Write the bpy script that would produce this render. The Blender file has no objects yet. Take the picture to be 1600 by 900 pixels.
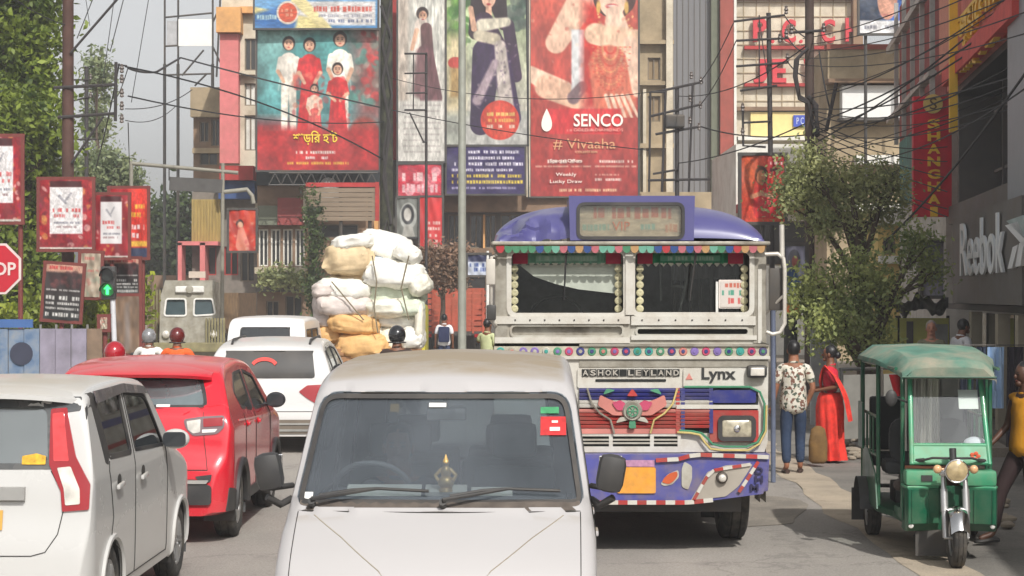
import bpy, bmesh, math, random
import numpy as np
from mathutils import Vector, Matrix, noise as mnoise
from mathutils.bvhtree import BVHTree
from mathutils.geometry import delaunay_2d_cdt
PI = math.pi
R = math.radians
random.seed(7)
SC = bpy.context.scene
COL = SC.collection
# ------------------------------------------------------------------ camera
CH = 2.2          # camera height
FPX = 3000.0      # focal length in photo pixels
HY = 460.0        # horizon row
cam_d = bpy.data.cameras.new('camera')
cam = bpy.data.objects.new('camera', cam_d)
COL.objects.link(cam)
cam.location = (0, 0, CH)
cam.rotation_euler = (R(90) + math.atan((HY - 450) / FPX), 0, 0)
cam_d.sensor_width = 36
cam_d.lens = FPX / 1600 * 36
cam_d.clip_start = 0.3
cam_d.clip_end = 3000
SC.camera = cam
# ------------------------------------------------------------------ light
SUN_EL, SUN_AZ = 43.0, 160.0      # azimuth of the sun, clockwise from +Y: behind the camera, to the right
w = bpy.data.worlds.new('World')
SC.world = w
w.use_nodes = True
nt = w.node_tree
for n in list(nt.nodes): nt.nodes.remove(n)
sky = nt.nodes.new('ShaderNodeTexSky')
sky.sky_type = 'NISHITA'
sky.sun_disc = False
sky.sun_elevation = R(SUN_EL)
sky.sun_rotation = R(SUN_AZ)
sky.air_density = 1.0
sky.dust_density = 3.0
sky.ozone_density = 1.0
hsv = nt.nodes.new('ShaderNodeHueSaturation')
hsv.inputs['Saturation'].default_value = 0.10
bg = nt.nodes.new('ShaderNodeBackground')
bg.inputs['Strength'].default_value = 0.115
wo = nt.nodes.new('ShaderNodeOutputWorld')
nt.links.new(sky.outputs[0], hsv.inputs['Color'])
nt.links.new(hsv.outputs[0], bg.inputs['Color'])
nt.links.new(bg.outputs[0], wo.inputs['Surface'])
sd = bpy.data.lights.new('sun', 'SUN')
sd.energy = 3.1
sd.angle = R(0.8)
sd.color = (1.0, 0.965, 0.91)
sun = bpy.data.objects.new('sun', sd)
COL.objects.link(sun)
_d = Vector((math.sin(R(SUN_AZ)) * math.cos(R(SUN_EL)), math.cos(R(SUN_AZ)) * math.cos(R(SUN_EL)), math.sin(R(SUN_EL))))
sun.rotation_euler = (-_d).to_track_quat('-Z', 'Y').to_euler()
sun.location = _d * 60
SC.view_settings.view_transform = 'Standard'
SC.view_settings.look = 'None'
SC.view_settings.exposure = 0.28
SC.view_settings.gamma = 1.0
SC.view_settings.use_curve_mapping = False
SC.cycles.max_bounces = 8
SC.cycles.transparent_max_bounces = 16
SC.cycles.volume_bounces = 1
SC.cycles.use_denoising = True
# ------------------------------------------------------------------ helpers
def P(px, py, Z):
	return Vector(((px - 800) / FPX * Z, Z, CH - (py - HY) / FPX * Z))
def S(Z): return FPX / Z          # photo pixels per metre at depth Z
def lin(c):
	return tuple((v / 12.92 if v <= 0.04045 else ((v + 0.055) / 1.055) ** 2.4) for v in c)
def rgb(r, g, b):                  # sRGB 0-255 -> linear
	return lin((r / 255., g / 255., b / 255.))
_M = {}
def mat(name, col=0, rough=0.6, metal=0.0, var=0.12, scale=4.0, bump=0.0, bscale=30.0, coat=0.0,
		dirt=None, dirt_amt=0.0, emit=None, es=0.0, dscale=1.2, stretch=(1, 1, 1), spec=0.5):
	if name in _M: return _M[name]
	m = bpy.data.materials.new(name)
	m.use_nodes = True
	t = m.node_tree; N = t.nodes; L = t.links
	b = N['Principled BSDF']
	b.inputs['Roughness'].default_value = rough
	b.inputs['Metallic'].default_value = metal
	b.inputs['Specular IOR Level'].default_value = spec
	if coat:
		b.inputs['Coat Weight'].default_value = coat
		b.inputs['Coat Roughness'].default_value = 0.06
	tc = N.new('ShaderNodeTexCoord')
	mp = N.new('ShaderNodeMapping')
	mp.inputs['Scale'].default_value = stretch
	L.new(tc.outputs['Object'], mp.inputs['Vector'])
	nz = N.new('ShaderNodeTexNoise')
	nz.inputs['Scale'].default_value = scale
	nz.inputs['Detail'].default_value = 6
	L.new(mp.outputs[0], nz.inputs['Vector'])
	rp = N.new('ShaderNodeMapRange')
	rp.inputs['From Min'].default_value = 0.3; rp.inputs['From Max'].default_value = 0.7
	rp.inputs['To Min'].default_value = 1 - var; rp.inputs['To Max'].default_value = 1 + var
	L.new(nz.outputs['Fac'], rp.inputs['Value'])
	mx = N.new('ShaderNodeVectorMath'); mx.operation = 'SCALE'
	mx.inputs[0].default_value = col[:3]
	L.new(rp.outputs[0], mx.inputs['Scale'])
	out = mx.outputs[0]
	if dirt is not None:
		n2 = N.new('ShaderNodeTexNoise'); n2.inputs['Scale'].default_value = dscale; n2.inputs['Detail'].default_value = 8
		n2.inputs['Roughness'].default_value = 0.65
		L.new(mp.outputs[0], n2.inputs['Vector'])
		r2 = N.new('ShaderNodeMapRange')
		r2.inputs['From Min'].default_value = 0.42; r2.inputs['From Max'].default_value = 0.68
		r2.inputs['To Min'].default_value = 0; r2.inputs['To Max'].default_value = dirt_amt
		L.new(n2.outputs['Fac'], r2.inputs['Value'])
		mm = N.new('ShaderNodeMix'); mm.data_type = 'RGBA'
		L.new(r2.outputs[0], mm.inputs[0]); L.new(out, mm.inputs[6])
		mm.inputs[7].default_value = (*dirt[:3], 1)
		out = mm.outputs[2]
		rr = N.new('ShaderNodeMapRange')
		rr.inputs['To Min'].default_value = rough; rr.inputs['To Max'].default_value = min(1, rough + 0.45)
		L.new(r2.outputs[0], rr.inputs['Value']); L.new(rr.outputs[0], b.inputs['Roughness'])
	L.new(out, b.inputs['Base Color'])
	if bump:
		nb = N.new('ShaderNodeTexNoise'); nb.inputs['Scale'].default_value = bscale; nb.inputs['Detail'].default_value = 5
		L.new(mp.outputs[0], nb.inputs['Vector'])
		bp = N.new('ShaderNodeBump'); bp.inputs['Strength'].default_value = bump; bp.inputs['Distance'].default_value = 0.02
		L.new(nb.outputs['Fac'], bp.inputs['Height']); L.new(bp.outputs[0], b.inputs['Normal'])
	if emit is not None:
		b.inputs['Emission Color'].default_value = (*emit, 1)
		b.inputs['Emission Strength'].default_value = es
	_M[name] = m
	return m
def glass_mat(name, tint=(0.25, 0.28, 0.28), refl=0.10, rough=0.03, film=(0.5, 0.5, 0.5), film_amt=0.0):
	if name in _M: return _M[name]
	m = bpy.data.materials.new(name); m.use_nodes = True
	t = m.node_tree; N = t.nodes; L = t.links
	for n in list(N): N.remove(n)
	o = N.new('ShaderNodeOutputMaterial')
	tr = N.new('ShaderNodeBsdfTransparent'); tr.inputs[0].default_value = (*tint, 1)
	gl = N.new('ShaderNodeBsdfGlossy'); gl.inputs['Roughness'].default_value = rough
	gl.inputs[0].default_value = (0.9, 0.93, 0.95, 1)
	df = N.new('ShaderNodeBsdfDiffuse'); df.inputs[0].default_value = (*film, 1)
	lw = N.new('ShaderNodeLayerWeight'); lw.inputs['Blend'].default_value = 0.25
	mr = N.new('ShaderNodeMapRange'); mr.inputs['To Min'].default_value = refl; mr.inputs['To Max'].default_value = 0.9
	L.new(lw.outputs['Fresnel'], mr.inputs['Value'])
	m0 = N.new('ShaderNodeMixShader');
	nz = N.new('ShaderNodeTexNoise'); nz.inputs['Scale'].default_value = 2.2; nz.inputs['Detail'].default_value = 6
	tc = N.new('ShaderNodeTexCoord'); L.new(tc.outputs['Object'], nz.inputs['Vector'])
	fr = N.new('ShaderNodeMapRange'); fr.inputs['From Min'].default_value = .3; fr.inputs['From Max'].default_value = .7
	fr.inputs['To Min'].default_value = film_amt * .5; fr.inputs['To Max'].default_value = film_amt * 1.3
	L.new(nz.outputs['Fac'], fr.inputs['Value']); L.new(fr.outputs[0], m0.inputs[0])
	L.new(tr.outputs[0], m0.inputs[1]); L.new(df.outputs[0], m0.inputs[2])
	m1 = N.new('ShaderNodeMixShader'); L.new(mr.outputs[0], m1.inputs[0])
	L.new(m0.outputs[0], m1.inputs[1]); L.new(gl.outputs[0], m1.inputs[2])
	L.new(m1.outputs[0], o.inputs['Surface'])
	_M[name] = m
	return m
def print_mat():
	if 'print' in _M: return _M['print']
	m = bpy.data.materials.new('printed_vinyl'); m.use_nodes = True
	t = m.node_tree; b = t.nodes['Principled BSDF']; b.inputs['Roughness'].default_value = 0.5
	a = t.nodes.new('ShaderNodeAttribute'); a.attribute_name = 'ink'
	tc = t.nodes.new('ShaderNodeTexCoord'); nz = t.nodes.new('ShaderNodeTexNoise')
	nz.inputs['Scale'].default_value = 1.5; nz.inputs['Detail'].default_value = 7
	t.links.new(tc.outputs['Object'], nz.inputs['Vector'])
	mr = t.nodes.new('ShaderNodeMapRange'); mr.inputs['From Min'].default_value = .3; mr.inputs['From Max'].default_value = .7
	mr.inputs['To Min'].default_value = .86; mr.inputs['To Max'].default_value = 1.06
	t.links.new(nz.outputs['Fac'], mr.inputs['Value'])
	v = t.nodes.new('ShaderNodeVectorMath'); v.operation = 'SCALE'
	t.links.new(a.outputs['Color'], v.inputs[0]); t.links.new(mr.outputs[0], v.inputs['Scale'])
	t.links.new(v.outputs[0], b.inputs['Base Color'])
	_M['print'] = m
	return m
class MB:
	"""collects geometry for one mesh object"""
	def __init__(s): s.v = []; s.f = []; s.mi = []; s.cur = 0
	def add(s, vs, fs):
		o = len(s.v)
		s.v.extend([tuple(v) for v in vs])
		for f in fs: s.f.append(tuple(i + o for i in f)); s.mi.append(s.cur)
		return s
	def box(s, c, d, rot=None, bev=0.0):
		hx, hy, hz = d[0] / 2, d[1] / 2, d[2] / 2
		if bev <= 0:
			vs = [Vector((x * hx, y * hy, z * hz)) for x in (-1, 1) for y in (-1, 1) for z in (-1, 1)]
			fs = [(0, 1, 3, 2), (4, 6, 7, 5), (0, 4, 5, 1), (2, 3, 7, 6), (0, 2, 6, 4), (1, 5, 7, 3)]
		else:
			b = min(bev, hx * .99, hy * .99, hz * .99)
			bm = bmesh.new(); bmesh.ops.create_cube(bm, size=1)
			for v in bm.verts: v.co = Vector((v.co.x * d[0], v.co.y * d[1], v.co.z * d[2]))
			bmesh.ops.bevel(bm, geom=bm.edges[:], offset=b, segments=2, affect='EDGES', profile=0.6)
			bm.verts.index_update()
			vs = [v.co.copy() for v in bm.verts]; fs = [tuple(v.index for v in f.verts) for f in bm.faces]
			bm.free()
		M = (rot.to_3x3() if rot is not None else Matrix.Identity(3))
		c = Vector(c)
		return s.add([M @ v + c for v in vs], fs)
	def cyl(s, a, b, r0, r1=None, n=10, caps=True):
		a = Vector(a); b = Vector(b); r1 = r0 if r1 is None else r1
		z = (b - a).normalized(); x = z.orthogonal().normalized(); y = z.cross(x)
		vs = []
		for p, r in ((a, r0), (b, r1)):
			for i in range(n):
				t = 2 * PI * i / n; vs.append(p + x * (r * math.cos(t)) + y * (r * math.sin(t)))
		fs = [(i, (i + 1) % n, n + (i + 1) % n, n + i) for i in range(n)]
		if caps: fs += [tuple(range(n))[::-1], tuple(range(n, 2 * n))]
		return s.add(vs, fs)
	def tube(s, pts, r, n=6, closed=False):
		pts = [Vector(p) for p in pts]; m = len(pts)
		rs = r if isinstance(r, (list, tuple)) else [r] * m
		vs = []; prev = None
		for i, p in enumerate(pts):
			if closed: t = (pts[(i + 1) % m] - pts[i - 1])
			else: t = (pts[min(i + 1, m - 1)] - pts[max(i - 1, 0)])
			t.normalize()
			if prev is None: x = t.orthogonal().normalized()
			else:
				x = prev - t * prev.dot(t)
				x = x.normalized() if x.length > 1e-6 else t.orthogonal().normalized()
			prev = x; y = t.cross(x)
			for k in range(n):
				a = 2 * PI * k / n; vs.append(p + (x * math.cos(a) + y * math.sin(a)) * rs[i])
		fs = []
		for i in range(m if closed else m - 1):
			j = (i + 1) % m
			for k in range(n):
				fs.append((i * n + k, i * n + (k + 1) % n, j * n + (k + 1) % n, j * n + k))
		if not closed: fs += [tuple(range(n))[::-1], tuple(range((m - 1) * n, m * n))]
		return s.add(vs, fs)
	def loft(s, rings, closed=True, cap=True):
		n = len(rings[0]); vs = [v for r in rings for v in r]; fs = []
		for i in range(len(rings) - 1):
			for k in range(n if closed else n - 1):
				fs.append((i * n + k, i * n + (k + 1) % n, (i + 1) * n + (k + 1) % n, (i + 1) * n + k))
		if cap and closed: fs += [tuple(range(n))[::-1], tuple(range((len(rings) - 1) * n, len(rings) * n))]
		return s.add(vs, fs)
	def lathe(s, prof, c, axis='x', n=24):
		"""prof: list of (a, r) along axis"""
		rings = []
		c = Vector(c)
		for a, r in prof:
			ring = []
			for k in range(n):
				t = 2 * PI * k / n; u, v = r * math.cos(t), r * math.sin(t)
				ring.append(c + (Vector((a, u, v)) if axis == 'x' else Vector((u, a, v)) if axis == 'y' else Vector((u, v, a))))
			rings.append(ring)
		return s.loft(rings, True, False)
	def ell(s, c, r, n=12, m=8, rot=None):
		c = Vector(c); M = rot.to_3x3() if rot is not None else Matrix.Identity(3)
		rings = []
		for i in range(m + 1):
			a = PI * i / m - PI / 2
			z = math.sin(a); q = max(math.cos(a), 0.001)
			rings.append([c + M @ Vector((r[0] * q * math.cos(2 * PI * k / n), r[1] * q * math.sin(2 * PI * k / n), r[2] * z)) for k in range(n)])
		return s.loft(rings, True, True)
	def prism(s, poly, y0, y1, plane='xz', M=None):
		"""poly (u,v) extruded along the third axis between y0 and y1"""
		n = len(poly)
		def mk(u, v, w_):
			if plane == 'xz': p = Vector((u, w_, v))
			elif plane == 'yz': p = Vector((w_, u, v))
			else: p = Vector((u, v, w_))
			return M @ p if M is not None else p
		vs = [mk(u, v, y0) for u, v in poly] + [mk(u, v, y1) for u, v in poly]
		r = delaunay_2d_cdt([Vector(p) for p in poly], [], [tuple(range(n))], 1, 1e-6) if n > 4 else None
		fs = [(i, (i + 1) % n, n + (i + 1) % n, n + i) for i in range(n)]
		if r and len(r[0]) == n:
			oi = [q[0] if q else k for k, q in enumerate(r[3])]
			for f in r[2]:
				g = [oi[i] for i in f]
				fs.append(tuple(g)[::-1]); fs.append(tuple(i + n for i in g))
		else:
			fs += [tuple(range(n))[::-1], tuple(range(n, 2 * n))]
		return s.add(vs, fs)
	def quad(s, a, b, c, d): return s.add([a, b, c, d], [(0, 1, 2, 3)])
	def build(s, name, m, parent=None, smooth=None, loc=None, rotz=None):
		me = bpy.data.meshes.new(name)
		me.from_pydata(s.v, [], s.f)
		ms = m if isinstance(m, (list, tuple)) else [m]
		for q in ms: me.materials.append(q)
		if len(ms) > 1: me.polygons.foreach_set('material_index', s.mi)
		bm = bmesh.new(); bm.from_mesh(me); bmesh.ops.recalc_face_normals(bm, faces=bm.faces); bm.to_mesh(me); bm.free()
		if smooth:
			me.shade_smooth(); me.set_sharp_from_angle(angle=R(smooth))
		return link(name, me, parent, loc, rotz)
def link(name, me, parent=None, loc=None, rotz=None):
	o = bpy.data.objects.new(name, me); COL.objects.link(o)
	if parent is not None: o.parent = parent
	if loc is not None: o.location = loc
	if rotz is not None: o.rotation_euler = (0, 0, rotz)
	return o
def tag(o, label=None, cat=None, group=None, kind=None):
	if label: o['label'] = label
	if cat: o['category'] = cat
	if group: o['group'] = group
	if kind: o['kind'] = kind
	return o
def thing(name, label, cat, loc=(0, 0, 0), rz=0, group=None):
	o = bpy.data.objects.new(name, None); COL.objects.link(o)
	o.empty_display_size = 0.2
	o.location = loc; o.rotation_euler = (0, 0, rz)
	return tag(o, label, cat, group)
KIDS = {}
def copy_tree(o, loc=None, rz=None, label=None, group=None, parent=None):
	if not KIDS.get('_ok'):
		pass
	c = o.copy(); COL.objects.link(c)
	if parent is not None: c.parent = parent
	if loc is not None: c.location = loc
	if rz is not None: c.rotation_euler = (0, 0, rz)
	if label: c['label'] = label
	if group: c['group'] = group
	for ch in list(o.children): copy_tree(ch, parent=c)
	return c
def text_mesh(body, size, name, m, parent=None, M=None, ext=0.004, align='CENTER', bold=0.0, xs=1.0, sp=1.0, width=None, height=None):
	cu = bpy.data.curves.new('t', 'FONT'); cu.body = body; cu.size = size; cu.extrude = ext
	cu.align_x = align; cu.align_y = 'CENTER'; cu.offset = bold; cu.space_character = sp; cu.resolution_u = 3
	o = bpy.data.objects.new('t', cu); COL.objects.link(o)
	dg = bpy.context.evaluated_depsgraph_get(); me = bpy.data.meshes.new_from_object(o.evaluated_get(dg))
	bpy.data.objects.remove(o); bpy.data.curves.remove(cu)
	n = len(me.vertices)
	if n == 0: return None
	co = np.empty(n * 3, np.float32); me.vertices.foreach_get('co', co); co = co.reshape(-1, 3)
	lo, hi = co.min(0), co.max(0)
	if width: co[:, 0] = (co[:, 0] - (lo[0] + hi[0]) / 2) * (width / max(1e-6, hi[0] - lo[0]))
	else: co[:, 0] *= xs
	if height: co[:, 1] = (co[:, 1] - (lo[1] + hi[1]) / 2) * (height / max(1e-6, hi[1] - lo[1]))
	# stand upright in xz, facing -y
	out = np.stack([co[:, 0], -co[:, 2], co[:, 1]], 1)
	if M is not None:
		A = np.array(M); out = out @ A[:3, :3].T + A[:3, 3]
	me.vertices.foreach_set('co', out.astype(np.float32).ravel()); me.update()
	me.materials.clear(); me.materials.append(m)
	return link(name, me, parent)
def T(x, y, z, rz=0): return Matrix.Translation((x, y, z)) @ Matrix.Rotation(rz, 4, 'Z')
# --------------------------------------------------------------- painted prints (artwork for hoardings, as a fine colour grid)
class Canvas:
	def __init__(s, w, h, bg):
		s.w, s.h = int(w), int(h); s.a = np.zeros((s.h, s.w, 3)); s.a[:] = np.array(bg) / 255.
		s.Y, s.X = np.mgrid[0:s.h, 0:s.w].astype(float)
		s.X = (s.X + .5) / s.w; s.Y = (s.Y + .5) / s.h        # 0..1, y down
		s.asp = s.w / s.h
	def mix(s, mask, c): s.a += mask[..., None] * (np.array(c) / 255. - s.a); return s
	def grad(s, c0, c1, y0=0, y1=1, x0=0, x1=1):
		t = np.clip((s.Y - y0) / (y1 - y0), 0, 1)[..., None]
		m = ((s.X >= x0) & (s.X <= x1) & (s.Y >= y0) & (s.Y <= y1))[..., None]
		s.a = np.where(m, np.array(c0) / 255. * (1 - t) + np.array(c1) / 255. * t, s.a); return s
	def soft(s, d, f=1.2): return np.clip(.5 - d * s.w / f, 0, 1)
	def rect(s, x0, y0, x1, y1, c, f=1.2):
		d = np.maximum(np.maximum(x0 - s.X, s.X - x1), np.maximum(y0 - s.Y, s.Y - y1) / s.asp)
		return s.mix(s.soft(d, f), c)
	def ell(s, x, y, rx, ry, c, ang=0, f=1.2, al=1):
		ca, sa = math.cos(ang), math.sin(ang)
		dx = (s.X - x); dy = (s.Y - y) / s.asp
		u = (dx * ca + dy * sa) / rx; v = (-dx * sa + dy * ca) / (ry / s.asp)
		d = (np.sqrt(u * u + v * v) - 1) * min(rx, ry / s.asp)
		return s.mix(s.soft(d, f) * al, c)
	def limb(s, x0, y0, r0, x1, y1, r1, c, f=1.2, al=1):
		ax, ay, bx, by = x0, y0 / s.asp, x1, y1 / s.asp
		px, py = s.X - ax, s.Y / s.asp - ay; vx, vy = bx - ax, by - ay
		t = np.clip((px * vx + py * vy) / (vx * vx + vy * vy + 1e-9), 0, 1)
		d = np.hypot(px - t * vx, py - t * vy) - (r0 + (r1 - r0) * t)
		return s.mix(s.soft(d, f) * al, c)
	def blot(s, n, box, cols, r=(.01, .04), seed=1, al=.8):
		rd = random.Random(seed)
		for _ in range(n):
			s.ell(rd.uniform(box[0], box[2]), rd.uniform(box[1], box[3]), rd.uniform(*r), rd.uniform(*r) * s.asp, rd.choice(cols), rd.uniform(0, 3), 2, al)
		return s
	def line_text(s, x0, x1, y, hgt, c, seed=1, al=1.0):
		rd = random.Random(seed); x = x0
		while x < x1:
			wd = rd.uniform(.35, .9) * hgt / s.asp
			if rd.random() < .16: x += wd; continue
			s.rect(x, y - hgt / 2 * rd.uniform(.7, 1), min(x1, x + wd * .72), y + hgt / 2 * rd.uniform(.7, 1), c, 1.6); x += wd
		return s
	def streak(s, amt=.08, seed=3, sc=9):
		rs = np.random.RandomState(seed)
		g = rs.rand(sc + 2, sc + 2)
		xi = s.X * sc; yi = s.Y * sc; x0 = xi.astype(int); y0 = yi.astype(int); fx = xi - x0; fy = yi - y0
		fx = fx * fx * (3 - 2 * fx); fy = fy * fy * (3 - 2 * fy)
		n = g[y0, x0] * (1 - fx) * (1 - fy) + g[y0, x0 + 1] * fx * (1 - fy) + g[y0 + 1, x0] * (1 - fx) * fy + g[y0 + 1, x0 + 1] * fx * fy
		s.a *= (1 + amt * (n - .5) * 2)[..., None]; return s
	def mesh(s, name, W, H, parent, M, wave=0.0, thick=0.0):
		"""vinyl sheet W x H metres, centred, upright facing -y"""
		h, w_ = s.h, s.w
		xs = (np.arange(w_) / (w_ - 1) - .5) * W; zs = (.5 - np.arange(h) / (h - 1)) * H
		X, Z = np.meshgrid(xs, zs)
		Y = wave * (np.sin(X * 3.1 / W * 2 + 1) * np.cos(Z * 4 / H * 2) + .4 * np.sin(X * 17 / W + Z * 9 / H))
		co = np.stack([X, Y, Z], 2).reshape(-1, 3)
		A = np.array(M); co = co @ A[:3, :3].T + A[:3, 3]
		i = np.arange((h - 1) * (w_ - 1)); r, c = i // (w_ - 1), i % (w_ - 1); a = r * w_ + c
		q = np.stack([a, a + w_, a + w_ + 1, a + 1], 1).astype(np.int32)
		me = bpy.data.meshes.new(name)
		me.vertices.add(len(co)); me.vertices.foreach_set('co', co.astype(np.float32).ravel())
		me.loops.add(q.size); me.loops.foreach_set('vertex_index', q.ravel())
		me.polygons.add(len(q)); me.polygons.foreach_set('loop_start', np.arange(0, q.size, 4, dtype=np.int32))
		me.update(calc_edges=True)
		at = me.color_attributes.new('ink', 'FLOAT_COLOR', 'POINT')
		c = np.clip(s.a.reshape(-1, 3), 0, 1); c = np.where(c <= .04045, c / 12.92, ((c + .055) / 1.055) ** 2.4) * .86
		at.data.foreach_set('color', np.concatenate([c, np.ones((len(c), 1))], 1).astype(np.float32).ravel())
		me.materials.append(print_mat()); me.shade_smooth()
		return link(name, me, parent)
# common materials
M_BLACK = mat('black_plastic', (.025, .025, .027), .5, var=.2, dirt=(.2, .18, .15), dirt_amt=.25)
M_RUBBER = mat('tyre_rubber', (.03, .029, .028), .85, var=.2, bump=.3, bscale=60, dirt=(.22, .19, .15), dirt_amt=.45, dscale=5)
M_DARKMETAL = mat('dark_metal', (.07, .07, .07), .5, .6, dirt=(.18, .14, .1), dirt_amt=.5)
M_STEEL = mat('galvanised_steel', (.42, .42, .4), .45, .7, var=.15, dirt=(.25, .2, .15), dirt_amt=.4)
M_CHROME = mat('chrome', (.75, .75, .75), .15, 1.0, var=.05)
M_RIM = mat('alloy_rim', (.45, .45, .45), .35, .8, dirt=(.25, .22, .18), dirt_amt=.5)
M_WHITE = mat('white_plastic', (.75, .74, .7), .5)
M_SKIN = mat('skin', rgb(120, 78, 56), .55, var=.1, scale=10)
M_HAIR = mat('black_hair', (.012, .011, .012), .45)
# =============================================================== GROUND
def ground_mat(name, col, col2, scale=.35, bump=.5, crack=True, rough=.9, streak=False):
	m = bpy.data.materials.new(name); m.use_nodes = True; t = m.node_tree; N = t.nodes; L = t.links; b = N['Principled BSDF']; b.inputs['Roughness'].default_value = rough
	tc = N.new('ShaderNodeTexCoord')
	def nz(s, d=8, r=.6, sc=(1, 1, 1)):
		mp = N.new('ShaderNodeMapping'); mp.inputs['Scale'].default_value = sc; L.new(tc.outputs['Object'], mp.inputs[0])
		n = N.new('ShaderNodeTexNoise'); n.inputs['Scale'].default_value = s; n.inputs['Detail'].default_value = d; n.inputs['Roughness'].default_value = r; L.new(mp.outputs[0], n.inputs['Vector']); return n
	a = nz(scale, sc=(1, .35, 1) if streak else (1, 1, 1)); r = N.new('ShaderNodeMapRange'); r.inputs['From Min'].default_value = .36; r.inputs['From Max'].default_value = .64; L.new(a.outputs['Fac'], r.inputs['Value'])
	mx = N.new('ShaderNodeMix'); mx.data_type = 'RGBA'; mx.inputs[6].default_value = (*col, 1); mx.inputs[7].default_value = (*col2, 1); L.new(r.outputs[0], mx.inputs[0])
	g = nz(55, 3, .7); r2 = N.new('ShaderNodeMapRange'); r2.inputs['From Min'].default_value = .3; r2.inputs['From Max'].default_value = .7; r2.inputs['To Min'].default_value = .78; r2.inputs['To Max'].default_value = 1.22; L.new(g.outputs['Fac'], r2.inputs['Value'])
	v = N.new('ShaderNodeVectorMath'); v.operation = 'SCALE'; L.new(mx.outputs[2], v.inputs[0]); L.new(r2.outputs[0], v.inputs['Scale'])
	# dark oil stains and patches
	st = nz(1.1, 4, .5, (1, .5, 1)); r3 = N.new('ShaderNodeMapRange'); r3.inputs['From Min'].default_value = .60; r3.inputs['From Max'].default_value = .72; r3.inputs['To Min'].default_value = 1; r3.inputs['To Max'].default_value = .62; L.new(st.outputs['Fac'], r3.inputs['Value'])
	v2 = N.new('ShaderNodeVectorMath'); v2.operation = 'SCALE'; L.new(v.outputs[0], v2.inputs[0]); L.new(r3.outputs[0], v2.inputs['Scale'])
	vo = N.new('ShaderNodeTexVoronoi'); vo.feature = 'DISTANCE_TO_EDGE'; vo.inputs['Scale'].default_value = .42; wz = nz(2.2, 5); am = N.new('ShaderNodeVectorMath'); am.operation = 'SCALE'; am.inputs['Scale'].default_value = .9; L.new(wz.outputs['Color'], am.inputs[0])
	ad = N.new('ShaderNodeVectorMath'); L.new(tc.outputs['Object'], ad.inputs[0]); L.new(am.outputs[0], ad.inputs[1]); L.new(ad.outputs[0], vo.inputs['Vector'])
	r4 = N.new('ShaderNodeMapRange'); r4.inputs['From Max'].default_value = .014; r4.inputs['To Min'].default_value = .76; L.new(vo.outputs['Distance'], r4.inputs['Value'])
	v3 = N.new('ShaderNodeVectorMath'); v3.operation = 'SCALE'; L.new(v2.outputs[0], v3.inputs[0]); L.new(r4.outputs[0], v3.inputs['Scale']); L.new(v3.outputs[0], b.inputs['Base Color'])
	bp = N.new('ShaderNodeBump'); bp.inputs['Strength'].default_value = bump; bp.inputs['Distance'].default_value = .012; L.new(g.outputs['Fac'], bp.inputs['Height']); L.new(bp.outputs[0], b.inputs['Normal'])
	return m
def strip(name, lr, m, z, n=80, edge=0.0, seed=1, kind='structure', th=0.0):
	"""lr(Z) -> (xl, xr); a sheet along the road with ragged edges"""
	mb = MB(); a, b = [], []
	Zs = lr[0]; f = lr[1]
	for i in range(n + 1):
		Z = Zs[0] + (Zs[1] - Zs[0]) * (i / n) ** 1.6; xl, xr = f(Z)
		if edge: xl += edge * mnoise.noise(Vector((Z * .7, seed, 0))); xr += edge * (mnoise.noise(Vector((Z * .9, seed + 5, 0))) + .5 * mnoise.noise(Vector((Z * 3.1, seed + 9, 0))))
		a.append(Vector((xl, Z, z))); b.append(Vector((xr, Z, z)))
	mb.loft([a, b], closed=False, cap=False)
	if th:
		mb.loft([a, [v - Vector((0, 0, th)) for v in a]], closed=False, cap=False)
	return tag(mb.build(name, m), kind=kind)
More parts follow.
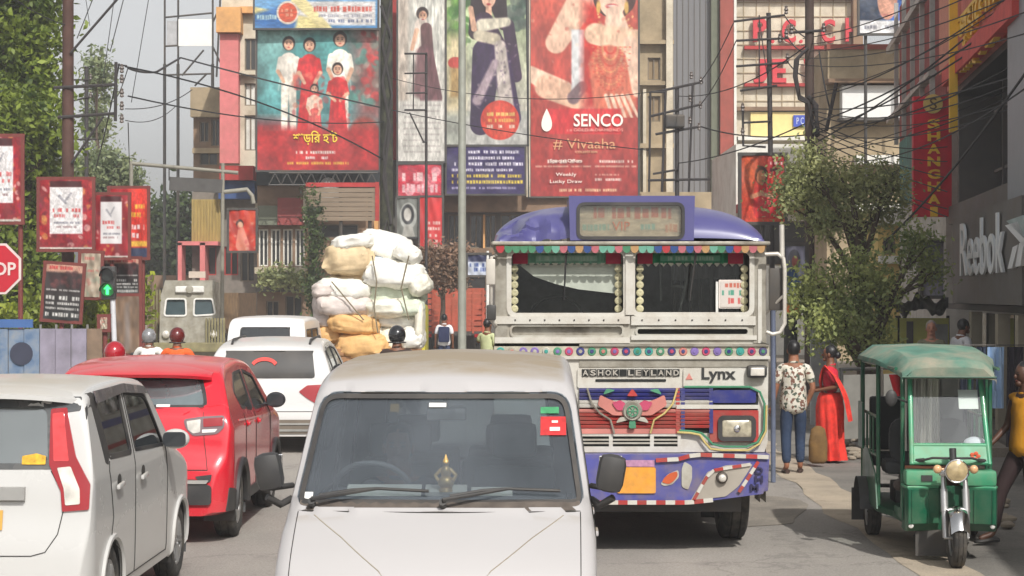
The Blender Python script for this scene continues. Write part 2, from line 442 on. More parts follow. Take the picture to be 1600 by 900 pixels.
def setting():
	gm = ground_mat('earth', rgb(150, 138, 120), rgb(120, 110, 98), .2)
	mb = MB(); n = 30
	mb.quad((-900, -60, -.012), (900, -60, -.012), (900, 1500, -.012), (-900, 1500, -.012)); tag(mb.build('ground', gm), kind='structure')
	road = ground_mat('asphalt', rgb(164, 157, 149), rgb(142, 137, 131), .5, streak=True)
	strip('road', ((-8, 130), lambda Z: (-9 + .01 * Z, 3.05 + .012 * Z)), road, -.004, 120, .16)
	old = ground_mat('shaded_asphalt', rgb(134, 129, 122), rgb(112, 109, 104), .8)  # verge asphalt, its darker tone carrying the shade of the buildings
	strip('road_shoulder', ((-8, 130), lambda Z: (3.4 + .012 * Z, 5.2 + .06 * Z)), old, -.004, 120, .10, 3)
	dust = ground_mat('dust_strip', rgb(182, 168, 148), rgb(160, 148, 132), 1.6)
	strip('dust_strip', ((-8, 90), lambda Z: (2.98 + .012 * Z, 3.5 + .012 * Z)), dust, 0.0, 160, .22, 6)
	d2 = ground_mat('repair_patch', rgb(146, 138, 127), rgb(124, 118, 110), 2.0)
	mb = MB(); mb.prism([(2.4 + .5 * math.cos(a) * (1 + .3 * math.sin(3 * a)) * 1.2, 19.6 + 1.6 * math.sin(a) * (1 + .2 * math.sin(2 * a + 1))) for a in np.linspace(0, 2 * PI, 25)[:-1]], 0.001, .004, 'xy'); tag(mb.build('asphalt_patch', d2), kind='structure')
	# pavement with kerb stones on the right
	pv = ground_mat('pavement_concrete', rgb(150, 141, 128), rgb(130, 122, 112), 1.2)
	mb = MB();
	pts = [(4.75 + .02 * Z, Z) for Z in (26, 40, 70)] + [(11, 70), (11, 26)]
	mb.prism(pts, -.05, .12, 'xy'); pav = tag(mb.build('pavement', pv), kind='structure')
	km = mat('kerb_stone', rgb(140, 134, 124), .85, var=.15, bump=.4, dirt=rgb(90, 80, 70), dirt_amt=.6)
	ks = MB(); ks.box((0, 0, .06), (.16, .78, .19), None, .02); kme = None
	for i in range(28):
		Z = 26.4 + i * .8; x = 4.66 + .02 * Z
		if kme is None: kme = ks.build('kerb_stone', km, pav, smooth=40); o = kme
		else: o = kme.copy(); COL.objects.link(o)
		o.parent = pav; o.location = (x, Z, random.uniform(-.012, .012)); o.rotation_euler = (0, 0, -.02 + random.uniform(-.012, .012))
	# rubble and litter near the kerb
	st = mat('rubble', rgb(150, 138, 122), .9, var=.2, bump=.4)
	rd = random.Random(11)
	spots = [(1340 + rd.uniform(-32, 20), 706 + rd.uniform(-18, 18)) for _ in range(18)] + [(1545 + rd.uniform(-14, 30), 800 + rd.uniform(-36, 26)) for _ in range(9)]
	for i, (px, py) in enumerate(spots):
		Z = CH / ((py - HY) / FPX); p = P(px, py, Z); r = rd.uniform(.05, .14)
		mb = MB(); mb.ell((0, 0, r * .35), (r, r * rd.uniform(.6, .9), r * rd.uniform(.3, .55)), 8, 5)
		mb.v = [(x + .25 * r * mnoise.noise(Vector((x * 9, y * 9, z * 9 + i))), y + .25 * r * mnoise.noise(Vector((x * 8 + i, y * 9, z * 9))), max(0, z)) for x, y, z in mb.v]
		o = mb.build('rubble_stone', st); o.location = (p.x, p.y, 0); o.rotation_euler = (0, 0, rd.uniform(0, 6))
		tag(o, 'grey broken stone lying on the ground beside the rickshaw', 'stone', 'broken stones by the rickshaw')
	# central divider of blue-painted barrier on the far left is a thing of its own (see street items)
setting()
# =============================================================== CARS
def pip(pts, poly):
	pts = np.asarray(pts, float); poly = np.asarray(poly, float)
	x, y = pts[:, 0], pts[:, 1]; ins = np.zeros(len(pts), bool)
	n = len(poly); j = n - 1
	for i in range(n):
		xi, yi = poly[i]; xj, yj = poly[j]
		c = ((yi > y) != (yj > y)) & (x < (xj - xi) * (y - yi) / ((yj - yi) if abs(yj - yi) > 1e-12 else 1e-12) + xi)
		ins ^= c; j = i
	return ins
def densify(poly, step):
	out = []; n = len(poly)
	for i in range(n):
		a = np.array(poly[i], float); b = np.array(poly[(i + 1) % n], float)
		k = max(1, int(math.ceil(np.linalg.norm(b - a) / step)))
		for t in range(k): out.append(tuple(a + (b - a) * t / k))
	return out
def round_poly(poly, r, n=5):
	rs = r if isinstance(r, (list, tuple)) else [r] * len(poly)
	out = []; m = len(poly)
	for i in range(m):
		p = np.array(poly[i], float); a = np.array(poly[i - 1], float); b = np.array(poly[(i + 1) % m], float)
		la, lb = np.linalg.norm(a - p), np.linalg.norm(b - p); q = min(rs[i], la * .48, lb * .48)
		if q < 1e-4: out.append(tuple(p)); continue
		s_, e = p + (a - p) / la * q, p + (b - p) / lb * q
		for k in range(n + 1):
			t = k / n; out.append(tuple((1 - t) ** 2 * s_ + 2 * t * (1 - t) * p + t * t * e))
	return out
def offset_poly(poly, d):
	P_ = np.array(poly, float); n = len(P_)
	area = 0.5 * sum(P_[i][0] * P_[(i + 1) % n][1] - P_[(i + 1) % n][0] * P_[i][1] for i in range(n))
	sg = 1 if area > 0 else -1; out = []
	for i in range(n):
		a, p, b = P_[i - 1], P_[i], P_[(i + 1) % n]
		e1 = p - a; e2 = b - p
		e1 = e1 / (np.linalg.norm(e1) + 1e-9); e2 = e2 / (np.linalg.norm(e2) + 1e-9)
		n1 = np.array((e1[1], -e1[0])) * sg; n2 = np.array((e2[1], -e2[0])) * sg
		m_ = n1 + n2; l = np.linalg.norm(m_)
		m_ = m_ / l if l > 1e-6 else n1
		out.append(tuple(p + m_ * d / max(.5, float(m_ @ n1))))
	return out
def fill2d(poly, holes=(), step=.05):
	pts = densify(poly, step); loops = [list(range(len(pts)))]
	for h in holes:
		hp = densify(h, step); loops.append(list(range(len(pts), len(pts) + len(hp)))); pts = pts + hp
	edges = [(l[i], l[(i + 1) % len(l)]) for l in loops for i in range(len(l))]
	A = np.array(pts); lo, hi = A.min(0), A.max(0)
	gx = np.arange(lo[0] + step / 2, hi[0], step); gy = np.arange(lo[1] + step / 2, hi[1], step)
	if len(gx) and len(gy):
		G = np.array([(x, y) for x in gx for y in gy])
		k = pip(G, poly)
		for h in holes: k &= ~pip(G, h)
		G = G[k]
		if len(G):
			d = np.min(np.linalg.norm(G[:, None] - A[None], axis=2), axis=1); G = G[d > step * .45]
			pts = pts + [tuple(g) for g in G]
	r = delaunay_2d_cdt([Vector(p) for p in pts], edges, [], 0, 1e-6)
	V = np.array([tuple(v) for v in r[0]]); F = [tuple(f) for f in r[2]]
	C_ = np.array([V[list(f)].mean(0) for f in F]); k = pip(C_, poly)
	for h in holes: k &= ~pip(C_, h)
	return V, [f for f, q in zip(F, k) if q]
class Hull:
	"""car body: loft of sections along the car; x right, y forward, z up"""
	def __init__(s, prof, zb, hw, belt, tum, H, r=.07, crown=.03, rcr=.14, rcf=.25, step=.04, NS=36, NT=20, texp=1.2, tuck=.03):
		# smooth + resample the profile
		p = [np.array(q, float) for q in prof]
		for _ in range(2):
			q = [p[0]]
			for i in range(len(p) - 1):
				q.append(p[i] * .8 + p[i + 1] * .2); q.append(p[i] * .2 + p[i + 1] * .8)
			q.append(p[-1]); p = q
		p = np.array(p); d = np.r_[0, np.cumsum(np.linalg.norm(np.diff(p, axis=0), axis=1))]
		n = int(d[-1] / step); t = np.linspace(0, d[-1], n)
		ys = np.interp(t, d, p[:, 0]); zs = np.interp(t, d, p[:, 1])
		for i in range(1, n): ys[i] = max(ys[i], ys[i - 1] + 2e-4)
		y0, y1 = ys[0], ys[-1]
		s.hw, s.zb, s.belt, s.tum, s.H, s.L = hw, zb, belt, tum, H, y1
		rows = []
		for y, zt in zip(ys, zs):
			W = hw
			if y - y0 < rcr: W -= rcr * .8 * (1 - math.sqrt(max(0, 1 - (1 - (y - y0) / rcr) ** 2)))
			if y1 - y < rcf * 2:
				q = (y1 - y) / (rcf * 2); W -= rcf * .6 * (1 - math.sqrt(max(0, 1 - (1 - q) ** 2)))
			def g(z):
				k = 1.0
				if z < .38: k -= tuck * ((.38 - z) / .2) ** 2
				if z > belt: k -= tum * ((z - belt) / (H - belt)) ** texp
				else: k -= .012 * ((belt - z) / .6 - .35) ** 2
				return W * k
			rr = min(r, (zt - zb) * .4)
			half = [(0, zb), (g(zb) * .45, zb), (g(zb) * .9, zb)]
			for i in range(NS):
				z = zb + .03 + (zt - rr - zb - .03) * i / (NS - 1); half.append((g(z), z))
			wc = g(zt - rr)
			for i in range(1, 6):
				a = PI / 2 * i / 6; half.append((wc - rr * (1 - math.cos(a)), zt - rr + rr * math.sin(a)))
			we = wc - rr
			for i in range(NT + 1):
				x = we * (1 - i / NT); half.append((x, zt + crown * (1 - (x / max(we, .01)) ** 2)))
			full = half + [(-x, z) for x, z in half[-2:0:-1]]
			rows.append([(x, y, z) for x, z in full])
		m = len(rows[0])
		s.V = np.array(rows, float).reshape(-1, 3)
		F = []
		for i in range(n - 1):
			for k in range(m):
				F.append((i * m + k, i * m + (k + 1) % m, (i + 1) * m + (k + 1) % m, (i + 1) * m + k))
		s.F = np.array(F)
		s.caps = [list(range(m)), list(range((n - 1) * m, n * m))]
		s.bvh = BVHTree.FromPolygons([tuple(v) for v in s.V], [tuple(f) for f in F] + [tuple(c) for c in s.caps])
		s.keep = np.ones(len(s.F), bool)
	def uv(s, axis):
		return {'x': (1, 2, 0), 'y': (0, 2, 1), 'z': (0, 1, 2)}[axis[0]]
	def cast(s, u, v, axis):
		sg = 1 if axis[1] == '+' else -1; a = axis[0]
		if a == 'x': o, d = Vector((sg * 4, u, v)), Vector((-sg, 0, 0))
		elif a == 'y': o, d = Vector((u, s.L / 2 + sg * 6, v)), Vector((0, -sg, 0))
		else: o, d = Vector((u, v, 6)), Vector((0, 0, -1))
		h = s.bvh.ray_cast(o, d)
		if h[0] is None:
			h = s.bvh.find_nearest(Vector((sg * s.hw, u, v)) if a == 'x' else Vector((u, (s.L if sg > 0 else 0), v)))
			return Vector(h[0]), -d
		return h[0], -d
	def cut(s, poly, axis, tol=.022, depth=None):
		iu, iv, iw = s.uv(axis); sg = 1 if axis[1] == '+' else -1
		U = s.V[:, [iu, iv]]; Wd = s.V[:, iw]
		ref = 0 if axis[0] == 'x' else (s.L / 2)
		side = (Wd - ref) * sg > (0.25 if axis[0] == 'x' else 0.2)
		if depth is not None: side &= (Wd * sg > depth)
		Pn = np.array(poly, float); lo, hi = Pn.min(0) - .05, Pn.max(0) + .05
		near = side & (U[:, 0] > lo[0]) & (U[:, 0] < hi[0]) & (U[:, 1] > lo[1]) & (U[:, 1] < hi[1])
		idx = np.where(near)[0]
		if len(idx) == 0: return
		A = U[idx]; best = np.full(len(idx), 9.0); bp = A.copy()
		for i in range(len(Pn)):
			a, b = Pn[i], Pn[(i + 1) % len(Pn)]; e = b - a
			t = np.clip(((A - a) @ e) / (e @ e + 1e-12), 0, 1); q = a + t[:, None] * e
			dd = np.linalg.norm(A - q, axis=1); k = dd < best; best[k] = dd[k]; bp[k] = q[k]
		k = best < tol
		s.V[idx[k], iu] = bp[k, 0]; s.V[idx[k], iv] = bp[k, 1]
		fc = s.V[s.F].mean(1); ins = np.zeros(len(s.F), bool)
		cand = ((fc[:, iw] - ref) * sg > (0.25 if axis[0] == 'x' else 0.2))
		if depth is not None: cand &= (fc[:, iw] * sg > depth)
		ci = np.where(cand)[0]; ins[ci] = pip(fc[ci][:, [iu, iv]], poly)
		s.keep &= ~ins
	def patch(s, name, poly, axis, m, parent, off=.002, thick=.006, holes=(), step=.06, smooth=40):
		V, F = fill2d(poly, holes, step)
		out = []
		for u, v in V:
			h, n = s.cast(u, v, axis); out.append(Vector(h) + n * off)
		mb = MB(); N = len(out); d = s.cast(*V[0], axis)[1]
		back = [p - d * thick for p in out]
		from collections import Counter
		ec = Counter(tuple(sorted((f[i], f[(i + 1) % 3]))) for f in F for i in range(3))
		fs = list(F) + [tuple(i + N for i in f[::-1]) for f in F]
		for f in F:
			for i in range(3):
				a, b = f[i], f[(i + 1) % 3]
				if ec[tuple(sorted((a, b)))] == 1: fs.append((b, a, a + N, b + N))
		mb.add(out + back, fs)
		return mb.build(name, m, parent, smooth=smooth)
	def band(s, name, poly, axis, m, parent, w=.03, off=.004, thick=.012, inner=0.0, step=.06):
		return s.patch(name, offset_poly(poly, w - inner), axis, m, parent, off, thick, holes=[offset_poly(poly, -inner)], step=step)
	def line(s, pts, axis, mb, r=.004, step=.04, off=.001):
		o = []
		for i in range(len(pts) - 1):
			a, b = np.array(pts[i], float), np.array(pts[i + 1], float); k = max(1, int(np.linalg.norm(b - a) / step))
			for t in range(k):
				h, n = s.cast(*(a + (b - a) * t / k), axis); o.append(Vector(h) + n * off)
		h, n = s.cast(*pts[-1], axis); o.append(Vector(h) + n * off)
		mb.tube(o, r, 4); return mb
	def body(s, name, m, parent, caps=True):
		mb = MB(); used = s.F[s.keep]
		mb.v = [tuple(v) for v in s.V]; mb.f = [tuple(int(i) for i in f) for f in used]; mb.mi = [0] * len(mb.f)
		if caps:
			for c in s.caps: mb.f.append(tuple(c)); mb.mi.append(0)
		o = mb.build(name, m, parent, smooth=38)
		bm = bmesh.new(); bm.from_mesh(o.data)
		bmesh.ops.delete(bm, geom=[v for v in bm.verts if not v.link_faces], context='VERTS')
		bm.to_mesh(o.data); bm.free()
		return o
def circle(cy, cz, r, n=40, zmin=None):
	return [(cy + r * math.cos(2 * PI * i / n), cz + r * math.sin(2 * PI * i / n)) for i in range(n)]
def make_wheel(parent, x, y, Rw=.3, wd=.18, spokes=6, style='alloy', cover=None):
	"""x = outer side plane, sign gives the side"""
	sg = 1 if x > 0 else -1
	cx = x - sg * wd / 2
	hub = MB(); hub.cyl((cx, y, Rw), (x - sg * .02, y, Rw), Rw * .17, n=12)
	for k in range(5):
		a = 2 * PI * k / 5; hub.cyl((x - sg * .03, y + Rw * .11 * math.cos(a), Rw + Rw * .11 * math.sin(a)), (x - sg * .012, y + Rw * .11 * math.cos(a), Rw + Rw * .11 * math.sin(a)), .009, n=6)
	h = hub.build('wheel', M_RIM if style == 'alloy' else M_DARKMETAL, parent, smooth=40)
	ty = MB(); q = wd / 2
	ty.lathe([(-q * .8, Rw * .62), (-q, Rw * .72), (-q, Rw * .88), (-q * .86, Rw * .965), (-q * .7, Rw * .995), (-q * .4, Rw), (-q * .36, Rw * .975), (-q * .3, Rw * .975), (-q * .26, Rw), (q * .26, Rw),
              (q * .3, Rw * .975), (q * .36, Rw * .975), (q * .4, Rw), (q * .7, Rw * .995), (q * .86, Rw * .965), (q, Rw * .88), (q, Rw * .72), (q * .8, Rw * .62), (-q * .8, Rw * .62)], (cx, y, Rw), 'x', 36)
	ty.build('tyre', M_RUBBER, h, smooth=35)
	rm = MB()
	rm.lathe([(-sg * q * .8, Rw * .6), (-sg * q * .8, Rw * .64), (sg * q * .86, Rw * .64), (sg * q * .9, Rw * .61), (sg * q * .78, Rw * .56), (-sg * q * .6, Rw * .53), (-sg * q * .8, Rw * .6)], (cx, y, Rw), 'x', 36)
	if style == 'alloy':
		for k in range(spokes):
			a = 2 * PI * k / spokes
			for da in (-.12, .12):
				p0 = Vector((cx + sg * q * .72, y + Rw * .14 * math.cos(a), Rw + Rw * .14 * math.sin(a)))
				p1 = Vector((cx + sg * q * .8, y + Rw * .58 * math.cos(a + da), Rw + Rw * .58 * math.sin(a + da)))
				rm.cyl(p0, p1, Rw * .06, Rw * .045, n=6)
	else:
		rm.lathe([(sg * q * .5, .01), (sg * q * .7, Rw * .2), (sg * q * .45, Rw * .3), (sg * q * .3, Rw * .5), (sg * q * .5, Rw * .6)], (cx, y, Rw), 'x', 30)
	rm.build('rim', M_RIM if style != 'dark' else M_DARKMETAL, h, smooth=40)
	disc = MB(); disc.cyl((cx - sg * q * .5, y, Rw), (cx - sg * q * .3, y, Rw), Rw * .5, n=24); disc.build('brake_disc', M_DARKMETAL, h)
	return h
def paint(name, col, dust=(.30, .26, .20), up=.55, allover=.12, rough=.28, low=.35, spec=.5, coat=.6):
	"""car paint with dust that settled on the faces that look up and road grime low down"""
	if name in _M: return _M[name]
	m = bpy.data.materials.new(name); m.use_nodes = True
	t = m.node_tree; N = t.nodes; L = t.links; b = N['Principled BSDF']
	b.inputs['Coat Weight'].default_value = coat; b.inputs['Coat Roughness'].default_value = .08
	b.inputs['Specular IOR Level'].default_value = spec
	tc = N.new('ShaderNodeTexCoord'); nz = N.new('ShaderNodeTexNoise'); nz.inputs['Scale'].default_value = 2.3; nz.inputs['Detail'].default_value = 9
	nz.inputs['Roughness'].default_value = .62
	L.new(tc.outputs['Object'], nz.inputs['Vector'])
	sp = N.new('ShaderNodeSeparateXYZ'); L.new(tc.outputs['Normal'], sp.inputs[0])
	so = N.new('ShaderNodeSeparateXYZ'); L.new(tc.outputs['Object'], so.inputs[0])
	u = N.new('ShaderNodeMapRange'); u.inputs['From Min'].default_value = .86; u.inputs['From Max'].default_value = 1; u.inputs['To Max'].default_value = up
	L.new(sp.outputs['Z'], u.inputs['Value'])
	lo = N.new('ShaderNodeMapRange'); lo.inputs['From Min'].default_value = .75; lo.inputs['From Max'].default_value = .2; lo.inputs['To Max'].default_value = low
	L.new(so.outputs['Z'], lo.inputs['Value'])
	a = N.new('ShaderNodeMath'); a.operation = 'ADD'; L.new(u.outputs[0], a.inputs[0]); L.new(lo.outputs[0], a.inputs[1])
	a2 = N.new('ShaderNodeMath'); a2.operation = 'ADD'; a2.inputs[1].default_value = allover; L.new(a.outputs[0], a2.inputs[0])
	f = N.new('ShaderNodeMapRange'); f.inputs['From Min'].default_value = .3; f.inputs['From Max'].default_value = .7; f.inputs['To Min'].default_value = .5; f.inputs['To Max'].default_value = 1.4
	L.new(nz.outputs['Fac'], f.inputs['Value'])
	mu = N.new('ShaderNodeMath'); mu.operation = 'MULTIPLY'; mu.use_clamp = True; L.new(a2.outputs[0], mu.inputs[0]); L.new(f.outputs[0], mu.inputs[1])
	mx = N.new('ShaderNodeMix'); mx.data_type = 'RGBA'; L.new(mu.outputs[0], mx.inputs[0]); mx.inputs[6].default_value = (*col, 1); mx.inputs[7].default_value = (*dust, 1)
	L.new(mx.outputs[2], b.inputs['Base Color'])
	rr = N.new('ShaderNodeMapRange'); rr.inputs['To Min'].default_value = rough; rr.inputs['To Max'].default_value = .9; L.new(mu.outputs[0], rr.inputs['Value']); L.new(rr.outputs[0], b.inputs['Roughness'])
	cm = N.new('ShaderNodeMapRange'); cm.inputs['To Min'].default_value = coat; cm.inputs['To Max'].default_value = 0; L.new(mu.outputs[0], cm.inputs['Value']); L.new(cm.outputs[0], b.inputs['Coat Weight'])
	_M[name] = m
	return m
G_CAR = glass_mat('tinted_car_glass', (.10, .11, .11), .14, film=(.30, .30, .27), film_amt=.16)
G_CLEAR = glass_mat('windscreen_glass', (.80, .84, .86), .05, film=(.22, .24, .27), film_amt=.20)
M_SEAL = mat('window_rubber', (.02, .02, .022), .6, var=.2, dirt=(.16, .14, .12), dirt_amt=.5)
M_SEAM = mat('door_seam', (.03, .028, .025), .9)
M_RED_LENS = mat('red_lens', rgb(150, 12, 24), .15, coat=.8, var=.1)
M_CLEAR_LENS = mat('clear_lens', rgb(215, 210, 200), .12, .2, coat=.8, var=.25, scale=12)
M_ORANGE = mat('amber_lens', rgb(230, 110, 20), .2, coat=.5)
M_INT = mat('interior_cloth', (.05, .05, .052), .9)
M_SEATGREY = mat('seat_cloth', (.12, .13, .14), .9, var=.3)
M_PLATE = mat('yellow_plate', rgb(214, 160, 60), .5, var=.06, dirt=(.3, .24, .14), dirt_amt=.3)
def cabin(parent, hull, y0, y1, zf=.35, seats=((.6, 3), (1.6, 2)), flip=1, ztop=1.15, hw=None, m=M_INT):
	"""floor tub and seats seen through the glass"""
	hw = hw or hull.hw * .9
	mb = MB(); mb.box((0, (y0 + y1) / 2, zf), (hw * 2 * .96, y1 - y0, .04))
	for sx in (-1, 1): mb.box((sx * hw * .97, (y0 + y1) / 2, (zf + hull.belt) / 2 - .03), (.03, y1 - y0, hull.belt - zf - .1))
	mb.build('cabin_tub', m, parent)
	for y, n in seats:
		for k in range(n):
			x = (k - (n - 1) / 2) * (hw * 1.7 / n) * (1 if n > 1 else 1)
			st = MB(); wd = hw * 1.55 / n
			st.box((x, y, (zf + ztop - .18) / 2 + .1), (wd, .12, ztop - .2 - zf), Matrix.Rotation(R(-12) * flip, 4, 'X'), .04)
			st.box((x, y + .28 * flip, zf + .2), (wd, .5, .14), None, .04)
			so = st.build('seat', M_SEATGREY, parent, smooth=40)
			hd = MB(); hd.box((x, y - .07 * flip, ztop - .0), (wd * .5, .09, .17), None, .035); hd.build('headrest', M_SEATGREY, so, smooth=40)
def side_set(h, root, sides, windows, body_m, seams=(), handles=(), seal=.028):
	for sx in sides:
		ax = 'x+' if sx > 0 else 'x-'
		for poly in windows:
			h.cut(poly, ax)
			h.band('window_frame', poly, ax, M_SEAL, root, w=seal, off=.004, thick=.02, inner=.012)
			g = h.patch('side_window', offset_poly(poly, .004), ax, G_CAR, root, -.006, .004)
		if seams:
			mb = MB()
			for l in seams: h.line(l, ax, mb, .0055)
			mb.build('door_seam', M_SEAM, root)
		for (y, z) in handles:
			p, n = h.cast(y, z, ax); mb = MB()
			mb.box(p + n * .018, (.03, .16, .032), None, .012); mb.box(p + n * .003, (.01, .10, .06), None, .004)
			mb.build('door_handle', body_m, root, smooth=40)
			mb = MB(); mb.ell(p + n * .004 + Vector((0, -.0, -.004)), (.006, .05, .026)); mb.build('handle_recess', M_SEAM, root, smooth=60)
def mirror(root, p, sx, body_m, face=-1, size=(.2, .1, .15), glass=True):
	mb = MB(); x = p[0] + sx * (size[0] / 2 + .05)
	mb.ell((x, p[1], p[2]), (size[0] / 2, size[1] / 2, size[2] / 2), 16, 10)
	mb.v = [(v[0], min(max(v[1], p[1] - size[1] * .38), p[1] + size[1] * .5), v[2]) for v in mb.v]
	mb.cyl((p[0] - sx * .03, p[1], p[2] - size[2] * .3), (x - sx * size[0] * .3, p[1], p[2] - size[2] * .25), .022, .018)
	o = mb.build('side_mirror', body_m, root, smooth=50)
	if glass:
		g = MB(); g.prism(round_poly([(x - size[0] * .4, p[2] - size[2] * .36), (x + size[0] * .4, p[2] - size[2] * .36), (x + size[0] * .4, p[2] + size[2] * .36), (x - size[0] * .4, p[2] + size[2] * .36)], .04),
                          p[1] + face * size[1] * .5, p[1] + face * size[1] * .38)
		g.build('mirror_glass', mat('mirror_glass', (.05, .055, .06), .06, .3), o)
	return o
def arches(h, root, hw, ys, rw, m=M_BLACK, lip=.03, liner=True, rr=None):
	for cy in ys:
		c = circle(cy, rw, rw * 1.16 if rr is None else rr)
		for sx in (-1, 1):
			ax = 'x+' if sx > 0 else 'x-'
			h.cut(c, ax)
			ring = [q for q in c]
			mb = MB()
			pts = []
			for (y, z) in [(cy + rr_ * math.cos(a), rw + rr_ * math.sin(a)) for rr_ in [(rw * 1.16 if rr is None else rr)] for a in np.linspace(-.35, PI + .35, 30)]:
				if z < h.zb: continue
				p, n = h.cast(y, max(z, h.zb + .02), ax); pts.append(Vector((p.x, y, z)))
			mb.tube(pts, lip, 6)
			mb.build('wheel_arch', m, root, smooth=50)
		q = (rw * 1.16 if rr is None else rr)
		for sx in (-1, 1):
			li = MB()
			rings = [[Vector((x, cy + q * math.cos(a), rw + q * math.sin(a))) for a in np.linspace(-.4, PI + .4, 24)] for x in (sx * (hw - .02), sx * (hw - .3))]
			li.loft(rings, closed=False, cap=False)
			li.add([Vector((sx * (hw - .3), cy + q * math.cos(a), rw + q * math.sin(a))) for a in np.linspace(-.4, PI + .4, 24)], [tuple(range(24))])
			li.build('arch_liner', M_BLACK, root)
# ---------------------------------------------------------------- the white van in front, facing the camera
def white_van():
	root = thing('white_van', 'dusty white van facing the viewer with red and green windscreen stickers', 'van',
                 (-.277, 12.25, 0), PI - .0205)
	pm = paint('van_white', (.455, .44, .44), up=1.0, allover=.03, low=.15, dust=(.31, .255, .185), rough=.3, coat=.25)
	prof = [(0, .38), (.03, .7), (.05, 1.15), (.10, 1.55), (.22, 1.78), (.45, 1.83), (1.2, 1.85), (2.0, 1.84), (2.42, 1.815), (2.60, 1.775), (2.70, 1.71), (3.17, 1.195), (3.30, 1.135), (3.52, .99), (3.63, .86), (3.675, .6), (3.69, .32)]
	h = Hull(prof, .22, .7375, 1.05, .15, 1.85, r=.085, crown=.035, rcr=.12, rcf=.13, step=.035, NT=26, texp=1.0)
	ws = round_poly([(-.685, 1.20), (.685, 1.20), (.612, 1.715), (-.612, 1.715)], [.06, .06, .09, .09])
	h.cut(ws, 'y+', depth=2.4)
	rear = round_poly([(-.55, 1.15), (.55, 1.15), (.5, 1.6), (-.5, 1.6)], .07)
	h.cut(rear, 'y-')
	sw = [round_poly([(.35, 1.12), (1.15, 1.12), (1.15, 1.58), (.42, 1.58)], .05), round_poly([(1.3, 1.12), (2.15, 1.12), (2.15, 1.58), (1.3, 1.58)], .05),
          round_poly([(2.28, 1.12), (3.02, 1.12), (2.66, 1.56), (2.28, 1.58)], .04)]
	seams = [[(2.22, .3), (2.22, 1.66), (2.6, 1.62), (3.08, 1.12), (3.1, .4)], [(1.22, .3), (1.22, 1.66), (2.22, 1.66)]]
	side_set(h, root, (1, -1), sw, pm, seams, [(2.36, .98), (1.4, .98)])
	arches(h, root, .7375, (.62, 2.97), .285)
	h.body('body', pm, root)
	h.band('windscreen_rubber', ws, 'y+', M_SEAL, root, w=.022, off=.006, thick=.03, inner=.03)
	wsg = h.patch('windscreen', offset_poly(ws, .004), 'y+', G_CLEAR, root, -.006, .004)
	# stickers behind the glass, hung from it (image right = -x here)
	def stick(name, x0, z0, x1, z1, m, off=.003):
		return h.patch(name, [(x0, z0), (x1, z0), (x1, z1), (x0, z1)], 'y+', m, wsg, off, .002, step=.03)
	stick('red_sticker', -.60, 1.515, -.475, 1.60, mat('red_sticker', rgb(196, 40, 42), .5, var=.25, scale=25))
	stick('sticker_print', -.57, 1.535, -.52, 1.552, M_WHITE, .006)
	stick('sticker_print', -.56, 1.572, -.53, 1.582, M_WHITE, .006)
	stick('green_sticker', -.565, 1.615, -.475, 1.645, mat('green_sticker', rgb(60, 140, 92), .5, var=.3, scale=25))
	stick('white_label', .645, 1.225, .605, 1.26, M_WHITE)
	stick('white_label', -.01, 1.645, .075, 1.665, M_WHITE)
	h.band('rear_window_rubber', rear, 'y-', M_SEAL, root, w=.02, off=.004, thick=.02, inner=.02)
	h.patch('rear_window', rear, 'y-', glass_mat('van_rear_glass', (.55, .6, .62), .06), root, -.006, .004)
	# bonnet creases, seam and washer jets
	mb = MB()
	for sx in (-1, 1):
		h.line([(sx * .585, 1.165), (sx * .44, 1.08), (sx * .255, .95), (sx * .20, .885)], 'y+', mb, .0035, off=-.001)
	mb.build('bonnet_crease', mat('crease_tan', (.30, .26, .2), .9), root)  # thin brownish line drawn along each bonnet crease
	mb = MB(); h.line([(-.665, 1.18), (.665, 1.18)], 'y+', mb, .005)
	for sx in (-1, 1): h.line([(sx * .665, 1.18), (sx * .66, .80), (sx * .64, .6)], 'y+', mb, .0028)
	mb.build('bonnet_seam', M_SEAM, root)
	cw = round_poly([(-.66, 1.185), (.66, 1.185), (.665, 1.225), (-.665, 1.225)], .01)
	h.patch('cowl_panel', cw, 'y+', mat('cowl_plastic', (.11, .09, .075), .8, var=.3, scale=14), root, .006, .01)
	for x0, x1 in ((.60, .02), (-.02, -.60)):        # wipers
		mb = MB()
		def wp(x, z, o=.035):
			p, n = h.cast(x, z, 'y+'); return Vector(p) + Vector((0, .03, .02))
		xa, xb = x0, x1
		piv = wp(x0 - (.0), 1.20)
		mid = wp((x0 + x1) / 2 - .02, 1.262)
		mb.tube([piv, piv + Vector((0, .02, .02)), mid], [.011, .011, .007], 6)
		mb.tube([wp((x0 + x1) / 2 + .26, 1.232), wp((x0 + x1) / 2 + .1, 1.256), mid, wp((x0 + x1) / 2 - .26, 1.252)], .0075, 6)
		mb.cyl(piv - Vector((0, .03, .02)), piv + Vector((0, .015, .01)), .018, n=10)
		mb.build('wiper', M_BLACK, root, smooth=50)
	# mirrors: tall black van mirrors on arms
	for sx, xx in ((1, .775), (-1, .775)):
		zz = 1.36 if sx > 0 else 1.355
		mb = MB(); mb.box((sx * (xx + .035), 3.16, zz), (.13, .11, .18), Matrix.Rotation(R(10 * sx), 4, 'Y'), .045)
		mb.tube([(sx * .72, 3.05, 1.22), (sx * .76, 3.12, 1.20), (sx * .82, 3.16, 1.24)], .018, 8)
		mb.tube([(sx * .72, 3.0, 1.28), (sx * .8, 3.14, 1.28)], .014, 8)
		mo = mb.build('side_mirror', M_BLACK, root, smooth=50)
		g = MB(); g.box((sx * (xx + .035), 3.095, zz), (.11, .012, .155), None, .004); g.build('mirror_glass', M_CHROME, mo)
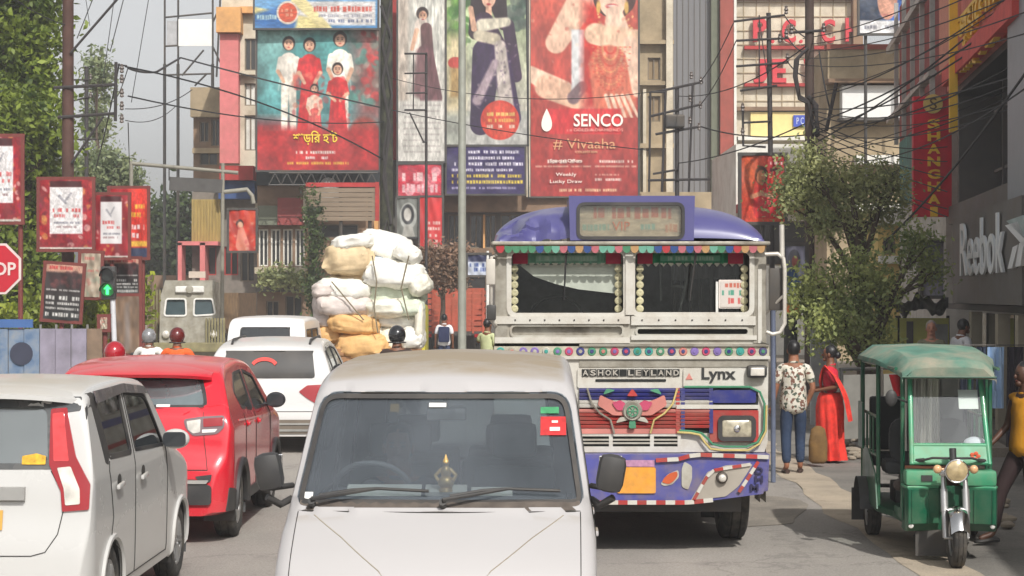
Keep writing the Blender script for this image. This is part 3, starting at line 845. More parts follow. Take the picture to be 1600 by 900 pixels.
	# lamps, grille and bumper below the frame's edge
	for sx in (-1, 1):
		h.patch('headlight', round_poly([(sx * .64, .70), (sx * .40, .70), (sx * .40, .86), (sx * .60, .86)], .04), 'y+', M_CLEAR_LENS, root, .01, .02)
	h.patch('grille', round_poly([(-.34, .66), (.34, .66), (.36, .78), (-.36, .78)], .03), 'y+', M_BLACK, root, .006, .02)
	h.patch('front_bumper', round_poly([(-.68, .34), (.68, .34), (.69, .58), (-.69, .58)], .04), 'y+', pm, root, .03, .04)
	# cabin
	cabin(root, h, .3, 3.0, .45, ((.55, 2), (1.35, 2)), 1, 1.38, .66)
	for k, x in enumerate((.33, -.33)):
		st = MB(); st.box((x, 2.05, .98), (.44, .11, .62), Matrix.Rotation(R(12), 4, 'X'), .05); st.box((x, 2.3, .68), (.44, .5, .16), None, .05)
		so = st.build('front_seat', M_SEATGREY, root, smooth=40)
		hd = MB(); hd.box((x, 1.97, 1.42), (.24, .08, .19), None, .04); hd.build('headrest', M_SEATGREY, so, smooth=40)
	db = MB(); db.box((0, 2.93, 1.085), (1.24, .42, .16), None, .05); db.box((.33, 2.80, 1.18), (.34, .2, .08), None, .025); db.box((0, 2.95, 1.19), (1.2, .22, .08), None, .02)
	db.build('dashboard', mat('dashboard', (.10, .105, .11), .8, var=.2), root, smooth=40)
	sw_ = MB(); c = Vector((.36, 2.72, 1.235)); ax = Vector((0, -.75, .66)).normalized(); xx = Vector((1, 0, 0)); yy = ax.cross(xx)
	sw_.tube([c + xx * .185 * math.cos(a) + yy * .185 * math.sin(a) for a in np.linspace(0, 2 * PI, 28)[:-1]], .014, 8, True)
	sw_.cyl(c - ax * .03, c + ax * .02, .05, n=12)
	for a in (0, PI, -PI / 2): sw_.cyl(c, c + xx * .18 * math.cos(a) + yy * .18 * math.sin(a), .016, .012, n=6)
	sw_.cyl(c, c - ax * .3, .03, n=8)
	sw_.build('steering_wheel', mat('steering_rim', (.16, .16, .165), .4), root, smooth=50)
	rm = MB(); rm.box((0, 2.60, 1.60), (.2, .03, .065), None, .014); rm.cyl((0, 2.60, 1.63), (0, 2.62, 1.7), .01, n=6)
	rm.build('rear_view_mirror', M_CLEAR_LENS, root, smooth=40)
	pp = MB(); pp.box((.28, 2.97, 1.25), (.36, .10, .01), Matrix.Rotation(R(-28), 4, 'X')); pp.box((-.02, 2.97, 1.25), (.2, .08, .03), Matrix.Rotation(R(-20), 4, 'X'))
	pp.box((-.24, 2.97, 1.245), (.2, .08, .01), Matrix.Rotation(R(-25), 4, 'X'))
	o = pp.build('dash_papers', mat('paper', (.7, .68, .6), .8, var=.1), None)
	tag(o, 'pale papers and leaflets lying along the dashboard of the white van', 'papers'); o.location = root.location; o.rotation_euler = root.rotation_euler
	idl = MB(); zb = 1.25
	idl.cyl((-.02, 3.0, zb), (-.02, 3.0, zb + .02), .035, .03, n=12); idl.ell((-.02, 3.0, zb + .045), (.04, .03, .035)); idl.ell((-.02, 3.0, zb + .095), (.026, .022, .035))
	idl.ell((-.02, 3.0, zb + .14), (.018, .018, .02)); idl.cyl((-.02, 3.0, zb + .15), (-.02, 3.0, zb + .18), .012, .002, n=8)
	for sx in (-1, 1): idl.tube([(-.02 + sx * .02, 3.0, zb + .11), (-.02 + sx * .05, 3.01, zb + .08), (-.02 + sx * .035, 3.02, zb + .055)], .009, 6)
	o = idl.build('dashboard_figurine', mat('brass_idol', rgb(205, 170, 110), .35, .4, var=.3, scale=30), None, smooth=50)
	tag(o, 'small golden deity figurine on the dashboard of the white van', 'figurine'); o.location = root.location; o.rotation_euler = root.rotation_euler
	for sx in (-1, 1):
		for y in (.62, 2.97): make_wheel(root, sx * .7, y, .285, .165, style='steel')
	return root
# ---------------------------------------------------------------- white tall hatchback at the left edge
def white_hatch():
	X0, Z0 = -3.41, 11.85
	root = thing('white_hatchback', 'white tall hatchback with tall red and clear tail lamp, nearest on the left', 'car', (X0, Z0, 0), -.009)
	s_ = FPX / 11.9
	def q(px, py): return ((px - 800) / s_ - X0, CH - (py - HY) / s_)
	pm = paint('hatch_white', (.54, .535, .52), up=.6, allover=.03, low=.12, rough=.25, coat=.5, dust=(.42, .37, .3))
	prof = [(0, .30), (.02, .5), (.035, .62), (.08, .80), (.10, 1.0), (.13, 1.14), (.21, 1.44), (.27, 1.55), (.40, 1.60), (.8, 1.62), (1.4, 1.625), (1.95, 1.60), (2.15, 1.56), (2.75, 1.08), (3.2, .98), (3.5, .86), (3.62, .7), (3.655, .35)]
	h = Hull(prof, .2, .81, 1.02, .14, 1.66, r=.07, crown=.03, rcr=.17, rcf=.2, step=.035, NT=22, texp=1.1)
	glass = round_poly([(-.53, 1.135), (.53, 1.135), (.50, 1.50), (-.50, 1.50)], .07)
	h.cut(glass, 'y-')
	sw = [round_poly([(.50, 1.52), (.62, 1.15), (1.28, 1.13), (1.22, 1.53)], .03), round_poly([(1.42, 1.13), (2.42, 1.09), (2.05, 1.47), (1.36, 1.53)], [.03, .03, .1, .03]),
          ]
	for sx in (1, -1):
		ax = 'x+' if sx > 0 else 'x-'
		for k, poly in enumerate(sw):
			h.cut(poly, ax); h.band('window_frame', poly, ax, M_SEAL, root, w=.035 if k == 0 else .025, off=.003, thick=.02, inner=.012)
			g = h.patch('side_window', offset_poly(poly, .003), ax, glass_mat('hatch_side_glass', (.12, .13, .12), .28), root, -.006, .004)
		# black roof-pillar band and the rain visor above the windows
		h.patch('pillar_trim', round_poly([(.10, 1.47), (.14, 1.56), (.46, 1.575), (.60, 1.15), (.56, 1.10), (.49, 1.12), (.37, 1.49)], .01), ax, M_SEAL, root, .003, .006)
		h.patch('rain_visor', round_poly([(.46, 1.50), (.46, 1.58), (1.35, 1.59), (2.0, 1.54), (2.1, 1.48), (1.3, 1.53)], .01), ax, mat('rain_visor', (.10, .09, .10), .2, coat=.5), root, .02, .006)
		mb = MB()
		h.line([(.60, .62), (.66, .75), (.56, 1.06), (.60, 1.12)], ax, mb, .005); h.line([(1.35, .3), (1.36, 1.12), (1.30, 1.55)], ax, mb, .0045)
		h.line([(2.5, .3), (2.52, .9), (2.46, 1.07)], ax, mb, .0045); h.line([(.95, .3), (2.5, .3)], ax, mb, .0045); h.line([(.60, .62), (.9, .5), (.95, .3)], ax, mb, .0035)
		mb.build('door_seam', M_SEAM, root)
		for (y, z) in ((.82, .965), (1.6, .955)):
			p, n = h.cast(y, z, ax); mb = MB(); mb.box(p + n * .022 + Vector((0, -.02, -.02)), (.025, .18, .032), Matrix.Rotation(R(4), 4, 'X'), .012)
			mb.build('door_handle', pm, root, smooth=50)
			mb = MB(); mb.ell(p + n * .002 + Vector((0, .02, .01)), (.006, .055, .042)); mb.build('handle_recess', M_SEAM, root, smooth=60)
	arches(h, root, .81, (.66, 3.09), .29, m=pm, lip=.022)
	h.body('body', pm, root)
	# tail surround, rear glass
	sur = round_poly([(-.60, 1.125), (.585, 1.125), (.57, 1.53), (.60, 1.575), (-.60, 1.575), (-.57, 1.53)], .02)
	sur = round_poly([(-.66, 1.11), (.605, 1.11), (.615, 1.46), (.70, 1.47), (.69, 1.555), (-.69, 1.555)], .015)
	h.patch('tailgate_trim', sur, 'y-', mat('tailgate_black', (.06, .065, .07), .2, coat=.4, dirt=(.25, .23, .2), dirt_amt=.5), root, .004, .008, holes=[offset_poly(glass, -.012)])
	h.patch('rear_window', glass, 'y-', glass_mat('hatch_rear_glass', (.14, .16, .16), .22, film=(.32, .36, .35), film_amt=.3), root, -.006, .004)
	st = round_poly([q(30, 727), q(67, 727), q(67, 714), q(52, 710), q(30, 714)], .004)
	h.patch('yellow_sticker', st, 'y-', mat('yellow_sticker', rgb(215, 165, 40), .5, var=.35, scale=30), root, .012, .003, step=.03)
	# spoiler lip above the glass
	sp = MB(); rings = []
	for i in range(25):
		x = -.70 + 1.4 * i / 24; k = abs(x) / .70; yb = .13 + .17 * k ** 4; z = 1.58 - .05 * k ** 3
		rings.append([Vector((x, yb, z - .03)), Vector((x, yb - .0, z)), Vector((x, yb + .10, z + .033)), Vector((x, yb + .34, z + .045)), Vector((x, yb + .3, z - .03))])
	sp.loft(rings, closed=True, cap=True); sp.build('roof_spoiler', pm, root, smooth=50)
	# tail lamps
	out = [q(70, 641), q(95, 639), q(102, 668), q(114, 714), q(139, 758), q(138, 797), q(96, 800), q(93, 768), q(73, 727)]
	red1 = [q(73, 648), q(91, 646), q(100, 700), q(104, 722), q(80, 722)]
	clr = [q(86, 732), q(107, 730), q(123, 765), q(124, 788), q(101, 790), q(98, 764)]
	for sx in (1, -1):
		f = lambda pl: [(sx * a, b) for a, b in pl]
		ol = h.patch('tail_lamp', round_poly(f(out), .012), 'y-', M_RED_LENS, root, .014, .04, step=.04)
		h.patch('lamp_lens', round_poly(f(red1), .01), 'y-', mat('bright_red_lens', rgb(205, 60, 62), .15, coat=.6, var=.3, scale=14), ol, .019, .005, step=.03)
		h.patch('reversing_lens', round_poly(f(clr), .01), 'y-', M_CLEAR_LENS, ol, .019, .005, step=.03)
	# tailgate seam, garnish, plate, bumper line
	mb = MB()
	sm = [q(97, 800), q(90, 835), q(72, 862), q(50, 868), q(-59, 868)]
	for sx in (1, -1):
		h.line([(sx * a, b) for a, b in sm], 'y-', mb, .004); h.line([(sx * q(76, 732)[0], 1.10), (sx * q(95, 770)[0], .97), (sx * q(97, 800)[0], .85)], 'y-', mb, .003)
	mb.build('tailgate_seam', M_SEAM, root)
	g = MB(); pts = [h.cast(x, .955, 'y-')[0] for x in np.linspace(-.385, .385, 9)]
	g.loft([[p + Vector((0, -.035, .045)), p + Vector((0, -.045, -.03)), p + Vector((0, .01, -.05)), p + Vector((0, .02, .05))] for p in pts]); g.build('tailgate_handle', mat('silver_trim', (.36, .35, .33), .35, .5), root, smooth=30)
	h.patch('number_plate', [(-.25, .74), (.25, .74), (.25, .86), (-.25, .86)], 'y-', M_PLATE, root, .012, .006)
	h.patch('bumper_insert', round_poly([(-.5, .32), (.5, .32), (.56, .45), (-.56, .45)], .02), 'y-', M_BLACK, root, .004, .006)
	w_ = MB(); w_.tube([(0, .10, 1.16), (-.1, .06, 1.19), (-.42, .11, 1.2)], .008); w_.build('rear_wiper', M_BLACK, root)
	mirror(root, (.74, 2.40, 1.13), 1, pm, size=(.21, .13, .15)); mirror(root, (-.74, 2.40, 1.13), -1, pm, size=(.21, .13, .15))
	cabin(root, h, .3, 2.9, .35, ((.75, 3), (1.75, 2)), 1, 1.30)
	fig = MB();
	for sx in (-1, 1):
		for y in (.66, 3.09): make_wheel(root, sx * .79, y, .29, .165, 8)
	# far-side windscreen opening left solid dark glass
	wsp = round_poly([(-.62, 1.12), (.62, 1.12), (.58, 1.50), (-.58, 1.50)], .06)
	h.patch('windscreen', wsp, 'y+', G_CAR, root, .004, .004)
	for sx in (-1, 1): h.patch('headlight', round_poly([(sx * .74, .72), (sx * .42, .76), (sx * .5, .92), (sx * .74, .9)], .03), 'y+', M_CLEAR_LENS, root, .01, .02)
	return root
# ---------------------------------------------------------------- red compact SUV
def red_suv():
	X0, Z0 = -3.33, 16.8
	root = thing('red_suv', 'glossy red compact SUV with a roof spoiler and dark bumper, between the white cars', 'car', (X0, Z0, 0), .0)
	s_ = FPX / 16.85
	def q(px, py): return ((px - 800) / s_ - X0, CH - (py - HY) / s_)
	pm = paint('suv_red', rgb(208, 26, 46), up=.45, allover=.02, low=.12, rough=.2, dust=(.42, .22, .2), coat=.9)
	prof = [(0, .42), (.01, .55), (.03, .68), (.10, .80), (.12, .95), (.15, 1.10), (.22, 1.19), (.42, 1.42), (.52, 1.50), (.75, 1.56), (1.5, 1.60), (2.1, 1.56), (2.35, 1.50), (3.0, 1.08), (3.5, .98), (3.8, .82), (3.9, .6), (3.92, .4)]
	h = Hull(prof, .26, .87, 1.0, .22, 1.6, r=.08, crown=.035, rcr=.26, rcf=.25, step=.035, NT=22, texp=1.05)
	glass = round_poly([(-.62, 1.20), (.62, 1.20), (.60, 1.30), (.54, 1.455), (-.54, 1.455), (-.60, 1.30)], .05)
	h.cut(glass, 'y-')
	sw = [round_poly([(.82, 1.30), (.98, 1.16), (1.62, 1.11), (1.60, 1.47), (1.1, 1.46)], [.03, .05, .02, .02, .06]), round_poly([(1.72, 1.11), (2.62, 1.09), (2.25, 1.40), (1.70, 1.47)], [.02, .03, .08, .02])]
	seams = [[(1.66, .35), (1.68, 1.08)], [(2.72, .35), (2.74, 1.0), (2.66, 1.08)], [(.98, .62), (1.0, 1.1)], [(.98, .62), (1.1, .4), (1.2, .33), (2.72, .33)]]
	side_set(h, root, (1, -1), sw, pm, seams, [(1.12, 1.0), (1.85, .98)])
	arches(h, root, .87, (.72, 3.17), .32, m=M_BLACK, lip=.035)
	h.body('body', pm, root)
	for ax in ('x+', 'x-'):
		h.patch('sill_cladding', round_poly([(1.12, .27), (2.78, .27), (2.74, .40), (1.14, .40)], .02), ax, M_BLACK, root, .012, .02)
		h.patch('bumper_side', round_poly([(.09, .29), (.36, .29), (.34, .46), (.12, .50)], .02), ax, M_BLACK, root, .008, .02)
		mb = MB(); pr = [(.6, 1.06), (1.4, 1.03), (2.4, 1.0), (3.0, .98)]; h.line(pr, ax, mb, .012, off=-.006); mb.build('shoulder_line', pm, root, smooth=60)
	h.patch('rear_window', glass, 'y-', glass_mat('red_rear_glass', (.13, .15, .16), .24, film=(.33, .42, .44), film_amt=.35), root, -.004, .004)
	h.band('rear_window_frame', glass, 'y-', M_SEAL, root, w=.03, off=.004, thick=.012, inner=.02)
	sk = h.patch('window_sticker', [(.18, 1.205), (.30, 1.205), (.30, 1.225), (.18, 1.225)], 'y-', M_WHITE, root, .006, .002)
	sp = MB(); rings = []
	for i in range(29):
		x = -.64 + 1.28 * i / 28; k = abs(x) / .64; yb = .22 + .16 * k ** 3; z = 1.50 - .03 * k ** 3
		rings.append([Vector((x, yb + .02, z - .04)), Vector((x, yb - .0, z - .012)), Vector((x, yb + .06, z + .02)), Vector((x, yb + .42, z + .075 - .02 * k)), Vector((x, yb + .3, z - .05))])
	sp.loft(rings); sp.build('roof_spoiler', pm, root, smooth=50)
	out = [q(284, 656), q(312, 652), q(348, 650), q(349, 668), q(338, 679), q(300, 682), q(288, 670)]
	for sx in (1, -1):
		f = lambda pl: [(sx * a, b) for a, b in pl]
		ol = h.patch('tail_lamp', round_poly(f(out), .03), 'y-', mat('dark_lamp', (.18, .12, .13), .15, coat=.7), root, .010, .03, step=.03)
		h.patch('red_lens', round_poly(f([q(315, 655), q(346, 653), q(346, 666), q(316, 668)]), .01), 'y-', M_RED_LENS, ol, .016, .006, step=.03)
		h.patch('reversing_lens', round_poly(f([q(289, 659), q(311, 656), q(311, 676), q(300, 678), q(292, 672)]), .01), 'y-', M_CLEAR_LENS, ol, .016, .006, step=.03)
		h.patch('indicator_lens', round_poly(f([q(314, 672), q(338, 671), q(334, 676), q(314, 677)]), .005), 'y-', M_WHITE, ol, .016, .006, step=.03)
		h.patch('bumper_reflector', round_poly(f([q(306, 744), q(332, 741), q(330, 752), q(316, 757)]), .01), 'y-', M_BLACK, root, .008, .02, step=.03)
		mb = MB(); h.line([(sx * a, b) for a, b in [q(282, 650), q(300, 641), q(345, 634), q(352, 640)]], 'y-', mb, .008, off=-.003); mb.build('lamp_crease', pm, root, smooth=60)
	h.patch('rear_bumper', round_poly([(-.70, .36), (.70, .36), (.70, .52), (.56, .58), (-.56, .58), (-.70, .52)], .03), 'y-', M_BLACK, root, .03, .05)
	h.patch('skid_strip', round_poly([(-.55, .545), (.66, .545), (.68, .575), (-.55, .575)], .01), 'y-', M_STEEL, root, .045, .02)
	h.patch('number_plate', [(-.25, .80), (.25, .80), (.25, .92), (-.25, .92)], 'y-', M_WHITE, root, .012, .006)
	mb = MB(); h.line([(-.66, .66), (.66, .66)], 'y-', mb, .005);
	for sx in (-1, 1): h.line([(sx * .66, .66), (sx * .62, .9), (sx * .60, 1.16)], 'y-', mb, .0035)
	mb.build('tailgate_seam', M_SEAM, root)
	mirror(root, (.80, 2.55, 1.14), 1, mat('mirror_black', (.03, .03, .035), .3), size=(.2, .12, .16)); mirror(root, (-.80, 2.55, 1.14), -1, M_BLACK, size=(.2, .12, .16))
	cabin(root, h, .3, 3.0, .4, ((.85, 3), (1.9, 2)), 1, 1.28)
	h.patch('windscreen', round_poly([(-.6, 1.14), (.6, 1.14), (.55, 1.45), (-.55, 1.45)], .05), 'y+', G_CAR, root, .004, .004)
	for sx in (-1, 1):
		for y in (.72, 3.17): make_wheel(root, sx * .84, y, .32, .2, 5)
	return root
# ---------------------------------------------------------------- white SUV further on
def white_suv():
	X0, Z0 = -3.40, 26.5
	root = thing('white_suv', 'white SUV with dark raked rear window and pointed red tail lamp', 'car', (X0, Z0, 0), .01)
	s_ = FPX / 26.6
	def q(px, py): return ((px - 800) / s_ - X0, CH - (py - HY) / s_)
	pm = paint('suv_white', (.62, .61, .60), up=.4, allover=.03, low=.2, rough=.25, coat=.5, dust=(.42, .37, .3))
	prof = [(0, .35), (.01, .5), (.05, .62), (.08, .8), (.12, .97), (.26, 1.02), (.42, 1.30), (.50, 1.42), (.7, 1.5), (1.5, 1.565), (2.1, 1.54), (2.5, 1.46), (3.1, 1.06), (3.8, .98), (4.1, .8), (4.2, .4)]
	h = Hull(prof, .24, .89, 1.0, .24, 1.57, r=.08, crown=.03, rcr=.2, rcf=.25, step=.05, NT=16, NS=28)
	glass = round_poly([(-.66, 1.03), (.66, 1.03), (.60, 1.41), (-.60, 1.41)], .04)
	h.cut(glass, 'y-')
	sw = [round_poly([(.55, 1.12), (.95, 1.12), (.95, 1.40), (.75, 1.38)], .03), round_poly([(1.0, 1.12), (1.75, 1.1), (1.72, 1.45), (1.0, 1.43)], .03), round_poly([(1.82, 1.1), (2.75, 1.08), (2.35, 1.40), (1.8, 1.45)], .04)]
	side_set(h, root, (1, -1), sw, pm, [[(1.78, .35), (1.78, 1.06)], [(2.8, .35), (2.82, 1.02)], [(1.0, .6), (1.0, 1.08)]], [(1.2, .98), (1.95, .96)])
	arches(h, root, .89, (.8, 3.35), .33, lip=.035)
	h.body('body', pm, root)
	for ax in ('x+', 'x-'): h.patch('chrome_beltline', [(.6, 1.075), (2.8, 1.045), (2.8, 1.06), (.6, 1.09)], ax, M_CHROME, root, .008, .006)
	rw = h.patch('rear_window', glass, 'y-', glass_mat('suv_rear_glass', (.08, .08, .075), .14, film=(.2, .17, .14), film_amt=.35), root, -.004, .004)
	arc = [( .02 + .19 * math.cos(a), 1.20 + .12 * math.sin(a)) for a in np.linspace(.35, PI - .35, 14)] + [(.02 + .15 * math.cos(a), 1.18 + .09 * math.sin(a)) for a in np.linspace(PI - .3, .3, 14)]
	h.patch('red_arc_sticker', [(x - .08, z) for x, z in arc], 'y-', mat('red_arc', rgb(205, 60, 52), .5), rw, .01, .002, step=.03)
	h.patch('window_sticker', [(-.62, 1.045), (-.40, 1.045), (-.40, 1.07), (-.62, 1.07)], 'y-', M_WHITE, rw, .01, .002)
	for sx in (1, -1):
		h.patch('tail_lamp', round_poly([(sx * a, b) for a, b in [q(467, 612), q(480, 602), q(520, 600), q(520, 622), q(500, 634), q(480, 622)]], .02), 'y-', M_RED_LENS, root, .014, .04, step=.04)
	h.patch('lower_cladding', round_poly([(-.8, .28), (.8, .28), (.82, .47), (-.82, .47)], .03), 'y-', mat('cladding_brown', (.16, .13, .1), .7), root, .02, .04)
	h.patch('silver_strip', [(-.74, .40), (.74, .40), (.74, .425), (-.74, .425)], 'y-', M_STEEL, root, .034, .02)
	h.patch('silver_strip', [(-.74, .31), (.74, .31), (.74, .34), (-.74, .34)], 'y-', M_STEEL, root, .034, .02)
	h.patch('number_plate', [(-.24, .76), (.24, .76), (.24, .87), (-.24, .87)], 'y-', M_WHITE, root, .012, .006)
	mb = MB(); h.line([(-.74, .58), (.74, .58)], 'y-', mb, .006); mb.build('tailgate_seam', M_SEAM, root)
	for x in (-.55, .55):
		rr_ = MB(); rr_.tube([(x, .65, 1.50), (x, .8, 1.56), (x, 2.1, 1.58), (x, 2.3, 1.52)], .018, 6); rr_.build('roof_rail', M_BLACK, root, smooth=50)
	mirror(root, (.8, 2.65, 1.12), 1, M_BLACK); mirror(root, (-.8, 2.65, 1.12), -1, M_BLACK)
	cabin(root, h, .4, 3.2, .4, ((.9, 3), (2.0, 2)), 1, 1.25)
	h.patch('windscreen', round_poly([(-.6, 1.12), (.6, 1.12), (.55, 1.42), (-.55, 1.42)], .05), 'y+', G_CAR, root, .004, .004)
	for sx in (-1, 1):
		for y in (.8, 3.35): make_wheel(root, sx * .87, y, .33, .2, 5)
	return root
def far_van():
	X0, Z0 = -4.23, 33.0
	root = thing('small_white_van', 'small boxy white van seen from behind, beyond the white SUV and left of the sacks', 'van', (X0, Z0, 0), .0)
	pm = paint('minivan_white', (.8, .8, .79), up=.3, allover=.03, low=.2, coat=.4, dust=(.42, .37, .3))
	prof = [(0, .35), (.02, .7), (.04, 1.2), (.09, 1.65), (.16, 1.76), (.3, 1.79), (1.5, 1.81), (2.5, 1.78), (2.7, 1.7), (3.1, 1.1), (3.25, .9), (3.3, .35)]
	h = Hull(prof, .24, .70, 1.05, .09, 1.81, r=.09, crown=.02, rcr=.1, rcf=.15, step=.06, NT=14, NS=24)
	glass = round_poly([(-.47, 1.28), (.42, 1.28), (.40, 1.64), (-.45, 1.64)], .06)
	h.cut(glass, 'y-')
	sw = [round_poly([(.3, 1.15), (1.2, 1.15), (1.2, 1.58), (.35, 1.58)], .05), round_poly([(1.3, 1.15), (2.2, 1.15), (2.2, 1.58), (1.3, 1.58)], .05)]
	side_set(h, root, (1, -1), sw, pm, [[(1.25, .4), (1.25, 1.6)], [(2.3, .4), (2.3, 1.6)]], [(1.4, 1.0)])
	arches(h, root, .7, (.6, 2.7), .27)
	h.body('body', pm, root)
	h.band('window_rubber', glass, 'y-', M_SEAL, root, w=.02, off=.004, thick=.012, inner=.02)
	h.patch('rear_window', glass, 'y-', glass_mat('minivan_glass', (.3, .3, .28), .08), root, -.004, .004)
	for sx in (-1, 1):
		h.patch('tail_lamp', round_poly([(sx * .56, .8), (sx * .67, .8), (sx * .67, 1.1), (sx * .56, 1.1)], .01), 'y-', M_RED_LENS, root, .01, .03)
		for y in (.6, 2.7): make_wheel(root, sx * .67, y, .27, .15, style='steel')
	rbx = MB(); rbx.box((0, -.03, .48), (1.34, .08, .14), None, .03); rbx.build('rear_bumper', M_BLACK, root, smooth=40)
	h.patch('number_plate', [(-.22, .62), (.22, .62), (.22, .72), (-.22, .72)], 'y-', M_PLATE, root, .012, .006)
	cabin(root, h, .3, 2.9, .4, ((.9, 2), (1.9, 2)), 1, 1.3)
	mir = MB()
	h.patch('windscreen', round_poly([(-.55, 1.2), (.55, 1.2), (.5, 1.6), (-.5, 1.6)], .05), 'y+', G_CAR, root, .004, .004)
	return root
# =============================================================== BUS
def plate(name, poly, m, parent, y0, th, holes=(), step=.25, smooth=None):
	"""flat plate in xz, its front at y0, thickness th backwards"""
	V, F = fill2d(poly, holes, step)
	from collections import Counter
	N = len(V); ec = Counter(tuple(sorted((f[i], f[(i + 1) % 3]))) for f in F for i in range(3))
	vs = [(u, y0, v) for u, v in V] + [(u, y0 + th, v) for u, v in V]
	fs = list(F) + [tuple(i + N for i in f[::-1]) for f in F]
	for f in F:
		for i in range(3):
			a, b = f[i], f[(i + 1) % 3]
			if ec[tuple(sorted((a, b)))] == 1: fs.append((b, a, a + N, b + N))
	mb = MB(); mb.add(vs, fs)
	return mb.build(name, m, parent)
def bus():
	X0, Y0 = 1.011, 16.4; s_ = FPX / Y0
	root = thing('painted_bus', 'old painted bus with purple roof and colourful grille, facing the viewer', 'bus', (X0, Y0, 0), 0)
	def q(px, py): return ((px - 800) / s_ - X0, CH - (py - HY) / s_)
	def Q(pts): return [q(*p) for p in pts]
	def bx(x0, y0, x1, y1): return Q([(x0, y1), (x1, y1), (x1, y0), (x0, y0)])
	cream = mat('bus_cream', rgb(182, 179, 168), .5, var=.12, dirt=rgb(120, 104, 84), dirt_amt=.65, dscale=3.5)
	white = mat('bus_white', rgb(204, 201, 192), .42, var=.1, dirt=rgb(135, 118, 96), dirt_amt=.5, dscale=4)
	alu = mat('bus_aluminium', rgb(165, 160, 148), .45, .4, var=.15, dirt=rgb(90, 80, 66), dirt_amt=.6, dscale=5)
	purple = paint('bus_purple', rgb(62, 60, 124), dust=rgb(140, 138, 150), up=.35, allover=.15, rough=.3, low=0, coat=.5)
	blue = mat('bus_blue', rgb(40, 46, 118), .4, var=.2, dirt=rgb(110, 104, 106), dirt_amt=.5, dscale=5)
	bumperblue = mat('bumper_blue', rgb(78, 80, 148), .35, var=.15, dirt=rgb(125, 112, 110), dirt_amt=.6, dscale=6, coat=.3)
	red = mat('bus_red', rgb(168, 52, 48), .5, var=.2, dirt=rgb(130, 100, 86), dirt_amt=.6, dscale=6)
	dark = mat('bus_dark', (.012, .013, .012), .8)
	green = mat('bus_green', rgb(70, 132, 100), .6, var=.2)
	yellow = mat('bus_yellow', rgb(196, 176, 112), .5, var=.2)
	pink = mat('bus_pink', rgb(180, 66, 98), .55, var=.2)
	salmon = mat('bus_salmon', rgb(190, 120, 110), .55, var=.2)
	hw = 1.16; L = 9.2
	# shell: side walls with window openings, rear wall, floor, roof
	wins = [round_poly([(.55 + k * 1.22, 1.62), (1.58 + k * 1.22, 1.62), (1.58 + k * 1.22, 2.38), (.55 + k * 1.22, 2.38)], .06) for k in range(7)]
	wheel_c = [.98, 6.6]
	side_poly = [(0.02, .42)] + [(.98 - .58, .42)] + [(.98 + .58 * math.cos(a), .46 + .58 * math.sin(a)) for a in np.linspace(PI, 0, 14)] + [(6.6 - .58, .42)] + \
				[(6.6 + .58 * math.cos(a), .46 + .58 * math.sin(a)) for a in np.linspace(PI, 0, 14)] + [(L, .42), (L, 2.64), (0.02, 2.64)]
	for sx in (-1, 1):
		V, F = fill2d(side_poly, wins, .5); N = len(V)
		mb = MB(); xo, xi = sx * hw, sx * (hw - .05)
		mb.add([(xo, u, v) for u, v in V] + [(xi, u, v) for u, v in V], list(F) + [tuple(i + N for i in f) for f in F])
		w_ = mb.build('side_wall', cream, root)
		st = MB();
		st.box((sx * (hw + .006), L / 2, 1.50), (.014, L - .1, .10)); st.build('side_stripe', blue, w_)
		st = MB(); st.box((sx * (hw + .006), L / 2, 1.18), (.014, L - .1, .06)); st.build('side_stripe', red, w_)
		for k in range(7):
			y0, y1 = .55 + k * 1.22, 1.58 + k * 1.22
			fr = MB();
			for (a, b) in (((y0, 1.62), (y1, 1.62)), ((y0, 2.38), (y1, 2.38)), ((y0, 1.62), (y0, 2.38)), ((y1, 1.62), (y1, 2.38)), (((y0 + y1) / 2, 1.62), ((y0 + y1) / 2, 2.38))):
				fr.cyl((sx * (hw - .01), *a), (sx * (hw - .01), *b), .018, n=6)
			f_ = fr.build('window_frame', alu, root)
			g = MB(); g.box((sx * (hw - .03), (y0 + y1) / 2, 2.0), (.005, 1.0, .74)); g.build('pane', G_CAR, f_)
	mb = MB(); mb.box((0, L, 1.53), (2 * hw, .06, 2.22)); mb.build('rear_wall', cream, root)
	mb = MB(); mb.box((0, L / 2, .78), (2 * hw - .1, L - .1, .06)); mb.box((0, L / 2, .60), (.8, L - 1.4, .14)); mb.build('floor', dark, root)
	# roof with a domed front, dented at its left
	mb = MB(); rows = []
	ny, nx = 34, 60
	for j in range(ny):
		y = -.06 + .62 * (j / 17) ** 1.5 if j <= 17 else .56 + (L + .05 - .56) * ((j - 17) / (ny - 18))
		f = math.sqrt(max(0, 1 - max(0, (.56 - y) / .62) ** 2))
		row = []
		for i in range(nx + 1):
			u = -1 + 2 * i / nx; u = math.copysign(abs(u) ** .85, u)
			w0 = 1.175 - .03 * (1 - f)
			z = 2.64 + .345 * (.12 + .88 * f) * (1 - abs(u) ** 3.8) ** .55
			p = Vector((u * w0, y, z))
			if u < -.42 and y < .5:
				d = mnoise.noise(Vector((p.x * 4.1, p.y * 3.2 + 3, p.z * 3))) ; e = mnoise.cell(Vector((p.x * 3.2, p.y * 3, p.z * 5 + 2)))
				k = min(1, (-.42 - u) * 3.5) * min(1, (1 + u) * 7) * min(1, (.5 - y) * 4)
				p += Vector((.02 * d, .16 * abs(d) * k + .05 * e * k, -.11 * abs(d) * k))
			row.append(p)
		rows.append(row)
	mb.loft(rows, closed=False, cap=False); mb.build('roof', purple, root, smooth=24)
	mb = MB(); mb.box((0, -.06, 2.635), (2.36, .12, .03), None, .008); mb.build('drip_rail', alu, root)
	for sx in (-1, 1):
		mb = MB(); mb.box((sx * 1.168, L / 2, 2.635), (.04, L, .03), None, .008); mb.build('drip_rail', alu, root)
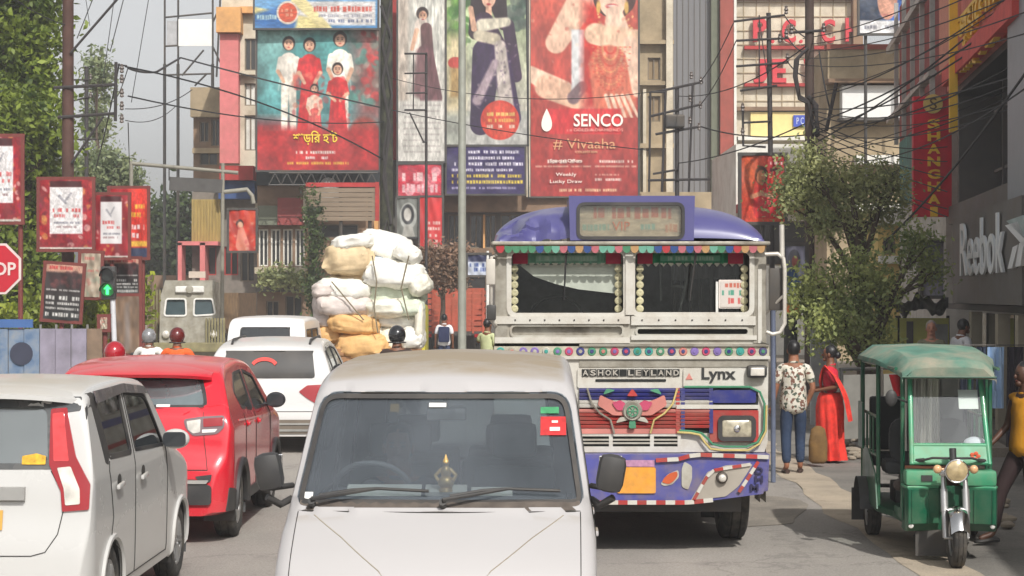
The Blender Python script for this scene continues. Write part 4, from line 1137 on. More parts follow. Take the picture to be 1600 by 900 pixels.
	# destination box
	x0, z0 = q(890, 380); x1, z1 = q(1082, 307)
	sx0, sz0 = q(904, 371); sx1, sz1 = q(1064, 321)
	hole = round_poly([(sx0, sz0), (sx1, sz0), (sx1, sz1), (sx0, sz1)], .05)
	bxn = MB(); bxn.prism([(x0, z0 + .02), (x1, z0 + .02), (x1, z1), (x0, z1)], -.06, .75)
	dbx = bxn.build('destination_box', purple, root)
	plate('box_front', [(x0, z0 + .02), (x1, z0 + .02), (x1 + .01, z1), (x0 - .01, z1)], purple, dbx, -.12, .05, [hole])
	plate('box_gasket', offset_poly(hole, .022), M_SEAL, dbx, -.13, .02, [offset_poly(hole, -.006)])
	c = Canvas(150, 48, (176, 160, 134)); c.streak(.12, 5, 12)
	c.line_text(.04, .50, .27, .34, (176, 84, 50), 4); c.line_text(.54, .97, .27, .34, (176, 84, 50), 5)
	c.line_text(.05, .30, .68, .2, (120, 160, 140), 6); c.line_text(.52, .78, .66, .2, (120, 158, 142), 7); c.line_text(.83, .97, .7, .26, (190, 130, 96), 8); c.streak(.1, 8, 30)
	c.mesh('destination_print', sx1 - sx0 + .02, sz1 - sz0 + .02, dbx, T((sx0 + sx1) / 2, -.07, (sz0 + sz1) / 2))
	text_mesh('VIP', .11, 'lettering', mat('faded_orange', rgb(196, 104, 60), .7), dbx, T(sx0 + .36, -.078, sz0 + .09))
	mb = MB(); mb.box((sx0 / 2 + sx1 / 2, -.095, sz0 / 2 + sz1 / 2), (sx1 - sx0, .004, sz1 - sz0)); mb.build('box_glass', glass_mat('dusty_glass', (.95, .95, .92), .03, film=(.5, .46, .38), film_amt=.08), dbx)
	# ---- front wall
	Lw = round_poly(Q([(797, 491), (976, 491), (976, 393), (797, 393)]), .06)
	Rw_ = round_poly(Q([(990, 490), (1173, 490), (1173, 393), (990, 393)]), .06)
	slotL = round_poly(Q([(800, 524), (972, 524), (972, 510), (800, 510)]), .035)
	slotR = round_poly(Q([(996, 522), (1168, 522), (1168, 514), (996, 514)]), .02)
	plate('front_frame', Q([(773, 537), (1197, 537), (1197, 384), (773, 384)]), cream, root, 0, .08, [Lw, Rw_, slotL, slotR])
	for hole in (Lw, Rw_):
		plate('windscreen_trim', offset_poly(hole, .03), white, root, -.018, .03, [offset_poly(hole, -.012)])
	for hole in (slotL, slotR):
		plate('slot_trim', offset_poly(hole, .02), cream, root, -.014, .02, [hole])
		ps = MB(); a = np.array(hole); ps.box((a[:, 0].mean(), .05, a[:, 1].mean()), (np.ptp(a[:, 0]), .02, np.ptp(a[:, 1]))); ps.build('slot_backing', alu if hole is slotL else dark, root)
	for k, (hole) in enumerate((Lw, Rw_)):
		a = np.array(hole); cx, cz = a[:, 0].mean(), a[:, 1].mean()
		g = MB(); g.box((cx, .165, cz), (np.ptp(a[:, 0]) + .04, .006, np.ptp(a[:, 1]) + .04))
		gl = g.build('windscreen', glass_mat('bus_glass', (.74, .76, .74), .012, film=(.3, .3, .26), film_amt=.015), root)
	# stepped rails and centre mullion
	for (pts, m, y, th) in [
		(bx(773, 494, 984, 506), white, -.03, .03), (bx(986, 494, 1180, 508), white, -.03, .03),
		(bx(773, 527, 984, 536), white, -.022, .022), (bx(986, 524, 1182, 531), white, -.022, .022),
		(bx(977, 386, 989, 492), white, -.035, .035), (bx(774, 386, 793, 536), alu, -.012, .012), (bx(1177, 386, 1197, 536), alu, -.012, .012),
		(bx(1184, 420, 1190, 536), white, -.02, .009), (bx(905, 537, 1200, 541), alu, -.05, .07), (bx(770, 556, 1202, 561), white, -.05, .07)]:
		plate('trim_rail', pts, m, root, y, th)
	rv = MB(); rv.ell((0, 0, 0), (.008, .006, .008), 8, 5); rme = rv.build('rivet', M_DARKMETAL, root, smooth=60)
	xs = [805 + 23 * i for i in range(8)] + [1003 + 26 * i for i in range(7)]
	for i, px in enumerate(xs):
		x, z = q(px, 500); o = rme if i == 0 else rme.copy()
		if i: COL.objects.link(o)
		o.parent = root; o.location = (x, -.034, z)
	# decorated band with medallions
	c = Canvas(300, 14, (176, 168, 150)); c.streak(.1, 2, 40)
	plate('medallion_band', bx(772, 541, 1201, 557), mat('band_stone', rgb(172, 166, 148), .6, var=.2, scale=20), root, -.03, .03)
	cols = [green, blue, salmon, pink, mat('teal_paint', rgb(60, 150, 140), .5, var=.2), cream, mat('violet_paint', rgb(120, 100, 160), .5, var=.2)]
	rd = random.Random(5)
	for i in range(24):
		px = 782 + i * 17.8; x, z = q(px, 549)
		mb = MB(); mb.cyl((x, -.03, z), (x, -.043, z), .037, .03, 14); o = mb.build('medallion', rd.choice(cols), root, smooth=30)
		mb = MB(); mb.cyl((x, -.042, z), (x, -.05, z), .018, .014, 10); mb.build('medallion_centre', rd.choice(cols), o)
	# lower front: panels
	ymid = -.02
	plate('front_apron', Q([(772, 561), (1200, 561), (1199, 690), (1194, 706), (772, 706)]), white, root, ymid, .08)
	plate('grey_strip', bx(905, 562, 1199, 573), alu, root, -.032, .012)
	plate('bonnet_panel', round_poly(bx(902, 575, 1063, 606), .02), white, root, -.04, .02)
	plate('bonnet_panel', round_poly(bx(1067, 575, 1160, 605), .02), white, root, -.04, .02)
	plate('slot', round_poly(bx(930, 592, 1040, 596), .008), dark, root, -.046, .012)
	# maker's lettering in black cells
	n_ = 13; word = 'ASHOK LEYLAND'
	for i in range(n_):
		xa = 909 + (1062 - 909) * i / n_; xb = 909 + (1062 - 909) * (i + 1) / n_ - 1
		plate('letter_cell', bx(xa, 576.5, xb, 587.5), dark, root, -.05, .01)
		if word[i] != ' ': text_mesh(word[i], .07, 'letter', mat('letter_silver', rgb(176, 170, 160), .4, .3), root, T(q((xa + xb) / 2, 582)[0], -.056, q(0, 582)[1]), bold=.002, width=.047, height=.048)
	text_mesh('Lynx', .17, 'badge_lettering', mat('badge_black', (.03, .03, .03), .4), root, T(*[q(1122, 586)[0], -.046, q(1122, 586)[1]]), bold=.004, width=.29, height=.13)
	e = MB(); x, z = q(1076, 589); e.prism([(x - .03, z - .02), (x + .03, z - .02), (x, z + .035)], -.046, -.04); e.build('badge_emblem', salmon, root)
	x, z = q(1181, 580); lb = MB(); lb.box((x, -.06, z), (.17, .09, .11), None, .03); lo = lb.build('side_lamp', M_DARKMETAL, root, smooth=40)
	lb = MB(); lb.box((x, -.11, z), (.12, .02, .07), None, .01); lb.build('lamp_glass', M_CLEAR_LENS, lo)
	# grille
	plate('grille_backing', round_poly(Q([(905, 697), (1062, 697), (1062, 676), (1113, 676), (1113, 640), (1184, 640), (1184, 612), (1176, 606), (905, 606)]), .01), dark, root, -.024, .01)
	rows = [(609, blue), (615, blue), (621, blue), (627, white), (633, white), (641, salmon), (647, red), (653, red), (659, red), (665, red)]
	for py, m in rows:
		mb = MB(); xa, z = q(905, py); xb = q(1108 if py > 636 else 1112, py)[0]
		mb.box(((xa + xb) / 2, -.045, z), (xb - xa, .035, .020 if m is not white else .024), Matrix.Rotation(R(20), 4, 'X')); mb.build('grille_slat', m, root)
	for px in (1058, 1066, 1110):
		plate('grille_post', bx(px - 3, 606, px + 3, 676), blue if px > 1060 else red, root, -.062, .03)
	plate('blue_panel', round_poly(bx(1113, 609, 1180, 629), .02), blue, root, -.05, .02)
	plate('white_stripe', bx(1056, 632, 1184, 638), white, root, -.066, .02)
	plate('silver_rail', bx(905, 669, 1063, 677), salmon, root, -.055, .03)
	hlh = round_poly(bx(1125, 653, 1175, 684), .03)
	plate('lamp_surround', round_poly(Q([(1108, 690), (1184, 690), (1184, 640), (1060, 640), (1060, 650), (1108, 660)]), .015), red, root, -.052, .02, [hlh])
	plate('lamp_bezel', offset_poly(hlh, .025), M_BLACK, root, -.075, .035, [offset_poly(hlh, -.012)])
	a = np.array(hlh); cx, cz = a[:, 0].mean(), a[:, 1].mean()
	hl = MB(); rr = []
	for t in (1, .96, .8, .4, .02): rr.append([Vector((cx + (x - cx) * t, -.055 - .03 * math.sqrt(1 - t * t), cz + (z - cz) * t)) for x, z in hlh])
	hl.loft(rr, True, True); hlo = hl.build('headlight', mat('bus_lens', rgb(176, 168, 146), .2, .1, var=.3, scale=22, coat=.6), root, smooth=50)
	bb = MB(); bb.ell((cx, -.09, cz), (.03, .012, .03)); bb.build('bulb', M_CHROME, hlo)
	# curved painted ribbon round the lamp
	for (m, dy, off) in ((green, 0, 0), (yellow, 5, .004)):
		pts = [(1060, 672), (1080, 673), (1095, 676), (1104, 684 + dy), (1112, 693 + dy), (1130, 697 + dy * .6), (1165, 697 + dy * .6), (1182, 690), (1192, 670), (1193, 630), (1186, 612), (1170, 604), (1068, 604)]
		if m is yellow: pts = [(p[0] - (3 if p[0] < 1150 else -3), p[1] + 2.5) for p in pts[:10]]
		P3 = [(q(*p)[0], -.06 - off, q(*p)[1]) for p in pts]
		mb = MB(); mb.tube(P3, .010, 6); mb.build('painted_ribbon', m, root, smooth=60)
	# lower vents in a white frame
	vf = bx(905, 676, 1063, 706); hs = [bx(928 + k, 681, 950 + k2, 697) for k, k2 in ((0, 0), (29, 64), (93, 108))]
	hs = [bx(910, 681, 951, 697), bx(957, 681, 1015, 697), bx(1021, 681, 1058, 697)]
	plate('vent_frame', vf, white, root, -.05, .03, hs)
	for hh in hs:
		a = np.array(hh); plate('vent_back', hh, dark, root, -.03, .004)
		for t in (.33, .66):
			z = a[0][1] + (a[2][1] - a[0][1]) * t; mb = MB(); mb.box((a[:, 0].mean(), -.04, z), (np.ptp(a[:, 0]), .02, .014)); mb.build('vent_slat', cream, root)
	# lotus emblem
	em = thing('grille_emblem', None, None); em.parent = root
	def pt(poly, m, y, nm='petal'): return plate(nm, round_poly(Q(poly), .02), m, em, y, .014)
	for sg in (-1, 1):
		X = lambda v: 987 + sg * v
		f = lambda pl: pl if sg > 0 else pl[::-1]
		pt(f([(X(4), 648), (X(30), 648), (X(54), 632), (X(50), 616), (X(38), 622), (X(18), 630)]), salmon, -.085)
		pt(f([(X(8), 640), (X(24), 640), (X(32), 628), (X(18), 624), (X(10), 630)]), pink, -.10)
		pt(f([(X(34), 612), (X(46), 616), (X(40), 606), (X(26), 609)]), green, -.095)
		mb = MB(); mb.tube([(q(X(70), 606)[0], -.08, q(0, 606)[1]), (q(X(63), 630)[0], -.08, q(0, 630)[1]), (q(X(50), 645)[0], -.08, q(0, 645)[1]), (q(X(34), 655)[0], -.08, q(0, 655)[1]), (q(X(28), 676)[0], -.08, q(0, 676)[1])], .009, 6)
		mb.build('scroll', yellow if sg > 0 else alu, em, smooth=50)
		pt(f([(X(6), 655), (X(26), 660), (X(20), 651), (X(8), 650)]), cream, -.095)
	pt([(978, 618), (996, 618), (987, 606)], red, -.1); pt([(981, 668), (993, 668), (991, 654), (983, 654)], green, -.1)
	x, z = q(987, 641); mb = MB(); mb.lathe([(-.125, .001), (-.125, .035), (-.11, .05), (-.115, .075), (-.10, .085), (-.08, .085)], (x, 0, z), 'y', 24); mb.build('boss', alu, em, smooth=30)
	tr = mb = MB(); mb.tube([(x + .045 * math.cos(t), -.13, z + .045 * math.sin(t)) for t in np.linspace(0, 2 * PI, 20)[:-1]], .006, 5, True);
	for t in (0, PI / 3, 2 * PI / 3): mb.tube([(x - .045 * math.cos(t), -.13, z - .045 * math.sin(t)), (x + .045 * math.cos(t), -.13, z + .045 * math.sin(t))], .005, 5)
	mb.build('boss_ring', green, em)
	# bumper
	bp = Q([(905, 782), (1075, 783), (1188, 768), (1196, 742), (1198, 707), (905, 707)])
	def bpm(poly, m, nm, y=-.2, th=.012, holes=()): return plate(nm, poly, m, root, y, th, holes)
	# shaped bumper: curved in plan at its right end
	lft = Q([(772, 782), (905, 782), (905, 707), (772, 707)])
	plate('bumper', Q([(772, 782), (905, 782), (1075, 783), (1188, 768), (1196, 742), (1198, 707), (772, 707)]), bumperblue, root, -.18, .22)
	tap = MB(); x, z0_ = q(772, 707); tap.box((1.11, .04, z0_ - .17), (.10, .42, .3), None, .03); tap.build('bumper_end', bumperblue, root, smooth=40)
	bpm(round_poly(bx(962, 727, 1022, 767), .02), mat('orange_plate', rgb(222, 152, 52), .5, var=.12, scale=18, dirt=rgb(190, 140, 90), dirt_amt=.4, dscale=14), 'number_plate', -.196, .016)
	bpm(bx(962, 716, 1020, 726), mat('faded_pink', rgb(176, 130, 160), .6, var=.3, scale=25), 'plate_header', -.19, .01)
	eye = [(1031, 750), (1036, 742), (1044, 736), (1055, 733), (1056, 740), (1050, 748), (1042, 753)]
	bpm(round_poly(Q([(1029, 753), (1040, 738), (1057, 731), (1058, 742), (1048, 753), (1036, 756)]), .02), cream, 'eye_white', -.188, .008)
	bpm(round_poly(Q(eye), .02), mat('eye_orange', rgb(196, 90, 48), .5), 'painted_eye', -.194, .008)
	bpm(round_poly(Q([(1062, 757), (1072, 762), (1078, 745), (1078, 725), (1066, 718), (1062, 730)]), .02), cream, 'scroll_motif', -.190, .01)
	bpm(round_poly(Q([(1076, 778), (1130, 772), (1150, 756), (1172, 722), (1130, 724), (1102, 734)]), .02), mat('silver_panel', rgb(176, 168, 156), .45, .3, var=.1), 'silver_panel', -.190, .01)
	x, z = q(1124, 743); mb = MB(); mb.lathe([(-.235, .001), (-.235, .03), (-.225, .046), (-.19, .052)], (x, 0, z), 'y', 20); fo = mb.build('fog_lamp', M_DARKMETAL, root, smooth=40)
	mb = MB(); mb.ell((x, -.235, z), (.034, .02, .034)); mb.build('lamp_glass', M_CLEAR_LENS, fo, smooth=60)
	def striped(pts, seg, w_=.028):
		L_ = [Vector((q(*p)[0], 0, q(*p)[1])) for p in pts]; d = [0]
		for i in range(1, len(L_)): d.append(d[-1] + (L_[i] - L_[i - 1]).length)
		n = max(2, int(d[-1] / seg))
		for k in range(n):
			a, b = d[-1] * k / n, d[-1] * (k + 1) / n
			def at(t):
				for i in range(1, len(d)):
					if t <= d[i] + 1e-9: return L_[i - 1].lerp(L_[i], (t - d[i - 1]) / max(1e-6, d[i] - d[i - 1]))
				return L_[-1]
			pa, pb = at(a), at(b); n_2 = Vector((-(pb - pa).z, 0, (pb - pa).x)).normalized() * w_ / 2
			mb = MB(); y = -.207
			vs = [pa - n_2, pb - n_2, pb + n_2, pa + n_2]
			mb.prism([(v.x, v.z) for v in vs], y, y + .012); mb.build('bumper_stripe', red if k % 2 == 0 else white, root)
	striped([(905, 781), (1072, 781), (1110, 777)], .075, .036)
	striped([(1022, 716), (1060, 714), (1080, 707), (1196, 711)], .09, .034)
	striped([(1080, 778), (1100, 742), (1112, 731), (1168, 722)], .07, .026)
	striped([(1150, 765), (1160, 750), (1180, 718)], .06, .028)
	for ch, py in (('O', 735), ('H', 748), ('M', 761)):
		x, z = q(1181 if ch != 'M' else 1174, py - 3); text_mesh(ch, .08, 'painted_letter', mat('paint_navy', rgb(40, 36, 70), .6), root, T(x, -.197, z), bold=.003, width=.07, height=.06)
	# underside and wheels
	mb = MB(); mb.box((0, .1, .42), (1.9, .12, .16)); mb.cyl((-.8, .98, .46), (.8, .98, .46), .07, n=10); mb.box((0, 3, .5), (.5, 5, .16)); mb.build('chassis', M_DARKMETAL, root)
	mb = MB(); mb.box((-.2, .55, .5), (.5, .5, .4), None, .05); mb.build('engine_sump', dark, root)
	for sx in (-1, 1):
		for y in (.98, 6.6): make_wheel(root, sx * 1.09, y, .47, .24, style='dark')
	for sx in (-1, 1):
		fl = MB(); fl.box((sx * .93, 1.62, .32), (.34, .015, .42)); fl.build('mud_flap', M_BLACK, root)
	# fringe of coloured flaps under the drip rail
	fm = [mat('flap_' + n, c_, .8, var=.15) for n, c_ in (('red', rgb(170, 56, 62)), ('green', rgb(72, 128, 96)), ('blue', rgb(50, 76, 130)), ('ochre', rgb(178, 140, 96)), ('aqua', rgb(104, 160, 140)), ('rose', rgb(176, 100, 108)))]
	fl = MB(); fl.prism([(-.034, .03), (.034, .03), (.034, .004), (.02, -.022), (.0, -.03), (-.02, -.022), (-.034, .004)], -.004, .004)
	base = {}
	for i in range(34):
		px = 782 + i * 12.25; x, z = q(px, 390.5); m = fm[rd.randrange(len(fm))]
		if m.name not in base:
			o = MB(); o.prism([(-.034, .03), (.034, .03), (.034, .004), (.02, -.022), (.0, -.03), (-.02, -.022), (-.034, .004)], -.004, .004); base[m.name] = o = o.build('fringe_flap', m, root)
		else:
			o = base[m.name].copy(); COL.objects.link(o)
		o.parent = root; o.location = (x, -.12, z); o.rotation_euler = (R(6), R(rd.uniform(-6, 6)), R(rd.uniform(-8, 8)))
	vl = MB(); xa, z = q(778, 385); vl.box((0, -.085, z + .005), (2.3, .008, .03)); vl.build('fringe_tape', fm[3], root)
	# inside: valances, garlands, reflection sheet, sign, rails, seats
	for (a_, b_, strong) in ((800, 972, 0), (996, 1164, 1)):
		xa, z1_ = q(a_, 395); xb, z0_ = q(b_, 412)
		mb = MB(); n = 40; mb.loft([[Vector((xa + (xb - xa) * i / n, .10 + .012 * math.sin(i * 1.7), z)) for i in range(n + 1)] for z in (z0_, z1_)], closed=False, cap=False)
		vo = mb.build('valance', mat('valance_green' if strong else 'valance_pale', rgb(18, 110, 72) if strong else rgb(92, 140, 116), .8, var=.3, scale=12), root, smooth=60)
		for xe in (xa + .07, xb - .07):
			mb = MB(); mb.box((xe, .085, (z0_ + z1_) / 2), (.13, .01, z1_ - z0_)); mb.build('valance_end', mat('valance_red', rgb(150, 30, 58), .8), vo)
		c = Canvas(90, 10, (70, 140, 108) if strong else (120, 160, 138)); c.line_text(.05, .95, .5, .7, (150, 176, 156), 3 + strong)
		c.mesh('valance_print', (xb - xa) * .56, (z1_ - z0_) * .55, vo, T((xa + xb) / 2, .082, (z0_ + z1_) / 2))
		for i in range(14):
			x = xa + (xb - xa) * (i + .5) / 14; mb = MB(); mb.prism([(x - .03, z0_ + .008), (x + .03, z0_ + .008), (x, z0_ - .026)], .092, .097); mb.build('valance_lace', mat('lace', rgb(165, 165, 150), .8), vo)
	for px in (804, 967, 1001, 1165):
		gx = None
		for k in range(6):
			x, z = q(px, 420 + k * 12.5); mb = MB(); mb.lathe([(-.006, .001), (-.008, .018), (-.003, .032), (.004, .034), (.006, .001)], (x, .088, z), 'y', 10)
			o = mb.build('garland_disc', mat('garland', rgb(180, 174, 140), .6, var=.2), root)
		x, z = q(px, 418); x2, z2 = q(px, 486); mb = MB(); mb.tube([(x, .09, z), (x, .09, z2)], .008, 5); mb.build('garland_cord', mat('garland', 0), root)
	bl = Q([(812, 414), (835, 432), (870, 444), (905, 452), (975, 460), (975, 412)])
	plate('sky_reflection', bl, mat('reflection_grey', rgb(172, 178, 166), .8, var=.12, scale=8), root, .135, .006)  # added grey sheet imitating the sky reflected in the left pane
	dk = MB(); dk.box((0, .35, 1.80), (2.1, .5, .22), None, .04); dk.build('dashboard', mat('bus_dash', (.035, .04, .04), .7), root, smooth=40)
	sg = plate('route_board', round_poly(bx(1125, 437, 1168, 482), .01), mat('board_white', rgb(224, 214, 206), .6, var=.05), root, .10, .006)
	c = Canvas(60, 60, (222, 212, 204)); c.line_text(.2, .85, .17, .2, (205, 110, 90), 2); c.line_text(.08, .92, .45, .22, (86, 160, 136), 3); c.line_text(.08, .92, .76, .24, (210, 96, 92), 4)
	xa, za = q(1125, 482); xb, zb_ = q(1168, 437); c.mesh('board_print', (xb - xa) * .9, (zb_ - za) * .9, sg, T((xa + xb) / 2, .093, (za + zb_) / 2))
	hp = MB(); x, z = q(1122, 440); hp.cyl((x, .1, z), (x, .1, q(0, 492)[1]), .012, n=6); hp.build('board_post', M_WHITE, root)
	for pts in ([(1088, 400), (1087, 435), (1075, 488)], [(1062, 446), (1084, 447)], [(1044, 402), (1044, 470)]):
		mb = MB(); mb.tube([(q(*p)[0], .8, q(*p)[1]) for p in pts], .014, 6); mb.build('grab_rail', M_STEEL, root)
	stw = MB(); c0 = Vector((-.62, .62, 1.98)); stw.tube([c0 + Vector((.24 * math.cos(t), .10 * math.sin(t), .20 * math.sin(t))) for t in np.linspace(0, 2 * PI, 24)[:-1]], .016, 6, True)
	stw.cyl(c0, c0 + Vector((0, -.15, -.5)), .025, n=8); stw.cyl(c0 - Vector((.23, 0, 0)), c0 + Vector((.23, 0, 0)), .012, n=6); stw.build('steering_wheel', M_BLACK, root)
	for r_ in range(6):
		for sx in (-.78, -.38, .38, .78):
			mb = MB(); mb.box((sx, 1.6 + r_ * 1.1, 1.55), (.38, .1, .75), Matrix.Rotation(R(-8), 4, 'X'), .03); mb.box((sx, 1.38 + r_ * 1.1, 1.2), (.38, .42, .1), None, .03)
			mb.build('passenger_seat', mat('bus_seat', rgb(70, 46, 40), .8, var=.2), root, smooth=40)
	mb = MB(); mb.box((-.6, 1.15, 1.5), (.48, .12, .8), None, .05); mb.build('driver_seat', mat('bus_seat', 0), root, smooth=40)
	# wipers
	for px in (884, 1086):
		x, z = q(px, 395); x2, z2 = q(px - (3 if px < 1000 else 8), 470); mb = MB(); mb.tube([(x, -.03, z + .02), (x, -.06, z - .02), (x2, .02, z2)], [.012, .01, .006], 5); mb.build('wiper', M_BLACK, root)
	# mirrors
	mr = MB(); pts = [(1192, 398), (1212, 397), (1221, 404), (1223, 420), (1223, 505), (1216, 519), (1204, 522), (1194, 518)]
	mr.tube([(q(*p)[0], -.12, q(*p)[1]) for p in pts], .018, 8); mr.tube([(q(1219, 352)[0], -.1, q(0, 352)[1]), (q(1219, 402)[0], -.12, q(0, 402)[1])], .022, 8)
	mr.tube([(q(1223, 460)[0], -.12, q(0, 460)[1]), (q(1196, 480)[0], 0, q(0, 490)[1])], .012, 6)
	mo = mr.build('mirror_bracket', mat('bracket_white', rgb(205, 200, 190), .4, .2, dirt=rgb(120, 100, 80), dirt_amt=.4), root, smooth=60)
	mm = MB(); x, z = q(1207, 452); mm.box((x + .02, -.06, z), (.12, .03, .36), None, .012); mm.build('mirror_head', M_DARKMETAL, mo, smooth=40)
	ml = MB(); ml.tube([(q(775, 400)[0], -.02, q(0, 400)[1]), (q(768, 402)[0], -.12, q(0, 402)[1]), (q(767, 500)[0], -.12, q(0, 500)[1]), (q(775, 508)[0], -.02, q(0, 508)[1])], .015, 8); mo = ml.build('mirror_bracket', mat('bracket_white', 0), root, smooth=60)
	mm = MB(); x, z = q(767, 425); mm.box((x, -.14, z), (.08, .04, .22), None, .015); mm.build('mirror_head', mat('bracket_white', 0), mo, smooth=40)
	mm = MB(); x, z = q(768, 488); mm.box((x, -.14, z), (.08, .04, .13), None, .015); mm.build('mirror_head', M_DARKMETAL, mo, smooth=40)
	return root
# =============================================================== E-RICKSHAW (forward is -y, origin under the front wheel)
def rickshaw():
	root = thing('green_rickshaw', 'green three-wheeled rickshaw with faded canopy, parked beside the pavement', 'rickshaw', (3.587, 15.5, 0), -.075)
	G = mat('rickshaw_green', rgb(10, 92, 64), .38, var=.15, dirt=rgb(110, 112, 92), dirt_amt=.4, dscale=4, coat=.3)
	GL = mat('rickshaw_light_green', rgb(70, 156, 116), .42, var=.15, dirt=rgb(150, 150, 120), dirt_amt=.4, dscale=5, coat=.2)
	GD = mat('rickshaw_dark_green', rgb(8, 74, 48), .5, var=.2)
	CAN = mat('canopy_cloth', rgb(86, 130, 114), .85, var=.25, dirt=rgb(158, 150, 132), dirt_amt=.95, dscale=2.2, bump=.3, bscale=14)
	# wheels
	make_wheel(root, .055, .22 - .22, .235, .11, style='steel')
	for sx in (-1, 1): make_wheel(root, sx * .50, 2.08, .235, .12, style='steel')
	ax = MB(); ax.cyl((-.45, 2.08, .235), (.45, 2.08, .235), .035, n=8); ax.ell((0, 2.08, .235), (.12, .1, .1)); ax.build('rear_axle', M_DARKMETAL, root, smooth=50)
	# fork, mudguard, handlebar, lamp
	fk = MB()
	for sx in (-1, 1):
		fk.tube([(sx * .085, .01, .235), (sx * .09, .06, .50), (sx * .085, .14, .78)], [.026, .026, .02], 10)
		fk.cyl((sx * .088, .05, .44), (sx * .086, .09, .62), .032, n=10)
	fk.box((0, .13, .74), (.24, .07, .03), None, .01); fk.cyl((-.1, 0, .235), (.1, 0, .235), .014, n=8)
	fk.build('front_fork', mat('fork_silver', (.6, .6, .6), .3, .8, dirt=(.25, .2, .15), dirt_amt=.4), root, smooth=50)
	mg = MB(); rg = []
	for a in np.linspace(R(20), R(150), 16):
		y, z = -.262 * math.cos(a), .235 + .262 * math.sin(a)
		rg.append([Vector((x, y * (1 - .06 * abs(x) / .07), z - .03 * (abs(x) / .07) ** 2)) for x in np.linspace(-.075, .075, 7)])
	mg.loft(rg, closed=False, cap=False); mgo = mg.build('mudguard', M_CHROME, root, smooth=60)
	fp = MB(); fp.box((-.11, .36, .165), (.34, .012, .25)); fp.build('mud_flap', mat('flap_rubber', (.06, .058, .055), .8, dirt=(.2, .17, .14), dirt_amt=.5), root)
	hb = MB(); hb.tube([(-.22, .27, .84), (-.16, .22, .86), (0, .20, .86), (.16, .22, .86), (.22, .27, .84)], .010, 8); hb.cyl((0, .15, .72), (0, .2, .94), .03, n=10); hb.build('handlebar', M_BLACK, root, smooth=60)
	for sx in (-1, 1):
		gp = MB(); gp.cyl((sx * .22, .27, .84), (sx * .28, .31, .83), .016, n=8); gp.build('hand_grip', M_BLACK, root)
	hl = MB(); hl.lathe([(.03, .001), (.02, .05), (-.02, .088), (-.06, .094), (-.075, .09)], (0, .05, .775), 'y', 24); ho = hl.build('headlight', M_BLACK, root, smooth=50)
	hl = MB(); hl.lathe([(-.075, .086), (-.09, .06), (-.098, .001)], (0, .05, .775), 'y', 24); hl.build('lamp_glass', mat('old_lens', rgb(190, 170, 130), .2, .1, var=.3, scale=18, coat=.6), ho, smooth=50)
	hl = MB(); hl.tube([(.09 * math.cos(t), -.026, .775 + .09 * math.sin(t)) for t in np.linspace(0, 2 * PI, 25)[:-1]], .007, 5, True); hl.build('lamp_ring', M_CHROME, ho)
	for sx in (-1, 1):
		il = MB(); il.cyl((sx * .09, .06, .78), (sx * .12, .06, .785), .01, n=6); il.ell((sx * .145, .04, .785), (.036, .03, .036)); il.build('indicator', mat('pale_amber', rgb(222, 176, 130), .3, coat=.4), root, smooth=60)
	# body pan: floor, front apron (two bulged panels around the fork), tray
	fl = MB(); fl.prism([(-.36, .36), (.36, .36), (.40, .9), (.49, 1.3), (.49, 2.45), (-.49, 2.45), (-.49, 1.3), (-.40, .9)], .30, .35, 'xy'); fl.build('floor', GD, root)
	for sx in (-1, 1):
		mb = MB(); rg = []
		for k in range(13):
			t = k / 12; x = sx * (.10 + .27 * min(1, t * 1.25));
			y = .26 + .03 * math.cos(PI * t) + (.0 if t < .8 else (t - .8) * 1.3)
			b = .03 * math.sin(PI * t)
			rg.append([Vector((x, y + .07, .25)), Vector((x, y - b * .6, .32)), Vector((x, y - b, .48)), Vector((x, y - b, .60)), Vector((x, y + .02, .615))])
		mb.loft(rg, closed=False, cap=False); a = mb.build('front_apron', G, root, smooth=30)
		rm = MB(); rm.tube([(r[4].x, r[4].y - .005, .615) for r in rg], .012, 6); rm.build('apron_rim', GL, a, smooth=60)
		for t in (3, 8):
			rb = MB(); rb.tube([tuple(Vector(v) + Vector((0, -.004, 0))) for v in rg[t][1:4]], .007, 5); rb.build('apron_rib', G, a)
		rf = MB(); rf.ell((sx * .33, .25, .30), (.022, .012, .022)); rf.build('reflector', M_WHITE, a)
	ap = MB(); ap.box((0, .36, .44), (.3, .02, .36)); ap.build('centre_panel', GD, root)
	tr = MB(); tr.box((-.22, .36, .69), (.30, .2, .13), None, .03); tr.build('glove_box', GL, root, smooth=40)
	tr = MB(); tr.box((.22, .36, .69), (.30, .2, .13), None, .03); tr.build('glove_box', GL, root, smooth=40)
	bz = MB(); bz.box((-.2, .255, .69), (.09, .01, .05)); bz.build('box_vent', M_BLACK, root)
	# windscreen assembly: leans back
	def W(x, t): return Vector((x * (1.0 - .08 * t), .30 + .34 * t, .80 + .77 * t))       # t 0 bottom .. 1 top
	fr = MB()
	for sx in (-1, 1): fr.tube([W(sx * .315, 0), W(sx * .315, .5), W(sx * .315, 1)], .022, 8)
	for t in (.02, .20, 1.0): fr.tube([W(-.315, t), W(.315, t)], .018, 8)
	fr.build('windscreen_frame', GL, root, smooth=50)
	mb = MB(); mb.loft([[W(x, t) + Vector((0, -.012, 0)) for x in np.linspace(-.31, .31, 9)] for t in (.02, .19)], closed=False, cap=False)
	mb.loft([[W(x, t) + Vector((0, .008, 0)) for x in np.linspace(-.31, .31, 9)] for t in (.02, .19)], closed=False, cap=False); lp = mb.build('lower_panel', GL, root)
	fl_ = MB()
	for k in range(5):
		a = 2 * PI * k / 5; c0 = W(.2 + .028 * math.cos(a), .09) + Vector((0, -.018, .024 * math.sin(a))); fl_.ell(c0, (.018, .004, .016))
	fl_.build('painted_flower', mat('flower_orange', rgb(214, 96, 62), .6), lp)
